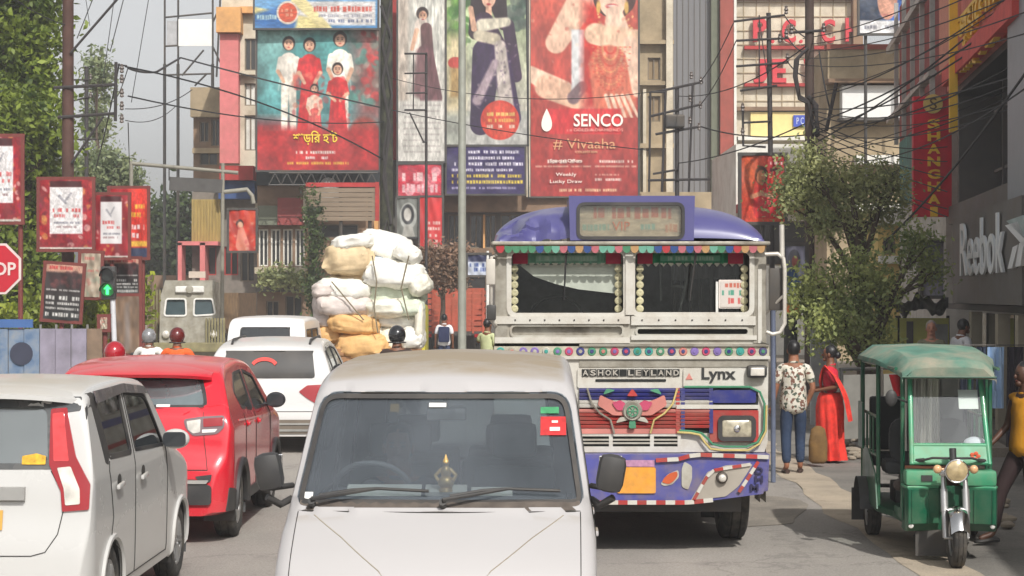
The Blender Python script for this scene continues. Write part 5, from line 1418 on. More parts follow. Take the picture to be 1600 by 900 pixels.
	mb = MB(); mb.loft([[W(x, t) for x in np.linspace(-.3, .3, 5)] for t in (.2, .99)], closed=False, cap=False)
	g = mb.build('windscreen', glass_mat('rick_glass', (.86, .90, .88), .03, film=(.35, .36, .34), film_amt=.05), root)
	def card(name, x, t, w_, h_, m, dy=.012):
		c0 = W(x, t) + Vector((0, dy, 0)); mb = MB(); mb.box(c0, (w_, .004, h_), Matrix.Rotation(R(-23), 4, 'X')); return mb.build(name, m, g)
	card('white_card', .19, .68, .16, .17, mat('card_white', rgb(214, 218, 214), .6, var=.04))
	hd = MB(); hd.loft([[W(x, 1) + Vector((0, -.02, dz)) for x in np.linspace(-.31, .31, 5)] for dz in (-.01, .06)], closed=False, cap=False); hd.build('header_panel', GL, root)
	cp = MB(); cp.ell((.23, .52, .95), (.10, .09, .065), 16, 10); cp.box((.23, .43, .925), (.14, .09, .012), None, .005)
	o = cp.build('peaked_hat', mat('cap_cloth', rgb(214, 216, 226), .8), None, smooth=60); tag(o, 'white peaked cap lying behind the windscreen of the green rickshaw', 'cap'); o.location = root.location; o.rotation_euler = root.rotation_euler
	ds = MB(); ds.box((0, .50, .84), (.62, .2, .08), None, .02); ds.build('dashboard', M_BLACK, root)
	# canopy
	mb = MB(); rg = []
	def wd(y): return .385 if y < .5 else .385 + (.54 - .385) * min(1, (y - .5) / .9)
	for y in (.38, .45, .6, .9, 1.3, 1.7, 2.1, 2.42, 2.5):
		w_ = wd(y); zt = 1.63 + .10 * min(1, (y - .38) / .8) - (.05 if y > 2.45 else 0) - (.045 if y < .4 else 0)
		sag = .012 * math.sin(y * 9)
		rg.append([Vector((sx * w_ * a, y, zt + b + sag * c_)) for a, b, c_, sx in ((1, -.13, 0, -1), (.98, -.095, 0, -1), (.74, -.002, 1, -1), (.4, .008, -1, -1), (0, .012, .5, 1), (.4, .008, -1, 1), (.74, -.002, 1, 1), (.98, -.095, 0, 1), (1, -.13, 0, 1))])
	mb.loft(rg, closed=False, cap=False)
	f0 = rg[0]; mb.loft([f0, [Vector((v.x, v.y + .005, 1.50)) for v in f0]], closed=False, cap=False);
	mb.build('canopy', CAN, root, smooth=35)
	vl = MB(); vl.tube([(v.x, v.y - .006, 1.515) for v in f0], .008, 5); vl.build('canopy_piping', GD, root)
	# posts and rails
	ps = [(-.36, .55, 1.55), (.36, .55, 1.55), (-.47, 1.35, 1.6), (.47, 1.35, 1.6), (-.49, 2.42, 1.6), (.49, 2.42, 1.6)]
	for x, y, z in ps:
		mb = MB(); mb.cyl((x, y, .33), (x, y, z), .019, n=8); mb.build('post', G, root, smooth=60)
	for sx in (-1, 1):
		for z, ya, yb in ((1.58, .5, 2.45), (.78, 1.35, 2.42), (1.12, 1.35, 2.42)):
			mb = MB(); mb.cyl((sx * (.47 if ya > 1 else .42), ya, z), (sx * .49, yb, z), .015, n=8); mb.build('side_rail', G, root, smooth=60)
		for y in (1.6, 1.85, 2.1):
			mb = MB(); mb.cyl((sx * .485, y, .78), (sx * .485, y, 1.12), .01, n=6); mb.build('rail_bar', G, root)
		sp = MB(); sp.prism([(1.22, .33), (2.44, .33), (2.44, .80), (1.9, .80), (1.36, .62), (1.3, .5)], sx * .488, sx * .50, 'yz'); so = sp.build('side_panel', G, root)
		# rear wheel arch
		wa = MB(); wa.loft([[Vector((x, 2.08 + .30 * math.cos(a), .235 + .30 * math.sin(a))) for a in np.linspace(.1, PI - .1, 14)] for x in (sx * .44, sx * .585)], closed=False, cap=False); wa.build('rear_mudguard', M_BLACK, root, smooth=60)
		tf = MB(); tf.box((sx * .53, 2.38, .25), (.14, .01, .3)); tf.build('mud_flap', M_BLACK, root)
		fs = MB(); fs.prism([(.38, .33), (.9, .33), (.9, .40), (.5, .42), (.38, .6)], sx * .375, sx * .388, 'yz'); fs.build('front_side_panel', G, root)
		# flap hanging from the side
		cf = MB(); cf.box((sx * .53, 2.2, 1.0), (.02, .36, .42), None, .008); cf.build('side_flap', G, root)
	# seats
	seat_m = mat('rick_seat', rgb(40, 42, 44), .6, var=.15); brown = mat('rick_seat_brown', rgb(110, 66, 44), .6, var=.15)
	ds_ = MB(); ds_.box((0, .98, .66), (.62, .34, .12), None, .04); ds_.box((0, .98, .48), (.55, .3, .26)); ds_.build('driver_seat', brown, root, smooth=40)
	bs = MB(); bs.prism(round_poly([(-.38, .72), (.30, .72), (.30, 1.12), (-.38, 1.12)], .15), 1.30, 1.36, 'xz'); bs.build('seat_back', seat_m, root, smooth=30)
	bs = MB(); bs.box((0, 1.52, .68), (.82, .36, .12), None, .04); bs.box((0, 2.28, .68), (.86, .36, .12), None, .04); bs.box((0, 2.42, 1.0), (.86, .08, .5), None, .03); bs.build('passenger_seat', seat_m, root, smooth=40)
	# added folded sheet standing in for the stripes seen through the windscreen
	cu = MB(); n = 60; cu.loft([[Vector((-.30 + .34 * i / n, 1.18 + .022 * math.sin(i * 1.3) + .01 * math.sin(i * .5), z)) for i in range(n + 1)] for z in (.84, 1.2, 1.52)], closed=False, cap=False)
	cu.build('striped_backdrop', mat('backdrop_stripes', rgb(232, 230, 222), .5, var=.75, scale=2.2, stretch=(9, 1, .5)), root, smooth=60)
	wc = MB()
	for (x, y, z, r) in ((-.33, .62, .60, .08), (-.30, .7, .66, .06)): wc.ell((x, y, z), (r * 1.3, r, r * .8), 12, 8)
	wb = wc.build('cloth_bundle', mat('dark_cloth', rgb(60, 50, 46), .9, var=.3, bump=.4), None, smooth=60); tag(wb, 'dark cloth bundle by the driver seat of the green rickshaw', 'bundle'); wb.location = root.location; wb.rotation_euler = root.rotation_euler
	rc = MB(); rg = []
	for k in range(8):
		t = k / 7; rg.append([Vector((-.40 + .05 * math.cos(a) * (1 - .4 * t) + .03 * t, .75 + .05 * math.sin(a), 1.52 - .18 * t)) for a in np.linspace(0, 2 * PI, 9)[:-1]])
	rc.loft(rg); o = rc.build('red_cloth', mat('red_rag', rgb(176, 30, 40), .85, var=.2), None, smooth=60); tag(o, 'red cloth tied under the front corner of the rickshaw canopy', 'cloth'); o.location = root.location; o.rotation_euler = root.rotation_euler
	rb = MB(); rb.tube([(-.44, 2.5, .38), (-.44, 2.58, .40), (.44, 2.58, .40), (.44, 2.5, .38)], .02, 8); rb.build('rear_bumper', M_DARKMETAL, root)
	sp_ = MB()
	for sx in (-1, 1): sp_.box((sx * .36, 1.9, .26), (.05, .8, .03)); sp_.box((sx * .36, 1.9, .30), (.05, .5, .03))
	sp_.build('leaf_spring', M_DARKMETAL, root)
	bt = MB(); bt.box((0, 1.75, .42), (.6, .4, .2), None, .02); bt.build('battery_box', M_BLACK, root)
	mr = MB(); mr.cyl((-.33, .5, 1.30), (-.43, .42, 1.34), .008, n=6); mr.ell((-.47, .41, 1.34), (.05, .02, .07)); mr.build('side_mirror', M_BLACK, root, smooth=60)
	return root
# =============================================================== PEOPLE
def skin_me(nodes, edges, root=0, sub=1):
	me = bpy.data.meshes.new('skin'); me.from_pydata([n[0] for n in nodes], edges, [])
	o = bpy.data.objects.new('skin', me); COL.objects.link(o)
	md = o.modifiers.new('s', 'SKIN'); md.use_smooth_shade = True
	if not me.skin_vertices:
		bm = bmesh.new(); bm.from_mesh(me); bm.verts.layers.skin.verify(); bm.to_mesh(me); bm.free()
	for i, n in enumerate(nodes):
		r = n[1]; sv = me.skin_vertices[0].data[i]; sv.radius = (r, r) if not isinstance(r, tuple) else r; sv.use_root = (i == root)
	s2 = o.modifiers.new('b', 'SUBSURF'); s2.levels = sub; s2.render_levels = sub
	dg = bpy.context.evaluated_depsgraph_get(); out = bpy.data.meshes.new_from_object(o.evaluated_get(dg))
	bpy.data.objects.remove(o); bpy.data.meshes.remove(me)
	return out
def skin_obj(name, nodes, edges, m, parent, sub=1):
	me = skin_me(nodes, edges, 0, sub); me.materials.clear(); me.materials.append(m); me.shade_smooth(); return link(name, me, parent)
def merge_ell(o, parts):
	"""join extra ellipsoids (head, nose, ears) into a body mesh"""
	bm = bmesh.new(); bm.from_mesh(o.data)
	for c, r in parts:
		M = Matrix.Translation(c) @ Matrix.Diagonal((*r, 1)); bmesh.ops.create_uvsphere(bm, u_segments=16, v_segments=10, radius=1, matrix=M)
	bm.to_mesh(o.data); bm.free(); o.data.shade_smooth()
DEF = dict(pel=(0, 0, .93), chest=(0, .01, 1.24), neck=(0, .01, 1.43), head=(0, -.01, 1.58),
           sl=(-.175, 0, 1.37), sr=(.175, 0, 1.37), el=(-.23, .02, 1.09), er=(.23, .02, 1.09), wl=(-.24, -.04, .85), wr=(.24, -.04, .85),
           hl=(-.09, 0, .90), hr=(.09, 0, .90), kl=(-.10, -.01, .48), kr=(.10, -.01, .48), al=(-.10, .02, .08), ar=(.10, .02, .08), tl=(-.11, -.14, .03), tr=(.11, -.14, .03))
def person(label, loc, rz, H=1.65, pose=None, skin=M_SKIN, hair='short', top=None, bottom=None, sleeve='half', shoes=None, helmet=None, group=None, top_len=0.0, face=True, cap=None):
	root = thing('person', label, 'person', loc, rz, group)
	J = dict(DEF); J.update(pose or {}); k = H / 1.70
	J = {a: Vector(b) * k for a, b in J.items()}
	nodes = []; edges = []; ix = {}
	def nd(n, co, r): ix[n] = len(nodes); nodes.append((tuple(co), tuple(q * k for q in r) if isinstance(r, tuple) else r * k)); return n
	def ed(a, b): edges.append((ix[a], ix[b]))
	nd('pel', J['pel'], (.135, .10)); nd('waist', J['pel'].lerp(J['chest'], .45), (.12, .09)); nd('chest', J['chest'], (.14, .105)); nd('ub', J['chest'].lerp(J['neck'], .55), (.10, .08))
	nd('neck', J['neck'], .062); nd('jaw', J['neck'].lerp(J['head'], .55), .066); nd('head', J['head'], .07)
	for a, b in (('pel', 'waist'), ('waist', 'chest'), ('chest', 'ub'), ('ub', 'neck'), ('neck', 'jaw'), ('jaw', 'head')): ed(a, b)
	for s_ in 'lr':
		nd('s' + s_, J['s' + s_], .056); nd('e' + s_, J['e' + s_], .040); nd('w' + s_, J['w' + s_], .026)
		ed('ub', 's' + s_); ed('s' + s_, 'e' + s_); ed('e' + s_, 'w' + s_)
		d = (J['w' + s_] - J['e' + s_]).normalized(); side = d.cross(Vector((0, 1, 0)) if abs(d.y) < .8 else Vector((0, 0, 1))).normalized(); nrm = d.cross(side)
		nd('p' + s_, J['w' + s_] + d * .055 * k, (.03, .018)); ed('w' + s_, 'p' + s_)
		for f in range(4):
			b = J['w' + s_] + d * .085 * k + side * (f - 1.5) * .019 * k; ln = (.065, .075, .07, .055)[f] * k
			nd('f%s%d' % (s_, f), b, .010); nd('g%s%d' % (s_, f), b + d * ln * .55 + nrm * .012 * k, .0085); nd('h%s%d' % (s_, f), b + d * ln * .9 + nrm * .03 * k, .007)
			ed('p' + s_, 'f%s%d' % (s_, f)); ed('f%s%d' % (s_, f), 'g%s%d' % (s_, f)); ed('g%s%d' % (s_, f), 'h%s%d' % (s_, f))
		t0 = J['w' + s_] + d * .03 * k + side * .03 * k; nd('t' + s_, t0 + d * .025 * k + side * .018 * k, .011); nd('u' + s_, t0 + d * .06 * k + side * .025 * k + nrm * .01, .009); ed('p' + s_, 't' + s_); ed('t' + s_, 'u' + s_)
		nd('h' + s_, J['h' + s_], .088); nd('k' + s_, J['k' + s_], .056); nd('c' + s_, J['k' + s_].lerp(J['a' + s_], .3), .055); nd('a' + s_, J['a' + s_], .036); nd('o' + s_, J['t' + s_], (.042, .026))
		ed('pel', 'h' + s_); ed('h' + s_, 'k' + s_); ed('k' + s_, 'c' + s_); ed('c' + s_, 'a' + s_); ed('a' + s_, 'o' + s_)
	body = skin_obj('body', nodes, edges, skin, root)
	hd = J['head']; f = (J['head'] - J['neck']);
	merge_ell(body, [(hd + Vector((0, 0, .015 * k)), (.076 * k, .095 * k, .112 * k)), (hd + Vector((0, -.098, -.01)) * k, (.013 * k, .02 * k, .022 * k)),
                     (hd + Vector((-.078, .005, -.005)) * k, (.012 * k, .022 * k, .032 * k)), (hd + Vector((.078, .005, -.005)) * k, (.012 * k, .022 * k, .032 * k)), (hd + Vector((0, -.07, -.075)) * k, (.035 * k, .03 * k, .03 * k))])
	if face:
		mb = MB()
		for sx in (-1, 1): mb.ell(hd + Vector((sx * .03, -.086, .012)) * k, (.012 * k, .008 * k, .006 * k), 8, 5); mb.box(hd + Vector((sx * .03, -.092, .032)) * k, (.03 * k, .006, .006))
		mb.build('eyes', M_HAIR, body)
		mb = MB(); mb.ell(hd + Vector((0, -.092, -.048)) * k, (.022 * k, .008 * k, .007 * k), 8, 5); mb.build('mouth', mat('lips', rgb(110, 55, 48), .5), body)
	if hair and not helmet:
		mb = MB(); hc = hd + Vector((0, .018, .035)) * k
		mb.ell(hc, (.086 * k, .100 * k, .106 * k), 18, 12)
		mb.v = [tuple(v) if (v[1] > hd.y - .055 * k or v[2] > hd.z + .065 * k) else (v[0] * .8, hd.y - .03 * k, v[2]) for v in mb.v]
		mb.v = [(v[0] + .004 * mnoise.noise(Vector(v) * 40), v[1] + .004 * mnoise.noise(Vector(v) * 37 + Vector((3, 0, 0))), max(v[2], hd.z - .06 * k) + .005 * mnoise.noise(Vector(v) * 30)) for v in mb.v]
		hr = mb.build('hair', hair if not isinstance(hair, str) else M_HAIR, root, smooth=60)
		if hair == 'bun': mb = MB(); mb.ell(hd + Vector((0, .12, -.01)) * k, (.055 * k, .05 * k, .055 * k)); mb.build('hair_bun', M_HAIR, hr, smooth=60)
	if helmet:
		mb = MB(); mb.ell(hd + Vector((0, .01, .03)) * k, (.125 * k, .145 * k, .14 * k), 20, 14)
		mb.v = [(v[0], v[1], max(v[2], hd.z - .085 * k)) for v in mb.v]; he = mb.build('helmet', helmet, root, smooth=50)
		vz = MB(); vz.ell(hd + Vector((0, -.03, .02)) * k, (.112 * k, .118 * k, .06 * k), 18, 8); vz.build('visor', mat('visor', (.02, .02, .025), .1, coat=.8), he, smooth=60)
		rm = MB(); rm.tube([hd + Vector((.124 * math.cos(t) * k, .01 * k + .143 * math.sin(t) * k, -.075 * k)) for t in np.linspace(0, 2 * PI, 21)[:-1]], .009, 5, True); rm.build('helmet_rim', M_BLACK, he)
	def cl(name, chain_nodes, chain_edges, m): return skin_obj(name, [(tuple(c), tuple(q * k for q in r) if isinstance(r, tuple) else r * k) for c, r in chain_nodes], chain_edges, m, root)
	if top is not None:
		n = [(J['pel'] + Vector((0, 0, -.13 - top_len)), (.205, .15)), (J['pel'], (.20, .145)), (J['pel'].lerp(J['chest'], .45), (.172, .125)), (J['chest'], (.175, .132)), (J['chest'].lerp(J['neck'], .6), (.115, .09)), (J['neck'] + Vector((0, .005, -.03)), .066)]
		e = [(0, 1), (1, 2), (2, 3), (3, 4), (4, 5)]
		for s_ in 'lr':
			b = len(n); frac = {'none': .12, 'half': .85, 'full': 1}[sleeve]
			n += [(J['s' + s_], .072), (J['s' + s_].lerp(J['e' + s_], frac), .062 if sleeve != 'full' else .054)]; e += [(4, b), (b, b + 1)]
			if sleeve == 'full': n.append((J['e' + s_].lerp(J['w' + s_], .92), .04)); e.append((b + 1, b + 2))
		cl('shirt', n, e, top)
		mb = MB(); c = J['neck'] + Vector((0, .0, -.005)); mb.tube([c + Vector((.064 * math.cos(t) * k, .064 * math.sin(t) * k, .012 * math.sin(t) * k)) for t in np.linspace(0, 2 * PI, 15)[:-1]], .014 * k, 6, True); mb.build('collar', top, root, smooth=60)
	if bottom is not None:
		n = [(J['pel'] + Vector((0, 0, .04)), (.145, .11)), (J['pel'] + Vector((0, 0, -.03)), (.15, .115))]; e = [(0, 1)]
		for s_ in 'lr':
			b = len(n); n += [(J['h' + s_] + Vector((0, 0, -.03)), .105), (J['k' + s_], .075), (J['a' + s_] + Vector((0, 0, .03)), .062)]; e += [(1, b), (b, b + 1), (b + 1, b + 2)]
		cl('trousers', n, e, bottom)
	for s_ in 'lr':
		a, t = J['a' + s_], J['t' + s_]; d = (t - a); d.z = 0; d.normalize(); mb = MB()
		base = Vector((a.x, a.y, min(a.z, t.z + .05)))
		prof = [(-.06, .03, .045), (-.03, .038, .06), (.03, .042, .055), (.10, .046, .042), (.15, .042, .034), (.185, .02, .02)]
		rg = []
		sd_ = Vector((-d.y, d.x, 0))
		for y, w_, h in prof: rg.append([base + d * y * k + sd_ * (w_ * k * math.cos(q)) + Vector((0, 0, h * k * (.5 + .5 * math.sin(q)) - base.z + max(0, t.z - .03 * k))) for q in np.linspace(0, 2 * PI, 11)[:-1]])
		mb.loft(rg); mb.build('shoe', shoes or M_BLACK, root, smooth=60)
	return root, J, k
def floral():
	if 'floral' in _M: return _M['floral']
	m = bpy.data.materials.new('floral_shirt'); m.use_nodes = True; t = m.node_tree; N = t.nodes; L = t.links; b = N['Principled BSDF']; b.inputs['Roughness'].default_value = .8
	tc = N.new('ShaderNodeTexCoord'); v = N.new('ShaderNodeTexVoronoi'); v.inputs['Scale'].default_value = 27; L.new(tc.outputs['Object'], v.inputs['Vector'])
	nz = N.new('ShaderNodeTexNoise'); nz.inputs['Scale'].default_value = 14; nz.inputs['Detail'].default_value = 4; L.new(tc.outputs['Object'], nz.inputs['Vector'])
	s = N.new('ShaderNodeSeparateColor'); L.new(v.outputs['Color'], s.inputs[0])
	r = N.new('ShaderNodeValToRGB'); r.color_ramp.interpolation = 'CONSTANT'
	cols = [(0, rgb(60, 48, 42)), (.22, rgb(206, 200, 184)), (.52, rgb(120, 84, 70)), (.64, rgb(214, 208, 196)), (.84, rgb(84, 92, 80))]
	while len(r.color_ramp.elements) < len(cols): r.color_ramp.elements.new(.5)
	for e, (p, c) in zip(r.color_ramp.elements, cols): e.position = p; e.color = (*c, 1)
	a = N.new('ShaderNodeMath'); a.operation = 'MULTIPLY_ADD'; a.inputs[1].default_value = .55; L.new(nz.outputs['Fac'], a.inputs[0]);
	mm = N.new('ShaderNodeMath'); mm.operation = 'MULTIPLY'; mm.inputs[1].default_value = .7; L.new(s.outputs[0], mm.inputs[0]); L.new(mm.outputs[0], a.inputs[2])
	L.new(a.outputs[0], r.inputs[0]); L.new(r.outputs[0], b.inputs['Base Color'])
	_M['floral'] = m; return m
def cloth_m(name, c, **k): return mat(name, c, .85, var=k.pop('var', .18), bump=.25, bscale=22, **k)
def people_main():
	d = person('driver in a dark shirt at the wheel of the white van', (-.60, 10.1, .22), 0, 1.62, dict(pel=(0, .12, .55), chest=(0, .10, .88), neck=(0, .08, 1.08), head=(0, .05, 1.23), sl=(-.18, .08, 1.02), sr=(.18, .08, 1.02), el=(-.24, -.06, .80), er=(.24, -.06, .80), wl=(-.14, -.26, .92), wr=(.14, -.26, .92), hl=(-.1, .05, .53), hr=(.1, .05, .53), kl=(-.14, -.36, .52), kr=(.14, -.36, .52), al=(-.14, -.5, .16), ar=(.14, -.5, .16), tl=(-.14, -.64, .10), tr=(.14, -.64, .10)), top=cloth_m('driver_shirt', rgb(60, 66, 78)), bottom=cloth_m('driver_trousers', rgb(40, 40, 44)))
	# man walking away in a floral shirt
	p = P(1240, 738, 23.7)
	person('man walking away in a floral shirt and blue jeans', (p.x, 23.7, 0), PI - .05, 1.62,
           dict(wl=(-.16, -.02, .86), el=(-.25, .04, 1.10), wr=(.27, -.06, .86), kl=(-.09, -.06, .48), al=(-.085, -.02, .08), tl=(-.10, -.17, .03), ar=(.10, .10, .08), kr=(.10, .0, .48), tr=(.12, -.06, .03)),
           skin=mat('skin_tan', rgb(150, 100, 74), .55), top=floral(), bottom=cloth_m('jeans', rgb(42, 58, 84), scale=6), sleeve='half', shoes=mat('shoe_brown', rgb(60, 42, 36), .6), face=False, top_len=.06, hair='short')
	# woman in a red saree
	p = P(1297, 720, 25.2)
	red = cloth_m('saree_red', rgb(222, 56, 44), scale=9, var=.3); pinkb = cloth_m('blouse_pink', rgb(206, 34, 58))
	root, J, k = person('woman in a red saree with her hair in a bun, right of the floral shirt', (p.x, 25.2, 0), -PI * .60, 1.52,
           dict(el=(-.25, .06, 1.12), wl=(-.10, -.20, 1.08), er=(.24, .17, 1.12), wr=(.20, -.16, 1.06), head=(0, -.01, 1.58)), top=pinkb, sleeve='half', hair='bun', shoes=mat('sandal', rgb(70, 50, 40), .7), top_len=-.18)
	mb = MB(); rg = []
	for z, rx, ry, fo in ((1.02, .175, .15, .0), (.95, .20, .18, .006), (.80, .22, .20, .014), (.55, .20, .19, .022), (.3, .19, .19, .03), (.10, .21, .22, .038), (.035, .22, .23, .04)):
		rg.append([Vector(((rx + fo * math.sin(t * 11 + z * 2)) * math.cos(t) * k, (ry + fo * math.cos(t * 9)) * math.sin(t) * k, z * k)) for t in np.linspace(0, 2 * PI, 49)[:-1]])
	sk = mb.loft(rg, cap=False).build('saree_skirt', red, root, smooth=70)
	mb = MB(); rg = []
	for i in range(13):        # pallu: over the left shoulder, down the back, end hanging at the side
		t = i / 12; a = (Vector((.14, -.13, .98)), Vector((-.02, -.15, 1.20)), Vector((-.15, -.06, 1.42)), Vector((-.16, .12, 1.25)), Vector((-.19, .26, .98)), Vector((-.2, .33, .62)))
		s_ = t * 5; j = min(4, int(s_)); c = a[j].lerp(a[j + 1], s_ - j); w_ = .10 + .05 * t + (.08 * max(0, t - .5))
		rg.append([Vector((-c.x + (u - .5) * w_ * 1.9 * (.7 if 1.5 < s_ < 2.6 else 1), c.y + .018 * math.sin(u * 15 + t * 3), c.z + (u - .5) * .08 * (1 - t))) * k for u in np.linspace(0, 1, 12)])
	mb.loft(rg, closed=False, cap=False).build('saree_drape', red, root, smooth=70)
	bg = MB(); bg.loft([[Vector((.30 * k + r * math.cos(t), -.16 + r * .6 * math.sin(t), z)) for t in np.linspace(0, 2 * PI, 17)[:-1]] for z, r in ((.50, .03), (.46, .09), (.30, .12), (.06, .12), (.02, .08))])
	o = bg.build('shopping_bag', cloth_m('bag_brown', rgb(136, 104, 60), var=.4, dirt=rgb(60, 44, 30), dirt_amt=.6), None, smooth=60)
	pp = P(1277, 700, 24.6); o.location = (pp.x - .30 * k, 24.6 + .1, .02); tag(o, 'brown patterned bag standing between the two walkers on the right', 'bag')
	# man at the right edge, yellow vest over white, mid stride
	p = P(1588, 850, 16.9)
	person('man in a yellow waistcoat and dark trousers striding past the rickshaw', (p.x + .08, 16.9, 0), -PI / 2 + .35, 1.60,
           dict(kl=(-.09, -.22, .50), al=(-.09, -.30, .10), tl=(-.10, -.45, .05), kr=(.09, .02, .48), ar=(.09, .26, .13), tr=(.10, .14, .03), wl=(-.25, -.22, .92), el=(-.25, -.02, 1.10), wr=(.24, .10, .88)),
           skin=mat('skin_dark', rgb(84, 56, 42), .5), top=cloth_m('vest_yellow', rgb(216, 150, 30)), sleeve='none', bottom=cloth_m('maroon_trousers', rgb(44, 26, 26)), top_len=.0)
	# two men by the shop
	p = P(1455, 500, 30); person('grey-haired man facing the street behind the rickshaw canopy', (p.x, 30, .12), -.2, 1.66, skin=mat('skin_pink', rgb(176, 120, 96), .5), hair=mat('grey_hair', rgb(150, 140, 132), .7), top=cloth_m('shirt_olive', rgb(120, 118, 96)), bottom=cloth_m('trouser_grey', rgb(70, 70, 72)))
	p = P(1502, 500, 30.5); person('man in a white shirt turned toward the shop entrance', (p.x, 30.5, .12), PI * .62, 1.70, dict(head=(0, -.05, 1.56)), top=cloth_m('shirt_white', rgb(222, 222, 226)), bottom=cloth_m('trouser_dark', rgb(40, 40, 44)), sleeve='full')
	# far pedestrians by the orange truck
	p = P(694, 530, 52); person('pedestrian in white with a dark rucksack near the orange truck', (p.x, 52, 0), PI, 1.66, top=cloth_m('shirt_white2', rgb(224, 224, 226)), bottom=cloth_m('trouser_blue', rgb(50, 60, 90)), face=False)
	p2 = MB(); p2.box((p.x, 51.82, 1.12), (.30, .16, .42), None, .05); tag(p2.build('rucksack', cloth_m('rucksack_blue', rgb(36, 44, 76)), None, smooth=40), 'dark blue rucksack on the back of the pedestrian in white', 'rucksack')
	p = P(762, 530, 40); person('man in a pale green shirt standing left of the bus', (p.x, 40, 0), PI * .8, 1.68, dict(er=(.26, 0, 1.2), wr=(.2, -.2, 1.42)), top=cloth_m('shirt_mint', rgb(190, 196, 150)), bottom=cloth_m('trouser_teal', rgb(80, 120, 136)), face=False)
# --------------------------------------------------------------- motorcycles
def motorcycle(label, loc, rz, col, group):
	root = thing('motorcycle', label, 'motorcycle', loc, rz, group)
	m = mat('bike_paint_' + col[0], col[1], .3, coat=.5)
	for y, nm in ((-.66, 'f'), (.62, 'r')):
		w_ = MB(); w_.tube([(0, y + .27 * math.cos(t), .30 + .27 * math.sin(t)) for t in np.linspace(0, 2 * PI, 29)[:-1]], .045, 8, True); wo = w_.build('wheel', M_RUBBER, root, smooth=60)
		r_ = MB(); r_.tube([(0, y + .22 * math.cos(t), .30 + .22 * math.sin(t)) for t in np.linspace(0, 2 * PI, 25)[:-1]], .014, 6, True); r_.cyl((-.05, y, .3), (.05, y, .3), .04, n=10)
		for k in range(6):
			a = PI / 3 * k; r_.cyl((0, y, .3), (0, y + .21 * math.cos(a), .3 + .21 * math.sin(a)), .01, n=5)
		r_.build('rim', M_RIM, wo, smooth=50)
	mb = MB(); mb.ell((0, -.12, .86), (.13, .25, .12), 14, 9); mb.build('fuel_tank', m, root, smooth=60)
	mb = MB(); mb.box((0, .36, .80), (.22, .62, .09), Matrix.Rotation(R(4), 4, 'X'), .035); mb.build('saddle', M_BLACK, root, smooth=50)
	mb = MB(); mb.box((0, .0, .46), (.24, .36, .3), None, .06); mb.cyl((.13, .1, .34), (.16, .8, .42), .04, n=10); mb.build('engine', M_DARKMETAL, root, smooth=50)
	mb = MB(); mb.tube([(-.06, -.66, .3), (-.06, -.50, .9)], .022, 7); mb.tube([(.06, -.66, .3), (.06, -.50, .9)], .022, 7); mb.tube([(0, -.4, .9), (0, .1, .5), (0, .62, .3)], .02, 6); mb.build('frame', M_STEEL, root, smooth=60)
	mb = MB(); mb.tube([(-.36, -.30, 1.0), (-.2, -.44, 1.0), (0, -.46, .96), (.2, -.44, 1.0), (.36, -.30, 1.0)], .014, 6); mb.build('handlebar', M_BLACK, root, smooth=60)
	mb = MB(); mb.ell((0, -.58, .88), (.1, .08, .1)); mb.build('headlight', M_CLEAR_LENS, root, smooth=60)
	mb = MB(); mb.box((0, .74, .80), (.16, .06, .07), None, .02); mb.build('tail_light', M_RED_LENS, root, smooth=40)
	mb = MB(); mb.box((0, .82, .62), (.2, .01, .12)); mb.build('number_plate', M_PLATE, root)
	mb = MB(); rg = [[Vector((x, .62 + .34 * math.cos(a), .30 + .34 * math.sin(a))) for x in (-.07, 0, .07)] for a in np.linspace(.1, 2.2, 9)]; mb.loft(rg, closed=False, cap=False).build('rear_mudguard', m, root, smooth=60)
	for sx in (-1, 1): mb = MB(); mb.cyl((sx * .28, -.36, 1.0), (sx * .32, -.34, 1.15), .006, n=5); mb.ell((sx * .33, -.33, 1.19), (.05, .012, .035)); mb.build('mirror', M_BLACK, root, smooth=60)
	return root
RIDE = dict(pel=(0, .10, .90), chest=(0, .0, 1.22), neck=(0, -.04, 1.42), head=(0, -.06, 1.57), sl=(-.18, -.03, 1.36), sr=(.18, -.03, 1.36), el=(-.30, -.14, 1.12), er=(.30, -.14, 1.12), wl=(-.31, -.36, 1.0), wr=(.31, -.36, 1.0),
			hl=(-.12, .08, .87), hr=(.12, .08, .87), kl=(-.26, -.12, .50), kr=(.26, -.12, .50), al=(-.30, .02, .08), ar=(.30, .02, .08), tl=(-.31, -.15, .03), tr=(.31, -.15, .03))
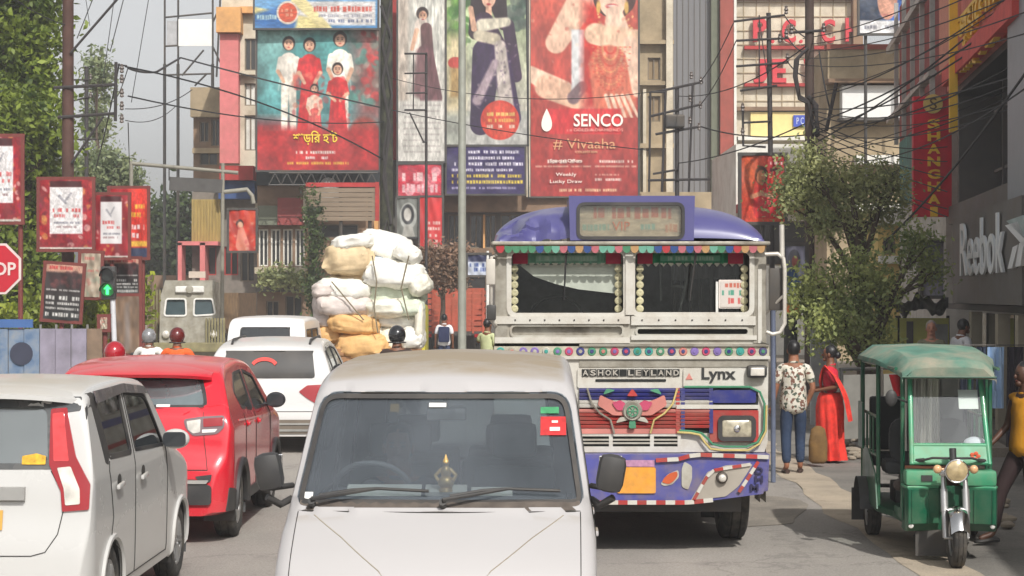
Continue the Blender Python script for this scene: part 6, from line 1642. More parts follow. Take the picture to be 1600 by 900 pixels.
def riders():
	g = 'motorcycle riders waiting in the traffic'
	specs = [(620, 508, 27.5, 1.72, 'rider in a glossy black helmet and brown jacket, in front of the sacks', ('brown', rgb(60, 46, 40)), mat('helmet_black', (.015, .015, .018), .12, coat=.9), ('black', (.02, .02, .02)), 'black motorcycle under the rider in the brown jacket'),
             (276, 515, 29.5, 1.66, 'rider in an orange jacket and dark red helmet, left of the small van', ('orange', rgb(228, 96, 40)), mat('helmet_maroon', rgb(96, 24, 22), .2, coat=.7), ('red', rgb(150, 20, 24)), 'red motorcycle under the rider in the orange jacket'),
             (178, 537, 21.5, 1.64, 'rider in a bright red helmet behind the red car', ('grey', rgb(110, 108, 110)), mat('helmet_red', rgb(160, 16, 34), .15, coat=.9), ('blue', rgb(30, 50, 120)), 'blue motorcycle under the rider in the red helmet'),
             (232, 522, 32, 1.60, 'rider in a white shirt and silver helmet, left of the orange jacket', ('white', rgb(226, 224, 220)), mat('helmet_silver', rgb(150, 150, 152), .2, .4, coat=.7), ('grey', rgb(90, 90, 94)), 'grey motorcycle under the rider in white')]
	for px, py, Z, H, lab, jc, hm, bc, bl in specs:
		p = P(px, py, Z); hz = p.z - .155 * H / 1.7
		H2 = H
		motorcycle(bl, (p.x, Z, 0), PI - .02, bc, g)
		person(lab, (p.x, Z + .0, 0), PI - .02, H2, RIDE, helmet=hm, top=cloth_m('jacket_' + jc[0], jc[1]), sleeve='full', bottom=cloth_m('bike_trousers', rgb(40, 40, 46)), face=False, group=g)
# =============================================================== PRINTS
def board(name, label, cat, px, Z, cv, group=None, th=.12, yaw=0.0, frame=M_DARKMETAL, wave=.02, posts=(), back=True, tilt=0.0):
	"""a hoarding whose printed sheet covers the photo box px=(x0,y0,x1,y1) at depth Z"""
	x0, y0, x1, y1 = px; a = P((x0 + x1) / 2, (y0 + y1) / 2, Z); W, H = (x1 - x0) / S(Z), (y1 - y0) / S(Z)
	root = thing(name, label, cat, (a.x, Z, a.z), yaw, group)
	if tilt: root.rotation_euler = (0, tilt, yaw)
	if cv is not None and cv.w > 60: cv.streak(.10, 11, 26); cv.streak(.10, 12, 55)
	if cv is not None: cv.mesh('printed_sheet', W, H, root, T(0, -.03, 0), wave=wave)
	for (c, d) in (((0, 0, H / 2 + .03), (W + .14, th, .07)), ((0, 0, -H / 2 - .03), (W + .14, th, .07)), ((-W / 2 - .03, 0, 0), (.07, th * .98, H)), ((W / 2 + .03, 0, 0), (.07, th * .98, H))):
		mb = MB(); mb.box(c, d); mb.build('frame_bar', frame, root)
	if back:
		mb = MB(); mb.box((0, .06, 0), (W, .02, H)); mb.build('backing', M_DARKMETAL, root)
	for x in posts:
		mb = MB(); mb.cyl((x, .1, -a.z), (x, .1, H / 2), .05, n=8); mb.build('post', frame, root)
	return root, W, H
SK = (214, 168, 140)
def fig(c, x, y, h, body, dress=None, skin=SK, arm=0, hair=(40, 26, 24), long=True):
	"""small standing figure drawn on a canvas; y = head centre, h = body height"""
	w_ = h * .125
	c.ell(x, y, h * .068 / c.asp, h * .078, hair)
	c.ell(x, y + h * .014, h * .05 / c.asp, h * .06, skin); u = h * .05 / c.asp
	for s in (-1, 1): c.ell(x + s * u * .42, y + h * .004, u * .17, h * .007, (60, 36, 30)); c.limb(x + s * u * .62, y - h * .012, u * .07, x + s * u * .25, y - h * .014, u * .07, (70, 44, 36))
	c.ell(x, y + h * .044, u * .26, h * .007, (170, 60, 60)); c.ell(x + u * .1, y + h * .026, u * .1, h * .012, (186, 138, 112))
	c.limb(x, y + h * .19, w_ * .85, x, y + h * .42, w_ * .72, body)
	if long: c.limb(x, y + h * .40, w_ * .8, x, y + h * .93, w_ * 1.25, dress or body)
	else:
		for s in (-1, 1): c.limb(x + s * w_ * .35, y + h * .42, w_ * .4, x + s * w_ * .45, y + h * .93, w_ * .3, dress or body)
	for k in range(7): c.limb(x + w_ * (k - 3) * .2, y + h * .22, w_ * .05, x + w_ * (k - 3) * .34, y + h * (.5 if not long else .92), w_ * .06, tuple(v * (.82 if k % 2 else 1.08) for v in body), 3, .5)
	for s in (-1, 1): c.limb(x + s * w_ * .8, y + h * .17, w_ * .28, x + s * w_ * (1.05 + arm * .2), y + h * .30, w_ * .22, body); c.limb(x + s * w_ * (1.05 + arm * .2), y + h * .30, w_ * .2, x + s * w_ * (.6 - arm), y + h * (.42 - arm * .1), w_ * .16, skin)
def face(c, x, y, rx, ry):
	for s in (-1, 1): c.ell(x + s * rx * .42, y - ry * .1, rx * .2, ry * .1, (54, 34, 30)); c.limb(x + s * rx * .65, y - ry * .36, rx * .07, x + s * rx * .25, y - ry * .4, rx * .07, (70, 44, 36))
	c.ell(x, y + ry * .55, rx * .3, ry * .12, (176, 54, 56)); c.ell(x + rx * .08, y + ry * .2, rx * .12, ry * .16, (190, 142, 116)); c.ell(x, y - ry * .6, rx * .08, ry * .08, (180, 30, 40))
def hoardings():
	# A: family in red and white
	c = Canvas(190, 222, (96, 148, 148)); c.grad((120, 160, 156), (70, 130, 132), 0, .6); c.streak(.3, 4, 7)
	c.ell(.5, .17, .22, .14, (60, 130, 130), 0, 8, .7); c.rect(.84, .0, 1, .62, (170, 70, 66), 40); c.blot(60, (.78, .02, 1, .55), [(190, 60, 60), (120, 110, 100), (160, 150, 140), (80, 130, 120)], (.015, .045), 3, .7)
	c.grad((150, 60, 60), (168, 44, 44), .72, 1); c.rect(-.1, .64, .28, .80, (140, 62, 66), 20); c.ell(.13, .74, .10, .035, (150, 130, 120), 0, 4, .7); c.ell(.88, .74, .12, .12, (165, 70, 60), 0, 6)
	fig(c, .26, .10, .66, (226, 218, 206), (222, 214, 200), arm=.1, long=False); fig(c, .43, .11, .66, (196, 44, 48), (200, 40, 46), arm=.1); fig(c, .68, .07, .72, (230, 222, 208), (224, 214, 198), long=False)
	fig(c, .47, .42, .44, (226, 200, 180), (196, 44, 48)); fig(c, .66, .28, .58, (190, 46, 48), (196, 36, 44), arm=.3)
	c.blot(50, (.3, .3, .78, .68), [(206, 50, 52), (186, 36, 42), (214, 120, 96)], (.01, .035), 9, .45)
	c.rect(-.1, .70, 1.1, 1.1, (176, 44, 46), 12); c.streak(.14, 6, 10)
	c.line_text(.32, .64, .872, .022, (226, 220, 210), 3); c.line_text(.40, .58, .91, .02, (230, 226, 220), 5); c.line_text(.22, .76, .948, .02, (232, 190, 70), 7)
	r, W, H = board('hoarding', 'large hoarding of a family in red and white clothes on a teal ground', 'hoarding', (402, 46, 592, 266), 72, c)
	text_mesh('শাড়ির হাট', .8, 'lettering', mat('letter_yellow', rgb(230, 200, 60), .5, var=.05), r, T(-.02 * W, -.075, -.27 * H), width=W * .37, height=H * .10, bold=.01)
	# banner above it
	c = Canvas(192, 56, (86, 140, 190)); c.grad((110, 160, 200), (70, 130, 184), 0, 1); c.rect(.36, .28, .98, .92, (212, 208, 206), 3); c.limb(.0, .6, .05, .5, 1.05, .09, (214, 200, 140), 3); c.limb(-.02, .74, .03, .22, .8, .12, (60, 110, 170), 6)
	c.limb(.34, .2, .05, .62, 1.1, .03, (220, 206, 150), 3); c.rect(-.1, -.1, 1.1, .16, (96, 150, 190), 2)
	for k, r_ in ((0, .09), (1, .075)): c.ell(.27, .58, r_, r_ * c.asp, ((222, 206, 190), (206, 86, 56))[k])
	c.line_text(.22, .32, .52, .08, (230, 170, 140), 3); c.line_text(.23, .31, .64, .08, (230, 170, 140), 4)
	c.line_text(.48, .95, .48, .16, (196, 84, 70), 8); c.line_text(.52, .95, .66, .09, (150, 150, 160), 9); c.line_text(.6, .95, .80, .09, (90, 100, 130), 10); c.line_text(.02, .18, .70, .14, (180, 210, 220), 12); c.line_text(.38, .97, .07, .09, (220, 230, 235), 15)
	board('banner', 'long blue and white banner with an orange disc above the family hoarding', 'banner', (398, -14, 590, 44), 71.6, c)
	# H1: woman in a brown saree on cream
	c = Canvas(74, 290, (206, 202, 192)); c.streak(.1, 3, 10); c.rect(.0, .0, .22, .9, (190, 176, 162), 8)
	for k in range(6): c.rect(.55 + k * .07, .04, .58 + k * .07, .52, (176, 176, 168), 3)
	c.ell(.52, .21, .13, .035, (60, 46, 44)); c.ell(.53, .225, .085, .03, SK); c.limb(.5, .27, .14, .52, .40, .15, (214, 200, 188)); c.limb(.60, .29, .12, .64, .46, .13, (110, 78, 78)); c.limb(.58, .42, .17, .70, .66, .24, (112, 76, 80)); c.limb(.50, .42, .1, .48, .62, .16, (120, 84, 86), 8)
	face(c, .53, .225, .085, .03); c.limb(.4, .3, .05, .30, .40, .04, SK); c.streak(.16, 7, 16); c.rect(-.1, .675, 1.1, 1.1, (208, 204, 196), 4)
	for k in range(9): c.line_text(.12, .9, .70 + k * .031, .008, (170, 160, 156), 20 + k)
	board('hoarding', 'tall cream hoarding of a woman in a brown saree, left of the lamp post', 'hoarding', (622, -40, 695, 252), 74, c)
	# H2: woman in a purple and cream saree
	c = Canvas(128, 262, (178, 180, 168)); c.grad((150, 170, 120), (196, 190, 176), 0, .8); c.streak(.2, 9, 9); c.blot(60, (0, 0, .25, .4), [(70, 120, 50), (110, 150, 70), (60, 96, 50)], (.03, .08), 4, .7); c.blot(40, (.75, 0, 1, .3), [(90, 100, 92), (60, 80, 70)], (.03, .08), 5, .7)
	c.rect(.0, .35, .2, .8, (206, 190, 150), 20); c.ell(.11, .52, .09, .035, (190, 70, 60)); c.rect(.05, .55, .16, .72, (170, 140, 90), 6); c.rect(.2, .84, 1.1, 1.1, (180, 178, 172), 12)
	c.limb(.44, .14, .14, .36, .34, .09, (44, 30, 36)); c.limb(.62, .14, .12, .70, .3, .06, (44, 30, 36)); c.ell(.52, .14, .085, .058, (222, 178, 152)); c.limb(.52, .20, .035, .52, .26, .04, (216, 170, 144)); face(c, .52, .145, .085, .058)
	c.limb(.46, .28, .12, .60, .42, .13, (60, 40, 62)); c.limb(.76, .30, .075, .86, .60, .07, (58, 36, 62)); c.limb(.50, .46, .18, .42, .88, .13, (52, 34, 66)); c.limb(.66, .50, .13, .82, .84, .10, (60, 40, 76))
	c.limb(.44, .30, .08, .74, .28, .055, (206, 198, 178), 3); c.limb(.40, .36, .07, .60, .38, .07, (202, 190, 166), 3); c.limb(.34, .32, .035, .30, .20, .03, (214, 168, 140)); c.limb(.66, .42, .07, .76, .88, .10, (188, 176, 168), 3); c.limb(.60, .52, .045, .38, .74, .06, (170, 150, 158), 4)
	c.blot(90, (.32, .4, .9, .92), [(90, 70, 100), (46, 28, 56), (196, 184, 176)], (.006, .018), 6, .5); c.streak(.1, 2, 20)
	for r_, col in ((.25, (200, 60, 44)), (.22, (206, 70, 50))): c.ell(.66, .855, r_ * .95, r_ * c.asp * .95, col)
	for k, cc in enumerate(((226, 200, 110), (226, 180, 90), (230, 210, 190))): c.line_text(.50, .84, .82 + k * .036, .022, cc, 30 + k)
	board('hoarding', 'tall hoarding of a woman in a purple and cream saree above the purple text board', 'hoarding', (698, -40, 824, 226), 74.4, c, wave=.015)
	c = Canvas(122, 75, (52, 40, 88)); c.streak(.12, 5, 8)
	for k, (cc, x1, hh) in enumerate((((226, 222, 230), .92, .07), ((226, 222, 230), .86, .07), ((226, 222, 230), .97, .075), ((226, 222, 230), .84, .06), ((222, 196, 70), .95, .075), ((222, 196, 70), .97, .08), ((190, 184, 206), .88, .045))): c.line_text(.07 if k > 1 else .28, x1, .12 + k * .125, hh, cc, 40 + k)
	board('text_board', 'purple board of white and yellow lettering below the purple saree hoarding', 'sign', (698, 229, 820, 303), 74.2, c)
	# H3: jewellery hoarding
	c = Canvas(170, 345, (178, 70, 60)); c.grad((196, 92, 74), (176, 66, 58), 0, .6); c.streak(.14, 8, 7)
	lt = (232, 196, 172)
	c.limb(.05, .02, .12, .28, -.02, .1, lt); c.limb(.24, .30, .10, .62, .0, .16, (226, 186, 160), 3); c.limb(.0, .44, .07, .30, .52, .10, lt, 3); c.limb(.15, .50, .11, .55, .58, .09, (222, 178, 150), 3); c.rect(.38, .24, .50, .52, (206, 206, 206), 3); c.limb(.40, .55, .06, .48, .50, .05, (120, 96, 100), 3)
	c.rect(.50, .12, .66, .6, (196, 44, 38), 20); c.ell(.78, .09, .20, .10, (70, 40, 34)); c.ell(.76, .10, .13, .085, lt); c.ell(.755, .135, .055, .012, (186, 44, 50), 0, 2); c.ell(.755, .133, .04, .005, (240, 230, 224), 0, 2); c.ell(.76, .10, .018, .012, (214, 160, 136), 0, 3)
	for s in (-1, 1): c.ell(.76 + s * .055, .072, .026, .006, (50, 30, 28), 0, 2); c.ell(.76 + s * .13, .14, .02, .03, (214, 170, 90), 0, 2)
	c.blot(40, (.60, .17, .96, .27), [(232, 196, 130), (214, 160, 90)], (.006, .012), 77, .9); c.limb(.78, .17, .08, .80, .26, .13, lt, 3); c.limb(.60, .26, .1, .98, .30, .12, (230, 190, 160), 3)
	c.limb(.72, .40, .18, .78, .56, .20, (206, 110, 84), 4); c.limb(.92, .30, .06, 1.0, .52, .06, (228, 190, 166), 3)
	for k in range(7):
		for s in np.linspace(0, 1, 22):
			a = PI * s; c.ell(.74 + (.05 + .022 * k) * math.cos(a), .32 + (.03 + .028 * k) * math.sin(a), .008, .008 * c.asp * .6, (222, 170, 110) if k % 2 else (196, 50, 40), 0, 2, .8)
	for k in range(5): c.limb(.70 + k * .05, .54, .018, .76 + k * .06, .64, .012, lt, 2)
	c.blot(80, (.0, .0, 1, .62), [(214, 110, 88), (190, 60, 52), (232, 200, 176)], (.006, .02), 12, .35)
	c.grad((176, 66, 58), (160, 50, 48), .64, 1.0); c.rect(.16, .60, .84, .715, (206, 50, 54), 3)
	c.line_text(.34, .80, .698, .010, (220, 150, 140), 3); c.line_text(.40, .62, .795, .007, (210, 160, 140), 4)
	c.line_text(.16, .48, .840, .018, (232, 214, 204), 61); c.line_text(.64, .95, .840, .013, (232, 214, 204), 62); c.line_text(.05, .56, .862, .008, (222, 180, 160), 63); c.line_text(.60, .98, .862, .008, (222, 180, 160), 64)
	c.line_text(.60, .82, .90, .007, (226, 180, 160), 67); c.line_text(.60, .84, .922, .012, (232, 214, 204), 68)
	c.line_text(.25, .8, .97, .014, (226, 190, 150), 69)
	r, W, H = board('hoarding', 'red jewellery hoarding reading SENCO, directly above the bus', 'hoarding', (829, -36, 997, 307), 75, c)
	cream = mat('letter_cream', rgb(240, 226, 216), .5, var=.03); gold = mat('letter_gold', rgb(206, 150, 110), .5, var=.05)
	text_mesh('SENCO', .8, 'lettering', cream, r, T(.13 * W, -.08, -.153 * H), width=W * .46, height=H * .058, bold=.012)
	text_mesh('GOLD & DIAMONDS', .3, 'lettering', mat('letter_rose', rgb(228, 150, 140), .5), r, T(.13 * W, -.08, -.197 * H), width=W * .46, height=H * .013)
	text_mesh('# Vivaaha', .8, 'lettering', gold, r, T(.0 * W, -.08, -.262 * H), width=W * .58, height=H * .05)
	text_mesh('COLLECTION', .3, 'lettering', gold, r, T(.02 * W, -.08, -.298 * H), width=W * .2, height=H * .011)
	text_mesh('Special Offers', .3, 'lettering', cream, r, T(-.17 * W, -.082, -.340 * H), width=W * .30, height=H * .02)
	text_mesh('Weekly', .3, 'lettering', cream, r, T(-.17 * W, -.08, -.402 * H), width=W * .19, height=H * .02)
	text_mesh('Lucky Draw', .3, 'lettering', cream, r, T(-.17 * W, -.08, -.434 * H), width=W * .30, height=H * .02)
	dr = MB(); dr.prism([(-.35 * W + .28 * math.sin(t) * (.5 - .5 * math.cos(t / 1.0)) ** .6, -.152 * H + .45 * math.cos(t)) for t in np.linspace(0, 2 * PI, 25)[:-1]], -.085, -.075); dr.build('drop_emblem', cream, r)
	# right: blue hoarding with a chin, white strip
	c = Canvas(106, 84, (60, 110, 190)); c.grad((60, 90, 130), (40, 100, 210), 0, 1, .4, 1); c.rect(-.1, -.1, .40, 1.1, (40, 56, 80), 24); c.blot(30, (0, 0, .3, .8), [(60, 70, 90), (90, 90, 100), (30, 40, 60)], (.02, .06), 3, .6)
	c.ell(.42, .35, .15, .40, (206, 150, 126)); c.ell(.40, .66, .07, .02, (186, 110, 100), .1, 3); c.rect(-.1, .76, 1.1, 1.1, (224, 222, 222), 2); c.line_text(.08, .9, .88, .07, (120, 120, 130), 5); c.streak(.08, 4, 10)
	board('hoarding', 'blue hoarding with a face and a white strip of text, at the top right', 'hoarding', (1343, -32, 1447, 52), 58, c, posts=(-.8, .8))
	# mounted posters
	c = Canvas(68, 104, (196, 64, 44)); c.streak(.2, 5, 6); c.limb(.5, .42, .2, .6, .8, .32, (200, 30, 36)); c.ell(.46, .30, .15, .14, (50, 30, 30)); c.ell(.46, .33, .10, .11, (190, 130, 100)); c.limb(.25, .62, .05, .48, .56, .05, (196, 140, 110)); c.limb(.75, .62, .05, .5, .58, .05, (196, 140, 110)); c.ell(.2, .25, .18, .22, (230, 120, 50), 0, 30, .7)
	c.rect(.62, .04, 1.0, .30, (170, 30, 40), 3); c.line_text(.66, .97, .12, .05, (230, 210, 200), 3); c.line_text(.66, .97, .22, .05, (40, 20, 24), 5); c.rect(-.1, .94, 1.1, 1.1, (210, 70, 40), 2)
	board('poster', 'orange and red poster of a seated woman, right of the bus roof', 'poster', (1158, 243, 1226, 347), 42, c, posts=(0,))
	c = Canvas(42, 64, (196, 58, 44)); c.streak(.2, 5, 6); c.ell(.4, .35, .14, .12, (60, 36, 34)); c.ell(.42, .38, .1, .09, (220, 170, 140)); c.limb(.45, .5, .12, .5, .85, .25, (214, 130, 110)); c.rect(.7, .05, 1.0, .35, (210, 80, 50), 8); c.blot(30, (0, .2, 1, 1), [(220, 120, 90), (180, 40, 36), (226, 180, 160)], (.03, .08), 3, .5)
	board('poster', 'small red poster of a person on a yellow pole, above the far truck', 'poster', (358, 328, 400, 392), 58, c)
def lattice(mb, a, b, w_, n, r=.03):
	"""flat truss between points a and b in xz"""
	a = Vector(a); b = Vector(b); d = (b - a); u = Vector((0, 0, w_))
	mb.cyl(a, b, r, n=5); mb.cyl(a + u, b + u, r, n=5)
	for i in range(n): mb.cyl(a + d * (i / n), a + d * ((i + .5) / n) + u, r * .8, n=4); mb.cyl(a + d * ((i + .5) / n) + u, a + d * ((i + 1) / n), r * .8, n=4)
# =============================================================== FAR BUILDINGS
def block(name, label, px, Z, depth, m, windows=(), group=None, bands=(), cat='building', top=None, extra=None, roof=True):
	"""building with its front at Z; px=(x0,ytop,x1); windows: (x0,y0,x1,y1,mat[,frame])"""
	x0, y0, x1 = px; a = P(x0, y0, Z); b = P(x1, y0, Z); h = a.z; cx = (a.x + b.x) / 2; Wd = b.x - a.x
	root = thing(name, label, cat, (cx, Z, 0), 0, group)
	def q(x, y): p = P(x, y, Z); return (p.x - cx, p.z)
	hs = []
	for w_ in windows:
		(xa, zb), (xb, za) = q(w_[0], w_[1]), q(w_[2], w_[3]); hs.append([(xa, za), (xb, za), (xb, zb), (xa, zb)])
	wl = plate('front_wall', [(-Wd / 2, 0), (Wd / 2, 0), (Wd / 2, h), (-Wd / 2, h)], m, root, 0, .25, hs, step=3)
	mb = MB(); mb.box((-Wd / 2 + .1, depth / 2 + .13, h / 2), (.2, depth - .24, h)); mb.build('side_wall', m, root)
	mb = MB(); mb.box((Wd / 2 - .1, depth / 2 + .13, h / 2), (.2, depth - .24, h)); mb.build('side_wall', m, root)
	mb = MB(); mb.box((0, depth, h / 2), (Wd, .2, h)); mb.build('rear_wall', m, root)
	if roof: mb = MB(); mb.box((0, depth / 2, h - .12), (Wd - .42, depth - .3, .2)); mb.build('roof', m, root)
	for w_, hh in zip(windows, hs):
		cx_, cz_ = (hh[0][0] + hh[1][0]) / 2, (hh[0][1] + hh[2][1]) / 2; ww, wh = hh[1][0] - hh[0][0], hh[2][1] - hh[0][1]
		mb = MB(); t = .05
		for c, d in (((cx_, .12, hh[0][1] + t / 2), (ww, .08, t)), ((cx_, .12, hh[2][1] - t / 2), (ww, .08, t)), ((hh[0][0] + t / 2, .12, cz_), (t, .08, wh - 2 * t)), ((hh[1][0] - t / 2, .12, cz_), (t, .08, wh - 2 * t)), ((cx_, .12, cz_), (t, .06, wh - 2 * t))): mb.box(c, d)
		f = mb.build('window', w_[5] if len(w_) > 5 else FRM, root)
		mb = MB(); mb.box((cx_, .17, cz_), (ww, .012, wh)); mb.build('pane', w_[4], f)
	for (xa, ya, xb, yb, mm, pr) in bands:
		(u0, v1), (u1, v0) = q(xa, ya), q(xb, yb); mb = MB(); mb.box(((u0 + u1) / 2, -pr / 2, (v0 + v1) / 2), (u1 - u0, pr, v1 - v0), None, .0); mb.build('ledge' if (xb - xa) > (yb - ya) else 'pier', mm, root)
	return root, q, h
FRM = mat('window_frame_paint', rgb(120, 108, 92), .7)
WD = mat('dark_window', rgb(50, 50, 50), .25, coat=.4, var=.35, scale=.8)
def city():
	cream = mat('wall_cream', rgb(206, 196, 176), .9, var=.1, scale=1, bump=.3, dirt=rgb(140, 124, 100), dirt_amt=.6, dscale=.9)
	beige = mat('wall_beige', rgb(168, 150, 122), .9, var=.12, scale=1, bump=.3, dirt=rgb(110, 100, 80), dirt_amt=.7, dscale=.8)
	brown = mat('wall_brown', rgb(138, 112, 90), .9, var=.15, scale=1.2, bump=.3, dirt=rgb(84, 72, 60), dirt_amt=.6, dscale=.9)
	grey = mat('wall_grey', rgb(118, 118, 121), .85, var=.08, scale=.6, stretch=(3, 1, .3), dirt=rgb(110, 108, 106), dirt_amt=.5)
	dgrey = mat('wall_dark_grey', rgb(96, 92, 88), .8, var=.2, scale=1.2, dirt=rgb(60, 56, 50), dirt_amt=.5)
	pink = mat('wall_pink', rgb(208, 118, 118), .85, var=.1, dirt=rgb(170, 110, 100), dirt_amt=.5)
	ored = mat('wall_red', rgb(170, 50, 48), .8, var=.12, dirt=rgb(110, 60, 52), dirt_amt=.5)
	orange = mat('wall_orange', rgb(214, 160, 100), .85, var=.1, dirt=rgb(150, 116, 84), dirt_amt=.5)
	brick = mat('panel_brick_red', rgb(154, 76, 66), .8, var=.1, dirt=rgb(120, 76, 62), dirt_amt=.5)
	gg = mat('panel_grey_green', rgb(104, 108, 92), .8, var=.1)
	yel = mat('corrugated_yellow', rgb(170, 146, 84), .7, var=.2, stretch=(6, 1, .4), dirt=rgb(110, 96, 70), dirt_amt=.5)
	steel = mat('sheet_blue', rgb(44, 74, 128), .6, var=.2, dirt=rgb(70, 80, 90), dirt_amt=.5)
	white = mat('wall_white', rgb(222, 220, 212), .85, var=.06, dirt=rgb(160, 150, 134), dirt_amt=.4)
	# far left: brown block with windows, then the pink-columned corner building
	block('brown_building', 'weathered brown building at the left end of the hoardings, partly behind the pink column', (302, 138, 346), 86, 14, brown, [(312, 190, 326, 222, WD), (330, 186, 343, 228, WD), (312, 236, 340, 258, WD)], bands=[(300, 138, 346, 184, beige, .5), (302, 232, 346, 240, beige, .3)])
	r, q, h = block('corner_building', 'narrow white and pink corner building with an orange capital, left of the family hoarding', (346, -20, 404), 80, 16, cream, [(382, 60, 400, 110, WD), (382, 130, 400, 165, white), (382, 180, 400, 235, white)],
					bands=[(346, 55, 375, 256, pink, .5), (342, 15, 380, 54, orange, .8), (376, 12, 404, 22, orange, .4), (376, 112, 402, 118, cream, .4)])
	block('low_corrugated_shop', 'low shop with yellow corrugated siding and red posts, left of the small red poster', (300, 300, 402), 76, 10, mat('shop_grey', rgb(120, 112, 104), .85, var=.2),
          [(312, 385, 338, 430, WD, ored), (350, 385, 372, 430, WD, ored), (376, 385, 398, 440, WD)], bands=[(301, 312, 346, 380, yel, .25), (284, 378, 346, 384, pink, .9), (284, 380, 290, 440, pink, .9), (318, 380, 326, 440, pink, .9), (350, 262, 402, 284, ored, 1.2), (346, 284, 402, 312, steel, .8), (400, 318, 404, 380, cream, .3)])
	# corrugation ribs as real relief
	for k in range(9):
		p = P(304 + k * 4.9, 346, 75.7); mb = MB(); mb.cyl((p.x, 75.72, P(0, 379, 75.7).z), (p.x, 75.72, P(0, 313, 75.7).z), .035, n=6); o = mb.build('corrugation_rib', yel); o.parent = bpy.data.objects['low_corrugated_shop']; o.matrix_parent_inverse = o.parent.matrix_world.inverted() if False else Matrix.Translation(-Vector(o.parent.location))
	wins = [(404 + k * 19, 358, 419 + k * 19, 416, WD, white) for k in range(4)]
	block('long_brown_shops', 'brown shop row with tall dark windows under the family hoarding', (402, 268, 596), 74, 14, brown, wins + [(500, 350, 560, 372, WD), (416, 470, 436, 520, WD), (446, 462, 472, 520, WD), (500, 460, 540, 520, WD)],
          bands=[(404, 322, 436, 352, gg, .4), (436, 310, 478, 352, mat('fascia_dull_red', rgb(140, 60, 58), .7, var=.15), .5), (477, 300, 482, 348, cream, .7), (402, 418, 480, 428, cream, .8), (402, 446, 480, 456, dgrey, .5), (586, 345, 592, 400, orange, .5), (402, 268, 594, 290, mat('truss_dark', rgb(40, 46, 50), .8), .3)])
	# back of a brown billboard in horizontal planks, with a dome tank on it
	root = thing('brown_billboard', 'blank brown plank billboard with a red edge below the family hoarding', 'billboard', (0, 0, 0))
	x0 = P(478, 0, 71).x; x1 = P(586, 0, 71).x; pm = mat('plank_brown', rgb(134, 118, 100), .85, var=.12, stretch=(.4, 1, 3), dirt=rgb(104, 90, 76), dirt_amt=.4)
	z0, z1 = P(0, 345, 71).z, P(0, 293, 71).z; n = 7
	for k in range(n):
		za, zb = z0 + (z1 - z0) * k / n, z0 + (z1 - z0) * (k + 1) / n - .02; mb = MB(); mb.box(((x0 + x1) / 2, 71 + .012 * (k % 2), (za + zb) / 2), (x1 - x0, .06, zb - za)); mb.build('plank', pm, root)
	for c, d in (((x1 + .08, 71, (z0 + z1) / 2 + .1), (.14, .14, z1 - z0 + .2)), (((x0 + x1) / 2, 71, z1 + .1), (x1 - x0, .14, .16))): mb = MB(); mb.box(c, d); mb.build('edge_board', ored, root)
	for x in (x0 + .3, (x0 + x1) / 2, x1 - .2): mb = MB(); mb.cyl((x, 71.12, 0), (x, 71.12, z1), .07, n=8); mb.build('post', M_DARKMETAL, root)
	p = P(511, 292, 72); mb = MB(); rg = [[Vector((.36 * math.cos(t) * r_, .36 * math.sin(t) * r_, z)) for t in np.linspace(0, 2 * PI, 17)[:-1]] for r_, z in ((1.05, -.5), (1.05, 0), (.98, .15), (.8, .3), (.5, .4), (.05, .44))]; mb.loft(rg); o = mb.build('water_tank', mat('tank_grey', rgb(160, 156, 150), .6), None, smooth=50); o.location = (p.x, 72.6, p.z - .05); tag(o, 'pale grey domed water tank behind the blank brown billboard', 'tank')
	# truss below the family hoarding
	mb = MB(); a, b = P(420, 289, 71.9), P(590, 289, 71.9); lattice(mb, a, b, .45, 9, .03); o = mb.build('truss', M_DARKMETAL, bpy.data.objects['hoarding'] if 'hoarding' in bpy.data.objects else None)
	o.matrix_parent_inverse = Matrix.Translation(-Vector(o.parent.location))
	# middle building carrying the saree hoardings
	wins = [(700, 335, 720, 385, WD), (734, 335, 754, 388, WD), (758, 335, 775, 388, WD), (782, 335, 812, 388, WD), (640, 420, 680, 520, WD), (700, 430, 760, 520, WD), (790, 430, 820, 520, WD), (840, 340, 880, 400, WD), (900, 340, 940, 400, WD), (960, 340, 990, 400, WD)]
	block('middle_building', 'dull brown building behind the saree and jewellery hoardings', (598, -60, 1000), 76, 18, dgrey, wins,
          bands=[(614, -60, 640, 250, ored, .6), (692, 304, 1000, 332, brown, .8), (690, 388, 1000, 398, brown, .4), (822, -60, 828, 310, cream, 1.3), (755, 336, 758, 388, orange, .4)])
	c = Canvas(68, 49, (196, 54, 72)); c.streak(.15, 3, 6); c.blot(14, (.1, .2, .9, .9), [(226, 130, 140), (230, 170, 176), (180, 40, 60)], (.06, .12), 3, .8); c.line_text(.1, .9, .4, .3, (232, 190, 190), 3); c.line_text(.1, .9, .75, .3, (230, 180, 184), 8)
	board('shop_sign', 'square red sign with pale lettering under the cream saree hoarding', 'sign', (622, 257, 690, 306), 73.6, c)
	c = Canvas(40, 64, (120, 122, 116)); c.ell(.5, .46, .36, .34, (176, 178, 172)); c.ell(.48, .42, .27, .26, (60, 60, 62)); c.ell(.47, .42, .16, .17, (190, 186, 178)); c.limb(.5, .8, .2, .5, 1.0, .3, (170, 168, 160)); c.streak(.1, 2, 9)
	board('portrait_sign', 'grey portrait sign of a woman beside the upright red sign', 'sign', (620, 310, 656, 370), 73.5, c)
	c = Canvas(36, 88, (204, 50, 52)); c.streak(.12, 4, 6);
	for k, y in enumerate((.46, .56, .68, .78, .86, .93)): c.line_text(.30, .9, y, .06, (232, 200, 190), 50 + k)
	c.rect(.18, 0, .24, 1, (180, 40, 50), 2)
	board('upright_sign', 'upright red sign with small white lettering above the flowering shrub', 'sign', (656, 308, 691, 396), 73.4, c)
